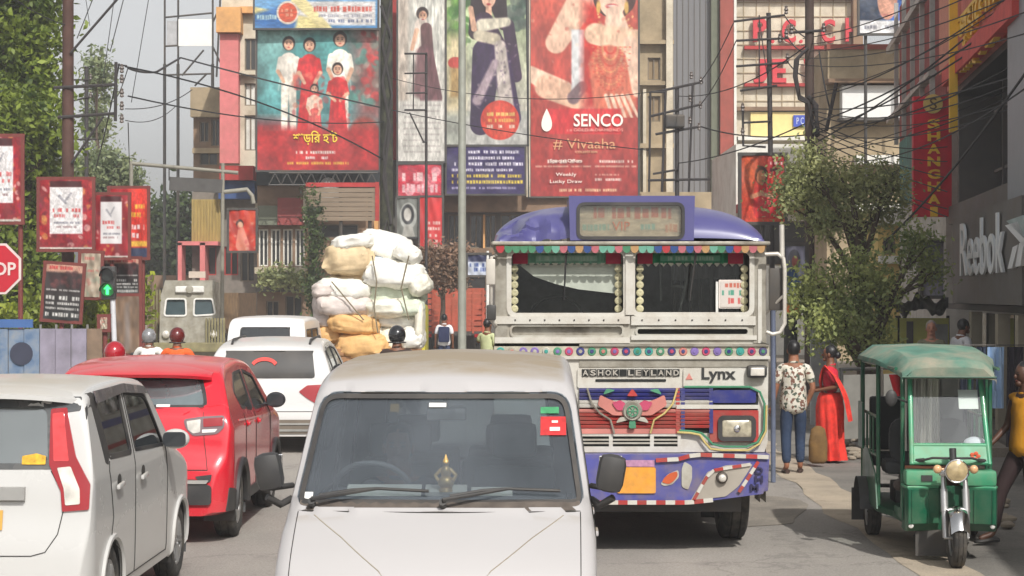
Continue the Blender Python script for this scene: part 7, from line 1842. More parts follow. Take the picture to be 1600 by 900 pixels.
	# right of the jewellery hoarding
	block('concrete_tower', 'tall stained concrete tower right of the red jewellery hoarding', (999, -80, 1052), 80, 14, beige, [(1012, 90, 1032, 125, mat('stained', rgb(140, 120, 92), .9)), (1012, 150, 1032, 190, mat('stained', 0))], bands=[(999, 64, 1052, 70, beige, .35), (999, 128, 1052, 134, beige, .3), (1004, 140, 1009, 330, cream, .3), (999, 225, 1052, 232, beige, .35), (1040, -80, 1050, 330, cream, .4)])
	r, q, h = block('grey_tower', 'plain grey clad tower between the concrete tower and the brick-red pier', (1052, -80, 1147), 84, 14, grey, [], bands=[(1110, -80, 1122, 400, gg, .4), (1123, -80, 1144, 400, brick, .7), (1144, -80, 1148, 400, white, .75)])
	for k in range(6):
		u = q(1058 + k * 9, 0)[0]; mb = MB(); mb.box((u, -.012, h / 2), (.03, .03, h)); mb.build('cladding_seam', dgrey, r)
	# jewellers' building with a gridded sign wall
	r, q, h = block('jewellers_building', 'cream gridded building with big red sign letters, right of the brick-red pier', (1148, -80, 1345), 86, 12, cream, [(1176, 232, 1230, 262, WD), (1250, 232, 1320, 262, WD)],
					bands=[(1150, -4, 1340, 0, brick, .3), (1162, 73, 1336, 78, ored, .35), (1162, 131, 1300, 136, ored, .35), (1150, 168, 1330, 174, brown, .4), (1172, 176, 1322, 214, mat('fascia_yellow', rgb(222, 202, 136), .7, var=.06), .25), (1150, 215, 1330, 221, white, .8), (1330, -80, 1345, 80, brown, .6)])
	for k in range(9): u = q(1162 + k * 20, 0)[0]; zt, zb = q(0, -6)[1], q(0, 166)[1]; mb = MB(); mb.box((u, -.02, (zt + zb) / 2), (.04, .04, zt - zb)); mb.build('grid_bar', beige, r)
	for k in range(8): u0, u1 = q(1152, 0)[0], q(1336, 0)[0]; z = q(0, 4 + k * 22)[1]; mb = MB(); mb.box(((u0 + u1) / 2, -.03, z), (u1 - u0, .03, .04)); mb.build('grid_bar', beige, r)
	lr = mat('letter_red', rgb(196, 50, 60), .6, var=.08)
	for ch, px, py in (('P', 1186, 48), ('C', 1231, 50), ('C', 1292, 50), ('H', 1330, 48), ('J', 1186, 112), ('E', 1216, 112), ('W', 1270, 112)):
		u, z = q(px, py); text_mesh(ch, 1.4, 'sign_letter', lr, r, T(u, -.30, z), ext=.12, bold=.035, width=.62 if ch != 'W' else .9, height=1.05)
	for px, py in ((1206, 66), (1250, 66)): u, z = q(px, py); mb = MB(); mb.cyl((u, -.2, z), (u, -.36, z), .08, n=10); mb.build('sign_letter', lr, r)
	u0, z0 = q(1238, 199); u1, z1 = q(1302, 181); mb = MB(); mb.box(((u0 + u1) / 2, -.34, (z0 + z1) / 2), (u1 - u0, .08, z1 - z0)); o = mb.build('name_plate', mat('plate_blue', rgb(52, 74, 170), .5), r)
	text_mesh('P C CHANDRA', .4, 'lettering', mat('letter_pale', rgb(206, 210, 226), .5), o, T((u0 + u1) / 2, -.39, (z0 + z1) / 2), width=(u1 - u0) * .85, height=.3)
	# nearer pale block with balcony slab
	block('pale_block', 'pale building with a stained concrete parapet and a blank white panel, behind the right-hand trees', (1292, 74, 1420), 60, 3.2, beige, [(1340, 262, 1366, 300, WD), (1380, 262, 1406, 300, WD), (1330, 340, 1360, 400, WD), (1380, 340, 1410, 400, WD)],
          bands=[(1288, 72, 1424, 80, brick, .5), (1290, 80, 1422, 126, beige, .45), (1288, 127, 1424, 133, brown, .8), (1312, 136, 1414, 186, mat('white_panel', rgb(226, 226, 222), .5, var=.03), .5), (1308, 186, 1416, 190, dgrey, .55), (1334, 244, 1424, 258, white, .5), (1300, 320, 1420, 330, white, .6)])
	block('yellow_shop', 'yellow and white low shop seen through the trees on the right', (1372, 330, 1492), 50, 2.5, mat('shop_yellow', rgb(206, 180, 110), .8, var=.12), [(1380, 372, 1400, 398, WD), (1410, 420, 1440, 470, WD)], bands=[(1372, 330, 1492, 352, white, .6), (1372, 400, 1492, 412, white, .3)])
	# left skyline behind the traffic: low wall of shops so no horizon shows
	block('far_low_shops', 'low dark shopfronts behind the sack truck and the far traffic', (230, 430, 330), 95, 8, brown, [(250, 450, 280, 500, WD), (290, 450, 320, 500, WD)])
	for i, (x0, x1, yt, Z, m, lab) in enumerate(((1000, 1150, 300, 78, beige, 'low stained shop below the concrete tower, behind the bus'), (1150, 1300, 225, 66, white, 'white shop below the jewellers building, behind the trees'))):
		block('low_shop', lab, (x0, yt, x1), Z, 8, m, [(x0 + 20, yt + 30, x0 + 50, yt + 80, WD), (x0 + 70, yt + 30, x0 + 100, yt + 80, WD), (x0 + 20, yt + 120, x0 + 130, yt + 190, WD)], bands=[(x0, yt + 95, x1, yt + 108, ored if i else brown, .6)])
	# rooftop frame with a white blank board, far left
	root = thing('rooftop_frame', 'thin rooftop steel frame holding a blank white board against the sky', 'frame', (0, 0, 0)); Z = 88
	mb = MB()
	for pts in ([(257, -30), (257, 120)], [(278, -30), (278, 120)], [(332, -30), (332, 140)], [(345, -30), (338, 120)]): mb.tube([P(*p, Z) for p in pts], .05, 5)
	for pts in ([(257, 27), (332, 20)], [(257, 72), (332, 68)], [(257, 117), (330, 115)], [(330, 40), (344, 10)], [(318, 78), (284, 118)], [(322, 116), (304, 134)], [(330, 68), (345, 100)]): mb.tube([P(*p, Z) for p in pts], .045, 5)
	mb.build('steel_frame', M_DARKMETAL, root)
	a, b = P(279, 72, Z), P(331, 30, Z); mb = MB(); mb.box(((a.x + b.x) / 2, Z - .05, (a.z + b.z) / 2), (b.x - a.x, .05, b.z - a.z)); mb.build('blank_board', mat('white_panel', 0), root)
	a, b = P(260, 72, Z), P(278, 32, Z); mb = MB(); mb.box(((a.x + b.x) / 2, Z + .1, (a.z + b.z) / 2), (b.x - a.x, .05, b.z - a.z)); mb.build('side_board', mat('board_fog', rgb(170, 170, 172), .7), root)
	mb = MB();
	for px in (257, 278, 332): p = P(px, 100, Z); mb.cyl((p.x, Z, 0), p, .08, n=6)
	mb.build('mast', M_DARKMETAL, root)
# =============================================================== RIGHT-HAND SHOPS (angled facade)
def right_shops():
	d = Vector((.117, 1, 0)).normalized(); ang = math.atan2(.117, 1)
	root = thing('sports_shop', 'dark grey shop building with white raised lettering at the right edge', 'shop', (4.2 + .117 * 36.0, 36.0, 0), -ang)
	# local frame: +y runs away from the camera along the facade, -x faces the street
	def u_of(px, x=0): # where the sight line through px meets the facade (moved out by x) -> local y
		k = (px - 800) / FPX; Z = (4.2 + x) / (k - .117); return (Z - 36.0) / d.y
	def zq(px, py, x=0): k = (px - 800) / FPX; Z = (4.2 + x) / (k - .117); return CH - (py - HY) / FPX * Z
	gr = mat('shop_grey_panel', rgb(84, 81, 80), .55, var=.08, scale=1.5, dirt=rgb(120, 108, 96), dirt_amt=.35)
	dk = mat('shop_recess', rgb(30, 32, 34), .5, var=.3); lg = mat('shop_light_panel', rgb(132, 138, 146), .45, var=.06); rose = mat('shop_rose', rgb(214, 120, 108), .8, var=.12, scale=2, dirt=rgb(130, 84, 76), dirt_amt=.5)
	redd = mat('shop_redband', rgb(206, 72, 64), .7, var=.12)
	y0, y1 = u_of(1600) - 2.2, u_of(1490); H = 8.6
	def bx_(name, xa, xb, ya, yb, za, zb, m, par=root, bev=0): mb = MB(); mb.box(((xa + xb) / 2, (ya + yb) / 2, (za + zb) / 2), (xb - xa, yb - ya, zb - za), None, bev); return mb.build(name, m, par)
	fb, ft = 2.05, zq(1490, 342, -.35)
	bx_('fascia', -.35, .1, y0, u_of(1489, -.35), fb, ft, gr)
	ys, ye = y1 - .6, y0
	# ground floor: dark shop with posts
	bx_('shop_interior', 1.6, 1.8, y0, y1, 0, fb, dk); bx_('shop_ceiling', -.2, 1.6, y0, y1, fb - .12, fb - .02, dk); bx_('step', -.5, 1.7, y0, y1, 0, .16, mat('step_stone', rgb(110, 104, 98), .8))
	pil = mat('pillar_grey', rgb(150, 142, 124), .7, var=.1)
	for px in (1524, 1566, 1598): y = u_of(px, -.2); bx_('pillar', -.28, -.10, y - .16, y + .16, .16, fb - .14, pil)
	for px0, px1 in ((1532, 1560), (1572, 1594)):
		ya, yb = u_of(px1), u_of(px0); bx_('shop_window', -.05, -.02, ya, yb, .2, fb - .16, mat('shop_glass', (.01, .012, .014), .08, coat=.5))
	# upper floor with big dark opening
	up = zq(1500, 132)
	bx_('upper_wall', .9, 1.1, y0, y1, ft, up, dk); bx_('top_wall', .2, 1.1, y0, y1, up, H + 2, gr); bx_('end_wall', .1, 1.85, y1 - .02, y1 + .2, ft, H + 2, gr); bx_('end_wall', 0, 1.85, y0 - .2, y0, 0, H + 2, gr)
	for k, (pa, pb, m, x) in enumerate(((1490, 1497, lg, .5), (1508, 1512, dk, .5), (1540, 1548, gr, .8), (1575, 1640, lg, -.2))):
		ya, yb = u_of(pb, x), u_of(pa, x); bx_('upper_pier', x, 1.1, ya, yb, ft, up + (.0 if k < 3 else 3), m)
	bx_('upper_sill', -.1, 1.1, y0, y1, ft, ft + .35, gr); bx_('ceiling_slab', 0, 1.1, y0, y1, up - .12, up, dk)
	for k in range(3): z = ft + .9 + k * 1.1; bx_('mullion', .55, .62, u_of(1575), u_of(1506), z, z + .05, gr)
	for px in (1520, 1556): y = u_of(px); bx_('mullion', .52, .60, y - .04, y + .04, ft, up, gr)
	# rose wall above with raised yellow letters
	bx_('rose_wall', -.1, .2, u_of(1578), u_of(1480, -.1), up, H + 2, rose); bx_('rose_band', -.30, -.1, u_of(1582, -.3), u_of(1472, -.3), up, up + .32, redd)
	bx_('rose_pillar', -.25, .1, u_of(1488, -.25), u_of(1468, -.25), up + .32, H + 2, mat('pillar_salmon', rgb(206, 134, 112), .8, var=.08))
	body = bx_('side_block', 1.85, 7, y0, y1 + .6, 0, H + 2, gr)
	yl = mat('letter_ochre', rgb(232, 184, 44), .5, var=.1)
	M = Matrix.Translation((-.30, 0, 0)) @ Matrix.Rotation(-PI / 2, 4, 'Z')
	def tx(body_, pa, pb, pya, pyb, m, ext=.05, bold=.02, x=-.2):
		ya, yb = u_of(pb, x), u_of(pa, x); za, zb = zq(pa, pya, x), zq(pa, pyb, x); cy = (ya + yb) / 2
		text_mesh(body_, 1, 'raised_lettering', m, root, Matrix.Translation((x, cy, (za + zb) / 2)) @ Matrix.Rotation(-PI / 2, 4, 'Z'), ext=ext, bold=bold, width=abs(yb - ya), height=abs(za - zb))
	tx('জুয়েলারী', 1500, 1574, 84, 14, yl, x=-.2); tx('মার্কেট', 1502, 1562, 124, 94, yl, x=-.2)
	y = u_of(1492, -.3); mb = MB(); mb.box((-.32, y, zq(1492, 66, -.3)), (.14, .16, 3.2)); mb.build('yellow_upright', yl, root)
	wl = mat('letter_white', rgb(216, 220, 222), .4, var=.03)
	tx('Reebok', 1502, 1570, 432, 350, wl, ext=.018, bold=.004, x=-.40)
	# emblem of slanted bars and a swoosh
	def bar(pts, m=wl):
		L3 = [(u_of(px, -.45), zq(px, py, -.45)) for px, py in pts]; mb = MB(); mb.prism(L3, -.42, -.36, 'yz'); mb.build('emblem_bar', m, root)
	bar([(1572, 420), (1579, 419), (1588, 382), (1580, 386)]); bar([(1584, 417), (1592, 415), (1598, 376), (1590, 380)]); bar([(1568, 352), (1588, 346), (1603, 384), (1600, 388)]); bar([(1570, 345), (1596, 336), (1606, 380)], mat('emblem_grey', rgb(150, 168, 170), .4))
	# the far continuation: red and teal upper storeys stepping back
	r2 = thing('red_upper_building', 'red and grey building beyond the grey shop, with a teal patch behind the hanging sign', 'building', (4.2 + .117 * 43, 43, 0), -ang)
	def b2(name, xa, xb, ya, yb, za, zb, m): mb = MB(); mb.box(((xa + xb) / 2, (ya + yb) / 2, (za + zb) / 2), (xb - xa, yb - ya, zb - za)); return mb.build(name, m, r2)
	b2('front_wall', 0, 6, -4.5, 6.5, 0, 5.6, mat('wall_shade_white', rgb(190, 184, 176), .8, var=.1, dirt=rgb(130, 120, 104), dirt_amt=.5)); b2('teal_panel', -.12, 0, -3.8, 5.2, 4.4, 6.0, mat('panel_teal', rgb(36, 110, 100), .6, var=.5, scale=2))
	b2('upper_floor', .0, 6, -4.5, 6.5, 5.6, 9.6, mat('wall_maroon', rgb(150, 66, 62), .8, var=.2))
	for k in range(5): b2('balcony_rail', -.3, -.2, -4.4 + k * 2.2, -4.3 + k * 2.2, 5.9, 9.4, M_STEEL)
	b2('handrail', -.34, -.18, -4.5, 6.5, 8.4, 8.55, M_STEEL); b2('handrail', -.34, -.18, -4.5, 6.5, 6.6, 6.7, M_STEEL)
	# low market hall on the camera's side of the street, out of frame: it shades the rickshaw and the verge
	r3 = thing('near_shop_row', 'plain single-storey shop row running out of the frame at the right edge', 'shop', (4.2 + .117 * 6, 6, 0), -ang)
	mb = MB(); mb.box((2.4, 6.6, 2.5), (4.0, 26, 5.0)); mb.build('row_wall', mat('row_wall_paint', rgb(170, 160, 146), .85, var=.1, dirt=rgb(120, 108, 92), dirt_amt=.5), r3)
	for k in range(5): mb = MB(); mb.box((.38, -4 + k * 5, 1.3), (.1, 3.4, 2.5)); mb.build('roller_shutter', M_STEEL, r3)
	mb = MB(); mb.box((.15, 6.6, 2.9), (.7, 25.5, .1)); mb.build('awning_slab', gr, r3)
	# hanging red sign with gold letters
	Z = 37.2; s_ = S(Z); a = P(1456, 245, Z); root = thing('hanging_sign', 'tall maroon hanging sign with gold letters spelling SHANGHAI downward', 'sign', (a.x, Z, a.z))
	mr = mat('sign_maroon', rgb(206, 24, 50), .45, var=.15); W, Hh = 60 / s_, 188 / s_
	mb = MB(); mb.box((0, 0, 0), (W, .16, Hh), None, .01); mb.build('sign_box', mr, root)
	gd = mat('sign_gold', rgb(250, 200, 60), .45, var=.08)
	for k, ch in enumerate('SHANGHAI'):
		text_mesh(ch, .4, 'gold_letter', gd, root, T(.02, -.10, (245 - (194 + k * 19.6)) / s_), ext=.012, bold=.014, width=.24 if ch != 'I' else .14, height=.185)
	mb = MB(); zc = (245 - 163) / s_; mb.cyl((-.0, -.08, zc), (0, -.13, zc), 15 / s_, n=24); o = mb.build('gold_disc', mat('disc_gold', rgb(214, 188, 110), .45), root, smooth=40)
	text_mesh('S', .3, 'disc_letter', mat('letter_brown', rgb(96, 70, 30), .5), o, T(0, -.14, zc), width=.14, height=.22)
	mb = MB(); mb.cyl((W / 2, 0, Hh / 2 - .2), (W / 2 + 1.2, .3, Hh / 2 - .1), .03, n=6); mb.cyl((W / 2, 0, -Hh / 2 + .2), (W / 2 + 1.2, .3, -Hh / 2 + .3), .03, n=6); mb.build('bracket', M_DARKMETAL, root)
	# grey signboard behind the trees, lime boards and tarpaulins of a stall
	c = Canvas(44, 84, (130, 130, 140)); c.grad((110, 108, 116), (150, 148, 160), 0, 1); c.ell(.4, .5, .3, .22, (90, 84, 96), 0, 10); c.ell(.2, .58, .12, .1, (180, 170, 170), 0, 4); c.streak(.1, 4, 6)
	board('lightbox_sign', 'grey lightbox sign on the shop corner, left of the white lettering', 'sign', (1441, 380, 1483, 462), 39, c, th=.2)
	lime = mat('lime_board', rgb(196, 194, 104), .7, var=.06, dirt=rgb(150, 146, 90), dirt_amt=.3)
	for i, (x0, y0, x1, y1) in enumerate(((1345, 497, 1402, 560), (1406, 497, 1482, 560))):
		Z = 34; a = P((x0 + x1) / 2, (y0 + y1) / 2, Z); s_ = S(Z); root = thing('stall_board', ('pale lime stall board left of its twin, over the rickshaw canopy', 'pale lime stall board with a grey photo strip, behind the grey-haired man')[i], 'board', (a.x, Z, 0))
		mb = MB(); mb.box((0, 0, a.z), ((x1 - x0) / s_, .04, (y1 - y0) / s_)); mb.build('panel', lime, root)
		if i: mb = MB(); mb.box((-.26, -.03, a.z), (.12, .01, .6)); mb.build('photo_strip', gr, root)
		if i: mb = MB(); mb.box((.30, -.03, a.z), (.22, .01, .5)); mb.build('grey_photo', mat('photo_grey', rgb(140, 140, 136), .6, var=.3), root)
		for x in (-.5, .5): mb = MB(); mb.cyl((x * (x1 - x0) / s_, .05, 0), (x * (x1 - x0) / s_, .05, a.z + .4), .03, n=6); mb.build('leg_post', M_DARKMETAL, root)
	root = thing('tarpaulin', 'black tarpaulin sagging over the lime stall boards', 'tarpaulin', (0, 0, 0)); mb = MB(); rg = []
	for j in range(9):
		row = []
		for i in range(61):
			px = 1400 + 82 * i / 60; yy = 466 + 22 * (j / 8) + 6 * math.sin(i * .17) + 2.5 * math.sin(i * .45 + j * .4); p = P(px, yy, 33.2 + j * .12); p.z += .08 * mnoise.noise(Vector((i * .15, j * .5, 0))); row.append(p)
		rg.append(row)
	mb.loft(rg, closed=False, cap=False); mb.build('sheet', mat('black_tarp', rgb(42, 44, 46), .5, var=.2), root, smooth=60)
white_van(); white_hatch(); red_suv(); white_suv(); far_van(); bus(); rickshaw()
people_main(); riders()
hoardings(); city(); right_shops()
# =============================================================== TREES
def leaf_mat(name, c0, c1, sc=1.4):
	if name in _M: return _M[name]
	m = bpy.data.materials.new(name); m.use_nodes = True; t = m.node_tree; N = t.nodes; L = t.links; b = N['Principled BSDF']; b.inputs['Roughness'].default_value = .55
	g = N.new('ShaderNodeNewGeometry'); tc = N.new('ShaderNodeTexCoord'); nz = N.new('ShaderNodeTexNoise'); nz.inputs['Scale'].default_value = sc; L.new(tc.outputs['Object'], nz.inputs['Vector'])
	a = N.new('ShaderNodeMath'); a.operation = 'MULTIPLY_ADD'; a.inputs[1].default_value = .45; L.new(g.outputs['Random Per Island'], a.inputs[0])
	r = N.new('ShaderNodeMapRange'); r.inputs['From Min'].default_value = .35; r.inputs['From Max'].default_value = .65; r.inputs['To Max'].default_value = .55; L.new(nz.outputs['Fac'], r.inputs['Value']); L.new(r.outputs[0], a.inputs[2])
	mx = N.new('ShaderNodeMix'); mx.data_type = 'RGBA'; mx.inputs[6].default_value = (*c0, 1); mx.inputs[7].default_value = (*c1, 1); L.new(a.outputs[0], mx.inputs[0]); L.new(mx.outputs[2], b.inputs['Base Color'])
	tr = N.new('ShaderNodeBsdfTranslucent'); L.new(mx.outputs[2], tr.inputs[0]); ms = N.new('ShaderNodeMixShader'); ms.inputs[0].default_value = .35
	L.new(b.outputs[0], ms.inputs[1]); L.new(tr.outputs[0], ms.inputs[2]); L.new(ms.outputs[0], N['Material Output'].inputs[0]); _M[name] = m; return m
BARK = mat('bark', rgb(84, 70, 58), .95, var=.3, bump=.8, bscale=14, dirt=rgb(50, 42, 34), dirt_amt=.6)
def tree(name, label, cat, foot, blobs, n, leaf, m, trunk=.12, seed=1, bark=BARK, forks=None, group=None, hollow=.5, asp=.55, sp=2.3):
	"""foot (px, Z); blobs (px, py, dz, rx_px, ry_px); leaves n in total"""
	px, Z = foot; s_ = S(Z); x0 = (px - 800) / s_; rs = np.random.RandomState(seed); rd = random.Random(seed)
	root = thing(name, label, cat, (x0, Z, 0), 0, group)
	B = []
	for bx, by, dz, rx, ry in blobs: p = P(bx, by, Z + dz); B.append((np.array([p.x - x0, dz, p.z]), np.array([rx / s_, (rx + ry) / 2 / s_, ry / s_])))
	w_ = np.array([b[1].prod() ** .7 for b in B]); w_ /= w_.sum(); V = []
	for (c, r), k in zip(B, w_):
		nk = int(n * k); ncl = max(6, nk // 26); u = rs.randn(ncl, 3); u /= np.linalg.norm(u, axis=1)[:, None]; rad = hollow + (1.05 - hollow) * rs.rand(ncl, 1) ** .6
		cc = c + u * rad * r * (1 + .25 * rs.randn(ncl, 1).clip(-1, 1))
		q = cc[rs.randint(0, ncl, nk)] + rs.randn(nk, 3) * leaf * sp
		a = rs.randn(nk, 3); a /= np.linalg.norm(a, axis=1)[:, None]; b = np.cross(a, rs.randn(nk, 3) + [0, 0, .6]); b /= np.linalg.norm(b, axis=1)[:, None] + 1e-9
		L_ = leaf * (.6 + .8 * rs.rand(nk, 1)); a *= L_; b *= L_ * asp
		V.append(np.stack([q - a, q - b * .9 + a * .1, q + a, q + b * .9 + a * .1], 1).reshape(-1, 3))
	V = np.concatenate(V); nq = len(V) // 4; me = bpy.data.meshes.new('crown'); me.vertices.add(len(V)); me.vertices.foreach_set('co', V.astype(np.float32).ravel())
	me.loops.add(nq * 4); me.loops.foreach_set('vertex_index', np.arange(nq * 4, dtype=np.int32)); me.polygons.add(nq); me.polygons.foreach_set('loop_start', np.arange(0, nq * 4, 4, dtype=np.int32)); me.update(calc_edges=True)
	me.materials.append(m); cr = link('crown', me, root); cr['kind'] = 'stuff'
	if trunk:
		mb = MB(); zt = min(b[0][2] - b[1][2] * .4 for b in B); top = Vector((sum(b[0][0] for b in B) / len(B) * .5, 0, max(.6, zt)))
		pts = [Vector((0, 0, -.1)), Vector((.02, .02, top.z * .3)), Vector((top.x * .4, .05, top.z * .65)), top]
		for p_ in pts[1:3]: p_ += Vector((rd.uniform(-.1, .1), 0, 0))
		mb.tube(pts, [trunk * 1.25, trunk, trunk * .85, trunk * .7], 10)
		for (c, r) in B:
			st = pts[2].lerp(pts[3], rd.random()); c = Vector(c); md = st.lerp(c, .5) + Vector((rd.uniform(-.15, .15), rd.uniform(-.1, .1), .15)); mb.tube([st, md, c], [trunk * .5, trunk * .34, trunk * .15], 7)
			for k in range(4): e = c + Vector((rd.uniform(-1, 1) * r[0], rd.uniform(-1, 1) * r[1], rd.uniform(-.6, 1) * r[2])) * .8; mb.tube([md.lerp(c, .4), md.lerp(e, .6), e], [trunk * .2, trunk * .13, trunk * .05], 5)
		mb.build('trunk', bark, root, smooth=60)
	return root
def trees():
	G1 = leaf_mat('leaf_bright', rgb(46, 72, 26), rgb(150, 166, 60)); G2 = leaf_mat('leaf_dark', rgb(26, 44, 24), rgb(92, 112, 56)); G3 = leaf_mat('leaf_dusty', rgb(98, 112, 68), rgb(184, 186, 128)); G4 = leaf_mat('leaf_pale', rgb(90, 108, 80), rgb(160, 168, 120)); G5 = leaf_mat('leaf_shrub', rgb(96, 84, 66), rgb(176, 140, 116)); G6 = leaf_mat('leaf_olive', rgb(78, 100, 54), rgb(180, 186, 112))
	tree('roadside_tree', 'tall bright green roadside tree at the left edge, behind the stop sign', 'tree', (22, 50), [(40, 40, 0, 52, 46), (8, 110, 1, 48, 60), (50, 100, 0, 36, 46), (30, 190, -1, 58, 52), (56, 215, 0, 38, 44), (20, 280, 0, 46, 46), (52, 310, 1, 36, 50), (24, 380, 0, 40, 50), (46, 410, 0, 38, 46), (40, 470, 0, 50, 40), (-60, 150, 0, 70, 120), (-60, -60, 0, 120, 90), (-70, 330, 1, 60, 100), (50, -20, 0, 45, 40)], 46000, .105, G1, .3, 3, sp=3)
	tree('slender_tree', 'pale thin tree behind the utility pole and the raised banners', 'tree', (165, 72), [(160, 262, 0, 44, 26), (196, 290, 0, 28, 26), (140, 300, 0, 34, 30), (152, 120, 2, 16, 40), (150, 190, 2, 18, 26)], 9000, .10, G4, .16, 5, hollow=.3)
	tree('far_tree', 'dark feathery far tree between the raised banners and the yellow siding', 'tree', (262, 100), [(262, 350, 0, 34, 26), (285, 325, 0, 22, 18), (240, 385, 0, 30, 26), (285, 380, 0, 30, 26), (262, 420, 0, 46, 30), (230, 440, 0, 30, 30), (270, 460, 0, 60, 30), (200, 450, 0, 40, 40)], 11000, .2, G2, .25, 7, hollow=.3)
	tree('street_tree', 'dusty leafy street tree right of the bus, hiding the utility pole foot', 'tree', (1362, 33), [(1262, 262, 0, 38, 30), (1240, 305, 0, 32, 34), (1290, 300, 1, 46, 42), (1336, 290, 0, 40, 32), (1300, 345, 0, 46, 22), (1385, 285, 0, 30, 30), (1372, 330, 1, 40, 26)], 10000, .042, G3, .13, 9, hollow=.25, sp=3.4)
	tree('street_tree', 'darker small tree with a forked trunk, behind the walking man and woman', 'tree', (1352, 31), [(1282, 465, 0, 42, 44), (1330, 480, 0, 44, 40), (1300, 510, -1, 36, 30), (1375, 455, 0, 36, 26), (1432, 385, 0, 34, 28), (1445, 420, 0, 26, 20), (1340, 420, 0, 30, 30), (1352, 530, 0, 30, 40), (1258, 480, 0, 18, 30)], 9500, .044, G6, .15, 11, hollow=.25, sp=3.2)
	tree('flowering_shrub', 'brownish flowering shrub over the orange truck, below the upright red sign', 'shrub', (690, 66), [(690, 412, 0, 32, 22), (668, 405, 0, 18, 18), (715, 408, 0, 22, 20), (700, 435, 0, 28, 14)], 7000, .075, G5, .1, 13, hollow=.2)
	tree('climbing_plant', 'dark climbing plant on the shopfront left of the sack stack', 'plant', (492, 70), [(487, 325, 0, 5, 34), (491, 375, 0, 6, 36), (489, 430, 0, 7, 40), (496, 480, 0, 9, 30)], 2600, .08, G2, .12, 15, hollow=.2)
	tree('hedge', 'low yellow-green hedge behind the blue barrier on the left', 'hedge', (60, 42), [(30, 512, 0, 30, 14), (70, 505, 0, 30, 16), (100, 512, 0, 26, 14), (140, 490, 0, 16, 30), (205, 480, 2, 16, 40)], 5000, .09, leaf_mat('leaf_hedge', rgb(70, 92, 24), rgb(176, 186, 60)), .05, 17, hollow=.2)
	for i, (px, py, lab) in enumerate(((420, 432, 'balcony plant at the left end of the brown shop row balcony'), (442, 430, 'balcony plant in the middle of the brown shop row balcony'), (464, 436, 'balcony plant at the right end of the brown shop row balcony'))):
		tree('balcony_plant', lab, 'plant', (px, 72.8), [(px, py + 3, 0, 9, 6)], 300, .1, G3, 0, 20 + i, group='plants on the brown balcony', hollow=.1)
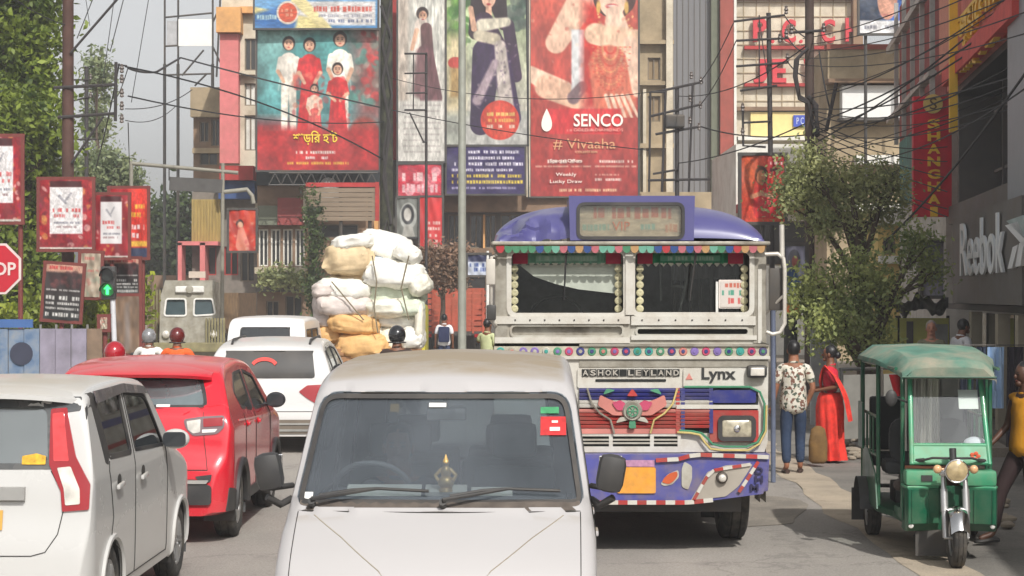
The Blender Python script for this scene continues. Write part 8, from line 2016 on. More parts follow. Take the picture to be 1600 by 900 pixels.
# =============================================================== POLES AND SIGNS
def street():
	rust = mat('pole_rust', rgb(88, 62, 54), .75, .2, var=.2, dirt=rgb(60, 44, 38), dirt_amt=.5); ins = mat('insulator', rgb(96, 86, 80), .4, coat=.4); dm = mat('arm_dark', rgb(56, 52, 52), .7)
	def pole(label, px, Z, r, ytop, m, arms=(), extra=(), lean=0, name='utility_pole', base=None):
		a = P(px, ytop, Z); x = a.x; root = thing(name, label, 'pole', (x, Z, 0)); mb = MB(); mb.cyl((lean / S(Z) * -1, 0, 0), (0, 0, a.z), r * 1.1, r * .9, n=12); mb.build('shaft', m, root, smooth=50)
		q = lambda u, v: Vector((P(u, v, Z).x - x, 0, P(u, v, Z).z))
		for pts, rr in arms:
			mb = MB(); mb.tube([q(*p) + Vector((0, -r, 0)) for p in pts], rr, 6); mb.build('cross_arm', dm, root)
		for u, v in extra:
			mb = MB(); c = q(u, v) + Vector((0, -r, 0)); mb.lathe([(-.10, .012), (-.08, .05), (-.03, .03), (0, .055), (.05, .03), (.08, .04), (.10, .012)], c, 'z', 10); mb.build('insulator', ins, root, smooth=50)
		return root, q
	pole('brown steel utility pole with bracket arms, on the left against the sky', 106, 42, .13, -60, rust, [([(86, 138), (184, 133)], .035), ([(92, 184), (182, 178)], .035), ([(183, 98), (182, 190)], .04), ([(163, 183), (114, 255)], .03), ([(112, 84), (190, -6)], .03), ([(186, 102), (200, 104)], .02)],
         [(192, 108), (192, 124), (192, 146), (192, 166), (192, 186)])
	pole('thin second utility pole behind the brown one, with three short arms', 135, 62, .07, 104, dm, [([(84, 125), (142, 125)], .03), ([(114, 158), (146, 150)], .03), ([(120, 218), (152, 218)], .03)], [(142, 120), (142, 148)])
	pole('thick dark pole wrapped in cables, right of the family hoarding', 604, 55, .19, -60, mat('pole_dark', rgb(44, 44, 38), .85, var=.3, dirt=rgb(90, 92, 66), dirt_amt=.5, dscale=4), [([(596, 10), (612, 60), (598, 130), (610, 200), (600, 280), (612, 350)], .045), ([(612, 0), (598, 70), (613, 150), (600, 240), (608, 330)], .035), ([(596, 380), (606, 345), (614, 376)], .05)])
	pole('pale grey street-light pole in front of the saree hoardings', 722, 48, .10, -40, mat('lamp_post_grey', rgb(160, 162, 152), .5, .3, dirt=rgb(120, 116, 100), dirt_amt=.4), name='lamp_post')
	pole('dark utility pole with coils of spare cable, in front of the red sign letters', 1265, 40, .10, -60, mat('pole_brown', rgb(74, 60, 54), .8, var=.2), [([(1232, 52), (1290, 48)], .03), ([(1306, 130), (1290, 205)], .04), ([(1258, 300), (1262, 220), (1270, 330)], .05)] +
         [([(1262 + 0, 75), (1246 - k * 1.5, 92 + k), (1243 - k, 120), (1248, 150 + k * 2), (1260, 158 + k)], .034) for k in range(4)] + [([(1262, 150), (1272 + k * 1.2, 165), (1277 - k, 200), (1278 - k, 214), (1268, 190), (1262, 158)], .036) for k in range(4)], [(1236, 46), (1286, 44)])
	r_, q = pole('slanting thin pole with four cross arms, left of the coiled pole', 1201, 44, .06, 20, dm, [([(1146, 34), (1226, 24)], .028), ([(1150, 64), (1232, 60)], .028), ([(1150, 104), (1232, 98)], .028), ([(1156, 142), (1214, 134)], .028), ([(1160, 163), (1161, 228), (1196, 230)], .028), ([(1162, 192), (1204, 190)], .025), ([(1186, 24), (1186, 140)], .015)],
         [(1228, 16), (1228, 52), (1230, 90), (1218, 60), (1160, 168), (1160, 206)], lean=-8)
	pole('transformer frame of crossed arms behind the bus roof', 1058, 50, .06, 138, dm, [([(1034, 142), (1098, 128)], .035), ([(1016, 182), (1096, 163)], .035), ([(1024, 210), (1094, 198)], .035), ([(1016, 144), (1040, 144)], .03), ([(1016, 144), (1014, 300)], .03), ([(1040, 140), (1034, 300)], .035), ([(1082, 132), (1076, 300)], .03), ([(1012, 282), (1110, 280)], .035), ([(1020, 272), (1060, 265)], .03)],
         [(1080, 118), (1095, 126), (1094, 164), (1078, 154), (1092, 198), (1078, 188), (1064, 198)], name='transformer_frame')
	mb = MB(); c = P(1054, 190, 50); mb.box(c, (.5, .4, .35), None, .05); tag(mb.build('cable_box', M_DARKMETAL), 'small dark junction box on the crossed-arm frame behind the bus', 'box')
	pole('thin pole with a small lattice rack in front of the brown saree woman', 666, 58, .045, 82, dm, [([(632, 84), (668, 84)], .03), ([(632, 115), (668, 114)], .025), ([(634, 146), (668, 145)], .025), ([(632, 172), (668, 172)], .03), ([(646, 84), (646, 172)], .02), ([(640, 176), (662, 222)], .025), ([(660, 222), (668, 222)], .03)], name='lattice_pole')
	pole('white road-sign pole by the left edge of the bus', 762, 60, .05, 392, M_WHITE, name='sign_pole')
	mb = MB(); root = thing('street_gantry', 'thin street-lamp gantry arm reaching right over the far trucks', 'gantry', (P(205, 0, 60).x, 60, 0)); gx = root.location.x
	Q = lambda u, v: P(u, v, 60) - Vector((gx, 60, 0)); mb.tube([Vector((0, 0, 0)), Q(205, 252)], .06, 8); mb.tube([Q(203, 255), Q(372, 270)], .06, 8); mb.build('mast', mat('gantry_pale', rgb(136, 132, 120), .6), root, smooth=50)
	mb = MB(); mb.tube([Q(348, 255), Q(347, 560)], .06, 8); mb.tube([Q(350, 300), Q(386, 296), Q(394, 306), Q(396, 318)], .07, 8); mb.build('lamp_arm', mat('gantry_pale', 0), root, smooth=50)
	a, b = Q(265, 298), Q(348, 280); mb = MB(); mb.box((a + b) / 2, (b.x - a.x, .12, .42), Matrix.Rotation(R(3), 4, 'Y')); mb.build('dark_board', mat('board_dark', rgb(78, 76, 74), .7, var=.2), root); mb = MB(); mb.cyl(Q(264, 258), Q(264, 282), .02, n=5); mb.build('hanger', dm, root)
	c = Canvas(36, 32, (190, 196, 210)); c.rect(.0, 0, 1, .35, (40, 44, 80), 2); c.line_text(.1, .95, .5, .2, (60, 80, 140), 3); c.line_text(.1, .9, .72, .2, (60, 80, 140), 4)
	board('direction_sign', 'small blue and white road sign to the left of the bus', 'sign', (731, 398, 765, 430), 60, c)
	# raised banners on the left, on their own posts
	def banner(name, label, box, Z, kind, tilt=0, seed=1, posts=()):
		w_, h = int(box[2] - box[0]) + 6, int(box[3] - box[1]) + 6; c = Canvas(w_, h, (150, 30, 40))
		if kind == 'white':
			c.streak(.2, seed, 6); c.blot(70, (0, 0, 1, 1), [(190, 60, 50), (206, 150, 80), (110, 16, 30), (220, 180, 170), (140, 20, 60)], (.02, .07), seed, .7); c.rect(.2, .02, .8, .12, (70, 20, 24), 3); c.rect(.2, .11, .82, .78, (226, 222, 222), 2); c.limb(.38, .24, .03, .5, .34, .02, (120, 120, 130), 2, .6); c.limb(.6, .2, .02, .5, .3, .02, (120, 120, 130), 2, .6)
			c.line_text(.26, .78, .44, .06, (206, 90, 90), seed); c.line_text(.28, .76, .52, .05, (206, 110, 110), seed + 2); c.line_text(.28, .76, .62, .03, (120, 120, 130), seed + 3); c.line_text(.28, .7, .68, .03, (150, 120, 120), seed + 4); c.rect(-.1, .97, 1.1, 1.1, (200, 190, 180), 2)
		elif kind == 'black':
			c.grad((60, 40, 40), (34, 38, 38), 0, 1); c.rect(-.1, -.1, 1.1, .14, (196, 150, 130), 4); c.line_text(.1, .9, .06, .07, (190, 60, 60), seed); c.blot(20, (.1, .15, 1, .4), [(110, 60, 60), (60, 30, 34)], (.04, .1), seed, .6)
			for k, (y, hh) in enumerate(((.46, .03), (.60, .08), (.70, .05), (.79, .04), (.90, .08))): c.line_text(.06, .96, y, hh, (210, 208, 204), seed + k)
		elif kind == 'pale':
			c.a[:] = np.array((176, 160, 140)) / 255.; c.streak(.2, seed, 8); c.line_text(.2, .8, .12, .08, (190, 110, 100), seed); c.line_text(.1, .9, .4, .06, (190, 110, 100), seed + 1); c.blot(20, (0, .3, 1, 1), [(150, 160, 140), (196, 186, 170), (190, 120, 110)], (.05, .12), seed, .5)
		elif kind == 'red':
			c.a[:] = np.array((206, 52, 40)) / 255.; c.streak(.15, seed, 5); c.rect(.0, .0, .5, .1, (170, 30, 40), 3)
			for k, y in enumerate((.26, .38, .56, .68)): c.line_text(.5, .92, y, .08, ((232, 180, 60), (232, 180, 60), (230, 200, 200), (230, 200, 200))[k], seed + k)
			c.rect(.45, .76, 1, .84, (220, 170, 60), 3); c.rect(.45, .86, 1, 1, (50, 60, 90), 3)
		else: c.a[:] = np.array((128, 104, 84)) / 255.; c.streak(.2, seed, 8); c.limb(.5, .15, .1, .5, .9, .12, (140, 130, 126), 6, .7)
		board(name, label, 'banner', box, Z, c, th=.05, tilt=R(tilt), posts=posts, frame=mat('banner_frame', rgb(110, 50, 44), .7), wave=.012)
	banner('poster_banner', 'white-centred maroon banner partly cut off by the left edge', (-36, 214, 33, 346), 38, 'white', 0, 1, (.4,))
	banner('poster_banner', 'largest white-centred maroon banner, hung on the brown steel pole', (62, 281, 144, 389), 41, 'white', 0, 3)
	banner('poster_banner', 'smaller white-centred maroon banner right of the largest one', (147, 305, 200, 402), 41.5, 'white', 0, 5, (0,))
	banner('poster_banner', 'bright red-orange banner behind the smaller maroon one', (172, 295, 230, 402), 43, 'red', 0, 7, (.3,))
	banner('poster_banner', 'tilted black banner with white text, below the largest maroon banner', (70, 414, 127, 500), 40.5, 'black', 4, 9, (0,))
	banner('poster_banner', 'narrow pale pink banner between the two black ones', (126, 396, 157, 464), 40.8, 'pale', 2, 11)
	banner('poster_banner', 'black banner with white text beside the green traffic light', (164, 405, 217, 460), 42, 'black', 0, 13)
	banner('poster_banner', 'brown faded board below the black banner by the traffic light', (181, 463, 218, 552), 41, 'brown', 0, 15, (.2,))
	banner('poster_banner', 'brown board on the barrier left of the traffic light pole', (114, 520, 146, 590), 38, 'brown', 0, 17)
	banner('small_sign', 'small pale notice hanging under the traffic light', (157, 496, 168, 514), 38, 'pale', 0, 18, (0,))
	# traffic light
	Z = 40; p = P(170, 450, Z); root = thing('traffic_light', 'green-arrow traffic light on a leaning white pole among the banners', 'traffic light', (p.x, Z, 0)); s_ = S(Z); L = lambda u, v, y=0: Vector((P(u, v, Z).x - p.x, y, P(u, v, Z).z))
	mb = MB(); mb.box(L(170, 442), (22 / s_, .2, 52 / s_), None, .03); mb.build('housing', M_BLACK, root, smooth=40)
	for v, on in ((430, 0), (453, 1)):
		mb = MB(); c = L(170, v); r = 10 / s_; mb.cyl(c + Vector((0, -.10, 0)), c + Vector((0, -.13, 0)), r, n=20); mb.build('lens', mat('lens_green_on' if on else 'lens_dark', rgb(10, 90, 40) if on else (.015, .02, .018), .3, coat=.4, emit=rgb(20, 170, 80) if on else None, es=.25), root, smooth=30)
		mb = MB(); mb.loft([[c + Vector((r * 1.1 * math.cos(t), y, r * 1.1 * math.sin(t))) for t in np.linspace(-.2, PI + .2, 14)] for y in (-.1, -.28)], closed=False, cap=False); mb.build('visor', M_BLACK, root)
	gm = mat('arrow_green', rgb(60, 255, 120), .4, emit=rgb(60, 255, 120), es=2.2); c = L(170, 453); k = 8 / s_; mb = MB(); mb.prism([(c.x + a * k, c.z + b * k) for a, b in ((0, 1), (.75, .15), (.26, .15), (.26, -.9), (-.26, -.9), (-.26, .15), (-.75, .15))], -.15, -.135); mb.build('arrow', gm, root)
	mb = MB(); mb.tube([L(182, 620), L(176, 462)], .055, 8); mb.build('pole', mat('pole_white', rgb(206, 206, 210), .5, var=.08), root, smooth=50)
	# stop sign
	Z = 27; p = P(-7, 420, Z); r = 43 / S(Z); root = thing('stop_sign', 'red octagonal stop sign cut off by the left edge of the photograph', 'sign', (p.x, Z, p.z), .0)
	oc = lambda q: [(q * math.cos(PI / 8 + k * PI / 4), q * math.sin(PI / 8 + k * PI / 4)) for k in range(8)]
	mb = MB(); mb.prism(oc(r), 0, .02); mb.build('rim', mat('sign_white', rgb(206, 190, 186), .5), root); mb = MB(); mb.prism(oc(r * .91), -.006, .004); mb.build('face', mat('sign_red', rgb(178, 30, 46), .4, var=.08), root)
	text_mesh('STOP', .3, 'lettering', mat('sign_white', 0), root, T(0, -.012, 0), bold=.006, width=r * 1.5, height=r * .48); mb = MB(); mb.cyl((0, .05, -p.z), (0, .05, r), .03, n=8); mb.build('post', M_STEEL, root)
	# barrier of separate sheets along the left
	bl = [mat('sheet_pale_blue', rgb(92, 118, 150), .7, var=.35, scale=3, dirt=rgb(140, 140, 136), dirt_amt=.8, dscale=3), mat('sheet_lilac', rgb(140, 134, 150), .8, var=.2, scale=3, dirt=rgb(100, 96, 100), dirt_amt=.6), mat('sheet_brown', rgb(124, 104, 86), .8, var=.25, dirt=rgb(90, 80, 66), dirt_amt=.6)]
	root = thing('street_barrier', 'barrier of painted blue and lilac sheets along the far left of the road', 'barrier', (P(60, 0, 37).x, 37, 0)); x0 = root.location.x
	for k in range(9):
		pa, pb = -60 + k * 24.5, -60 + (k + 1) * 24.5 - 1; a, b = P(pa, 512, 37), P(pb, 512, 37); mb = MB(); mb.box(((a.x + b.x) / 2 - x0, .02 * (k % 2), .78), (b.x - a.x, .03, 1.52)); mb.build('sheet', bl[0 if k < 5 else 1 if k < 8 else 2], root)
		mb = MB(); mb.cyl((a.x - x0, .05, 0), (a.x - x0, .05, 1.62), .025, n=6); mb.build('post', M_STEEL, root)
	mb = MB(); a, b = P(-60, 500, 37), P(52, 500, 37); mb.box(((a.x + b.x) / 2 - x0, -.02, 1.64), (b.x - a.x, .05, .16)); mb.build('top_rail', mat('rail_blue', rgb(60, 96, 150), .6), root)
	mb = MB(); c = P(34, 552, 37); mb.cyl((c.x - x0, -.03, 1.06), (c.x - x0, -.022, 1.06), .22, n=20); mb.build('painted_face', mat('mural_dark', rgb(48, 52, 70), .7), root)
	# right: display board, railing, orange lantern, hanging blue sheet, blue pole
	Z = 31; a, b = P(1266, 510, Z), P(1303, 600, Z); root = thing('display_board', 'leaning grey display board with a pale edge, behind the walking couple', 'board', ((a.x + b.x) / 2, Z, 0), .2); mb = MB(); mb.box((0, 0, .9), (.40, .04, 1.6)); mb.build('panel', mat('display_grey', rgb(150, 152, 154), .6, var=.15), root); mb = MB(); mb.box((.22, 0, .92), (.05, .06, 1.84)); mb.build('edge', M_WHITE, root)
	root = thing('grey_railing', 'grey panelled railing between the tree trunk and the rickshaw', 'railing', (P(1330, 0, 27).x, 27, 0), .5)
	for k in range(6): mb = MB(); mb.box((k * .36, 0, .62), (.30, .03, .9)); mb.build('panel', mat('railing_panel', rgb(128, 126, 120), .8, var=.2), root); mb = MB(); mb.cyl((k * .36 - .18, 0, 0), (k * .36 - .18, 0, 1.15), .025, n=6); mb.build('post', M_DARKMETAL, root)
	mb = MB(); mb.cyl((-.2, 0, 1.15), (2.1, 0, 1.15), .025, n=6); mb.build('rail', M_DARKMETAL, root)
	mb = MB(); p = P(1239, 482, 36); mb.box((0, 0, 0), (.26, .26, .2), None, .04); o = mb.build('orange_lantern', mat('lantern_orange', rgb(232, 120, 50), .5, var=.15), None, smooth=40); o.location = p; tag(o, 'orange box lantern on the dark post right of the bus mirror', 'lantern')
	root = thing('dark_post', 'thick dark post right of the bus, under the orange lantern', 'post', (p.x, 36.3, 0)); mb = MB(); mb.cyl((0, 0, 0), (0, 0, p.z - .1), .15, .12, n=12); mb.build('shaft', mat('post_dark', rgb(52, 52, 48), .8, var=.2), root, smooth=50)
	c = Canvas(40, 60, (150, 150, 170)); c.streak(.25, 4, 6); c.ell(.45, .3, .3, .22, (110, 110, 120)); c.ell(.5, .32, .16, .12, (176, 100, 90)); c.limb(.4, .6, .25, .5, .9, .3, (60, 90, 130), 4); c.rect(0, .84, 1, 1, (190, 196, 204), 3)
	board('film_poster', 'bluish poster of a face half hidden behind the bus mirror', 'poster', (1226, 384, 1258, 464), 38, c)
	mb = MB(); a = P(1208, 0, 22.5); mb.cyl((a.x, 22.5, 0), (a.x, 22.5, P(0, 470, 22.5).z), .03, n=10); tag(mb.build('blue_post', mat('post_blue', rgb(96, 104, 124), .6, var=.2)), 'slim blue-grey post just right of the bus', 'post')
	root = thing('clothes_rack', 'rack of hanging garments and a pale blue sheet behind the rickshaw', 'rack', (P(1552, 0, 22).x, 22, 0)); mb = MB(); mb.tube([(-.4, 0, 0), (-.4, 0, 1.62), (.7, 0, 1.62), (.7, 0, 0)], .012, 6); mb.build('rail_frame', M_DARKMETAL, root)
	for k, (x, w_, c_, z0) in enumerate(((.0, .2, rgb(150, 176, 206), .9), (-.3, .16, rgb(36, 40, 60), .5), (.25, .2, rgb(50, 46, 54), .45), (.45, .16, rgb(110, 100, 90), .6), (.6, .14, rgb(30, 34, 44), .5), (-.14, .12, rgb(60, 70, 90), .6))):
		mb = MB(); mb.loft([[Vector((x - w_ / 2 + w_ * i / 10, .03 * math.sin(i * 1.7 + z * 3) - .1 * (k == 0), z)) for i in range(11)] for z in (z0, 1.1, 1.4, 1.6)], closed=False, cap=False); mb.build('garment', mat('garment_%s' % 'abcdef'[k], c_, .9), root, smooth=60)
# =============================================================== WIRES
def wires():
	wm = mat('cable_black', rgb(42, 42, 44), .7); T0 = 'wires strung across the street'
	W_ = [((120, 60, 42), (160, -40, 42), 0, .012), ((140, 40, 60), (128, -40, 60), 0, .012), ((200, 105, 42), (172, 160, 60), .6, .012), ((196, 104, 42), (600, 250, 55), -.9, .022), ((200, 106, 42), (245, 112, 48), .15, .03), ((245, 112, 48), (282, 90, 55), .0, .03), ((282, 90, 55), (604, 170, 55), .1, .03), ((604, 170, 55), (1016, 235, 50), .3, .016),
          ((196, 170, 42), (300, 140, 60), .5, .014), ((196, 188, 42), (275, 165, 60), .6, .012), ((200, 192, 42), (202, 255, 60), 0, .016), ((186, 100, 42), (150, 260, 60), .4, .02), ((172, 80, 42), (200, -30, 46), 0, .012), ((160, 130, 42), (182, -30, 46), 0, .01), ((205, 160, 50), (235, -20, 50), 0, .012), ((0, -20, 40), (106, 40, 42), .3, .012),
          ((200, 150, 42), (604, 190, 55), .7, .02), ((604, 120, 55), (1040, 140, 50), 1.2, .012), ((1094, 164, 50), (1150, 64, 44), .4, .012), ((1096, 198, 50), (1265, 210, 40), .4, .02), ((1094, 128, 50), (1146, 36, 44), .3, .012), ((1060, 255, 50), (1265, 190, 40), .4, .016), ((822, -30, 60), (826, 310, 60), 0, .03),
          ((1226, 24, 44), (1262, 60, 40), .2, .014), ((1232, 60, 44), (1262, 84, 40), .2, .014), ((1232, 98, 44), (1262, 120, 40), .2, .014), ((1186, 24, 44), (1205, 150, 44), .3, .014), ((1280, 80, 40), (1300, 180, 40), .4, .02)]
	rd = random.Random(4)
	for k in range(13): W_.append(((1268, 150 + k * 8 + rd.uniform(-6, 6), 40), (1640, rd.uniform(-60, 150), 27 + k * .4), rd.uniform(.4, 1.3), rd.choice((.009, .012, .016))))
	for k in range(6): W_.append(((1268, 185 + k * 9, 40), (1480, 230 + k * 22 + rd.uniform(-10, 10), 36), rd.uniform(.2, .7), .012))
	for k in range(5): W_.append(((1255 - k * 3, 60 + k * 10, 41), (1700, -140 + k * 40, 24), .8, .011))
	W_ += [((1640, 60, 24), (1380, 380, 34), .5, .018), ((1640, 110, 24), (1300, 250, 38), 1.1, .012), ((1262, 70, 40), (1060, 150, 50), .9, .014)]
	for i, (a, b, sg, r) in enumerate(W_):
		A, B = P(*a), P(*b); n = 14; mb = MB(); mb.tube([A.lerp(B, k / n) - Vector((0, 0, 4 * sg * .35 * (k / n) * (1 - k / n))) for k in range(n + 1)], r, 4)
		tag(mb.build('overhead_wire', wm), 'thin black overhead wire strung between the street poles and buildings', 'wire', T0)
# =============================================================== TRUCKS
def trucks():
	# sack-laden cart
	Z = 36; s_ = S(Z); X = (576 - 800) / s_; root = thing('goods_truck', 'open goods truck hidden beneath the piled sacks, seen from behind', 'truck', (X, Z, 0)); q = lambda u, v: ((u - 800) / s_ - X, CH - (v - HY) / s_)
	wd = mat('truck_wood', rgb(150, 110, 76), .8, var=.2);
	mb = MB(); mb.box((0, 1.9, .68), (2.0, 4.0, .12)); mb.build('load_bed', wd, root)
	for k in range(3): mb = MB(); mb.box((0, -.06, .82 + k * .15), (2.0, .05, .13)); mb.build('tailboard_plank', wd, root)
	mb = MB(); mb.box((0, 4.6, 1.2), (1.8, 1.3, 1.6), None, .12); mb.build('cab', mat('cab_paint', rgb(190, 180, 60), .5), root, smooth=40)
	for sx in (-1, 1):
		for y in (.7, 4.4): make_wheel(root, sx * .95, y, .38, .22, style='dark')
		mb = MB(); mb.box((sx * .8, -.1, .58), (.2, .04, .1)); mb.build('tail_light', M_RED_LENS, root)
	rd = random.Random(8)
	cols = dict(w=rgb(236, 234, 226), g=rgb(206, 216, 196), b=rgb(186, 198, 212), o=rgb(222, 176, 116), t=rgb(212, 188, 150), p=rgb(210, 198, 192), y=rgb(226, 222, 206))
	adj = dict(w='white', g='pale green', b='pale blue', o='orange-brown', t='tan', p='greyish pink', y='cream')
	SK_ = [(545, 405, 74, 42, 't', 0, 'with a pink print, high on the left'), (600, 385, 76, 40, 'w', -14, 'at the very top right'), (552, 378, 62, 22, 'w', 6, 'at the top left'), (592, 412, 70, 26, 'b', 4, 'under the topmost white one'), (612, 428, 92, 38, 'w', -4, 'spanning the upper right'),
           (546, 442, 62, 26, 't', 0, 'below the printed tan one'), (536, 452, 78, 30, 'w', -3, 'long, at mid height on the left'), (614, 460, 88, 34, 'g', 0, 'at mid height on the right'), (536, 476, 82, 32, 'p', -4, 'bulging out on the left'), (545, 484, 62, 24, 'b', -16, 'tied and tilted on the left'),
           (604, 482, 66, 26, 'y', 4, 'below the pale green one'), (616, 500, 76, 26, 'w', -6, 'low on the right'), (552, 506, 76, 30, 'o', -8, 'squashed, low on the left'), (618, 530, 70, 40, 'y', 0, 'large, at the bottom right'), (566, 540, 78, 34, 'o', 0, 'boxy, at the bottom left'), (566, 568, 74, 28, 'o', 0, 'lowest on the left'), (655, 445, 34, 28, 'y', 30, 'pointed, sticking out at the right'), (505, 478, 36, 40, 'p', 0, 'upright at the left edge'), (655, 505, 14, 60, 'y', 0, 'narrow upright at the right edge'), (512, 522, 44, 28, 'o', 8, 'beyond the small van'), (616, 566, 76, 34, 'y', 0, 'lowest on the right'), (528, 398, 40, 24, 't', 12, 'small, at the top left corner'), (636, 396, 40, 26, 'w', -30, 'small and loose at the top right corner'), (572, 424, 40, 24, 't', -5, 'small, in the seam near the top'), (640, 480, 42, 24, 'g', 8, 'small, at mid height on the right edge'), (582, 486, 34, 26, 'y', 0, 'small, in the middle seam'), (508, 452, 40, 22, 'p', 5, 'small, at the left edge above the pink one'), (580, 520, 36, 24, 'w', -10, 'small, low in the middle seam'), (644, 528, 36, 30, 'w', 0, 'small, low on the right edge'), (508, 500, 40, 22, 'p', -6, 'small, low at the left edge')]
	for i, (px, py, w_, h, c, a, txt) in enumerate(SK_):
		(x, z) = q(px, py); rx, rz = w_ / 2 / s_ * 1.14, h / 2 / s_ * 1.2; dy = .55 * (i % 2) - .3 + .2
		mb = MB(); rg = []; nn, mm_ = 40, 22
		for j in range(mm_ + 1):
			v = -PI / 2 + PI * j / mm_
			rg.append([Vector((rx * math.copysign(abs(math.cos(v)) ** .55, 1) * math.copysign(abs(math.cos(t)) ** .6, math.cos(t)), .5 * abs(math.cos(v)) ** .5 * math.copysign(abs(math.sin(t)) ** .7, math.sin(t)), rz * math.copysign(abs(math.sin(v)) ** .75, math.sin(v)))) for t in np.linspace(0, 2 * PI, nn + 1)[:-1]])
		mb.loft(rg)
		mb.v = [tuple(Vector(p_) * (1 + .13 * mnoise.noise(Vector(p_) * 4.2 + Vector((i * 7, 0, 0))) + .16 * abs(mnoise.noise(Vector(p_) * 8 + Vector((i, 5, 0)))) - .10 * abs(mnoise.noise(Vector(p_) * 17 + Vector((i, 9, 0)))) - .03)) for p_ in mb.v]
		o = mb.build('sack', mat('sack_' + {'w': 'white', 'g': 'green', 'b': 'blue', 'o': 'orange', 't': 'tan', 'p': 'pink', 'y': 'cream'}[c], cols[c], .65, var=.16, scale=6, bump=.9, bscale=6, dirt=rgb(140, 128, 100), dirt_amt=.25, dscale=4), None, smooth=60)
		o.location = (X + x, Z + .35 + dy * .5, z); o.rotation_euler = (0, R(-a), 0); tag(o, adj[c] + ' sack ' + txt + ' of the pile', 'sack', 'sacks piled on the truck')
	for i, (pts) in enumerate(([(583, 400), (590, 440), (586, 480), (592, 520)], [(520, 440), (545, 470), (570, 500)], [(640, 400), (628, 450), (640, 500)])):
		mb = MB(); mb.tube([(q(*p)[0], -.26, q(*p)[1]) for p in pts], .014, 5); o = mb.build('rope', mat('rope', rgb(120, 110, 90), .9), root)
	# orange truck: slatted tail
	Z = 69; s_ = S(Z); X = (708 - 800) / s_; root = thing('orange_truck', 'orange open truck with a slatted body, far ahead left of the bus', 'truck', (X, Z, 0)); om = mat('truck_orange', rgb(172, 78, 56), .7, var=.18, dirt=rgb(130, 84, 64), dirt_amt=.5)
	for k in range(8): mb = MB(); mb.box((0, 0, .95 + k * .2), (2.25, .06, .15)); mb.build('body_slat', om, root)
	for k in range(7): x = -1.08 + k * .36; mb = MB(); mb.box((x, -.06, 1.6), (.07, .06, 1.6)); mb.build('body_post', om, root)
	for sx in (-1, 1):
		for k in range(7): mb = MB(); mb.box((sx * 1.12, 2.4, .95 + k * .22), (.05, 4.8, .15)); mb.build('body_slat', om, root)
		for y in (.9, 4.8): make_wheel(root, sx * 1.05, y, .45, .25, style='dark')
		mb = MB(); mb.box((sx * .9, -.1, .72), (.26, .05, .12)); mb.build('tail_light', M_RED_LENS, root)
	mb = MB(); mb.box((0, 2.4, .8), (2.2, 4.9, .14)); mb.build('chassis', M_DARKMETAL, root); mb = MB(); mb.box((0, 5.6, 1.5), (2.0, 1.5, 1.6), None, .15); mb.build('cab', om, root, smooth=40)
	# oncoming pale truck
	Z = 60; s_ = S(Z); X = (297 - 800) / s_; root = thing('pale_truck', 'dusty pale truck with a split windscreen facing the viewer, far left', 'truck', (X, Z, 0)); q = lambda u, v: ((u - 800) / s_ - X, CH - (v - HY) / s_); Q = lambda L_: [q(*p) for p in L_]
	pm = mat('truck_pale', rgb(160, 156, 144), .7, var=.2, scale=5, dirt=rgb(120, 112, 92), dirt_amt=.7, dscale=3); ol = mat('truck_olive', rgb(140, 132, 96), .75, var=.25, dirt=rgb(100, 94, 70), dirt_amt=.6)
	w1 = round_poly(Q([(258, 492), (290, 492), (289, 468), (261, 468)]), .06); w2 = round_poly(Q([(304, 492), (335, 490), (331, 468), (305, 468)]), .06)
	plate('cab_front', Q([(248, 565), (346, 565), (340, 500), (336, 462), (336, 438), (258, 438), (251, 462), (250, 500)]), pm, root, 0, .1, [w1, w2])
	for w_ in (w1, w2): plate('windscreen', offset_poly(w_, .02), mat('truck_glass', (.06, .09, .10), .08, coat=.5), root, .05, .02); plate('windscreen_frame', offset_poly(w_, .05), M_WHITE, root, -.03, .03, [w_])
	mb = MB(); mb.prism(Q([(250, 560), (344, 560), (338, 500), (334, 462), (334, 440), (260, 440), (253, 462), (252, 500)]), .1, 1.7); mb.build('cab', pm, root)
	mb = MB(); x, z = q(297, 452); mb.box((x, -.05, z), (.9, .1, .2), None, .04); mb.build('crest_board', M_WHITE, root); mb = MB(); mb.cyl((x, -.1, z), (x, -.13, z), .12, n=12); mb.build('crest_disc', pm, root); plate('roof_sign', Q([(294, 434), (320, 434), (320, 424), (294, 424)]), mat('roof_sign_pale', rgb(196, 180, 166), .7), root, .1, .08)
	for k in range(7): (x0, z0), (x1, z1) = q(322 + k * 4.6, 545), q(324.5 + k * 4.6, 497); mb = MB(); mb.box(((x0 + x1) / 2, -.08, (z0 + z1) / 2), (x1 - x0, .08, z1 - z0)); mb.build('grille_bar', ol, root)
	(x0, z0), (x1, z1) = q(225, 550), q(250, 460); mb = MB(); mb.box(((x0 + x1) / 2, 3.5, (z0 + z1) / 2), (x1 - x0 + .1, 4, z1 - z0)); mb.box((.2, 4, 1.5), (2.1, 4.4, 1.5)); mb.build('load_body', mat('truck_brown', rgb(110, 88, 64), .8, var=.3, stretch=(6, 1, 1)), root)
	for k in range(5): x, z = q(227 + k * 5, 500); mb = MB(); mb.box((x, 1.46, z), (.05, .08, 1.9)); mb.build('body_post', ol, root)
	mb = MB(); mb.box((0, -.12, .55), (2.2, .2, .3), None, .04); mb.build('bumper', ol, root);
	for sx in (-1, 1): mb = MB(); mb.ell((sx * .75, -.05, .95), (.13, .08, .13)); mb.build('headlight', M_CLEAR_LENS, root, smooth=60); make_wheel(root, sx * 1.05, .9, .48, .25, style='dark'); make_wheel(root, sx * 1.05, 4.6, .48, .25, style='dark')
trees(); street(); wires(); trucks()
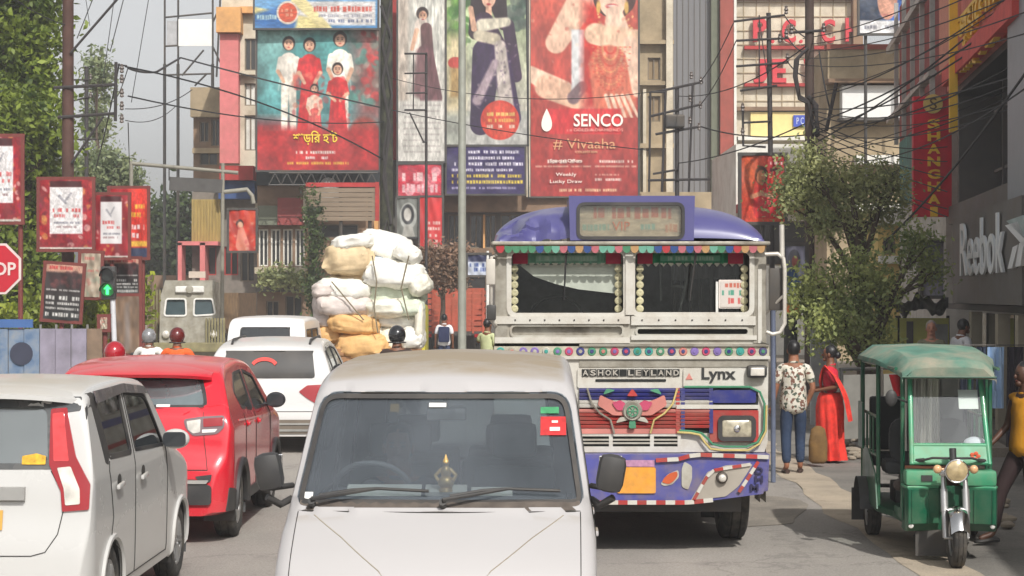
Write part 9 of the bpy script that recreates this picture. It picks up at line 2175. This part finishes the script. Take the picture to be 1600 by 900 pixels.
# thin dusty air over the street
mb = MB(); mb.box((0, 55, 19), (160, 170, 41.5)); hz = mb.build('haze', bpy.data.materials.new('dusty_air')); hz['kind'] = 'stuff'
hm = hz.data.materials[0]; hm.use_nodes = True; _n = hm.node_tree; [_n.nodes.remove(x) for x in list(_n.nodes) if x.type != 'OUTPUT_MATERIAL']
pv_ = _n.nodes.new('ShaderNodeVolumePrincipled'); pv_.inputs['Color'].default_value = (.82, .84, .88, 1); pv_.inputs['Density'].default_value = .0012; _n.links.new(pv_.outputs[0], _n.nodes['Material Output'].inputs['Volume'])
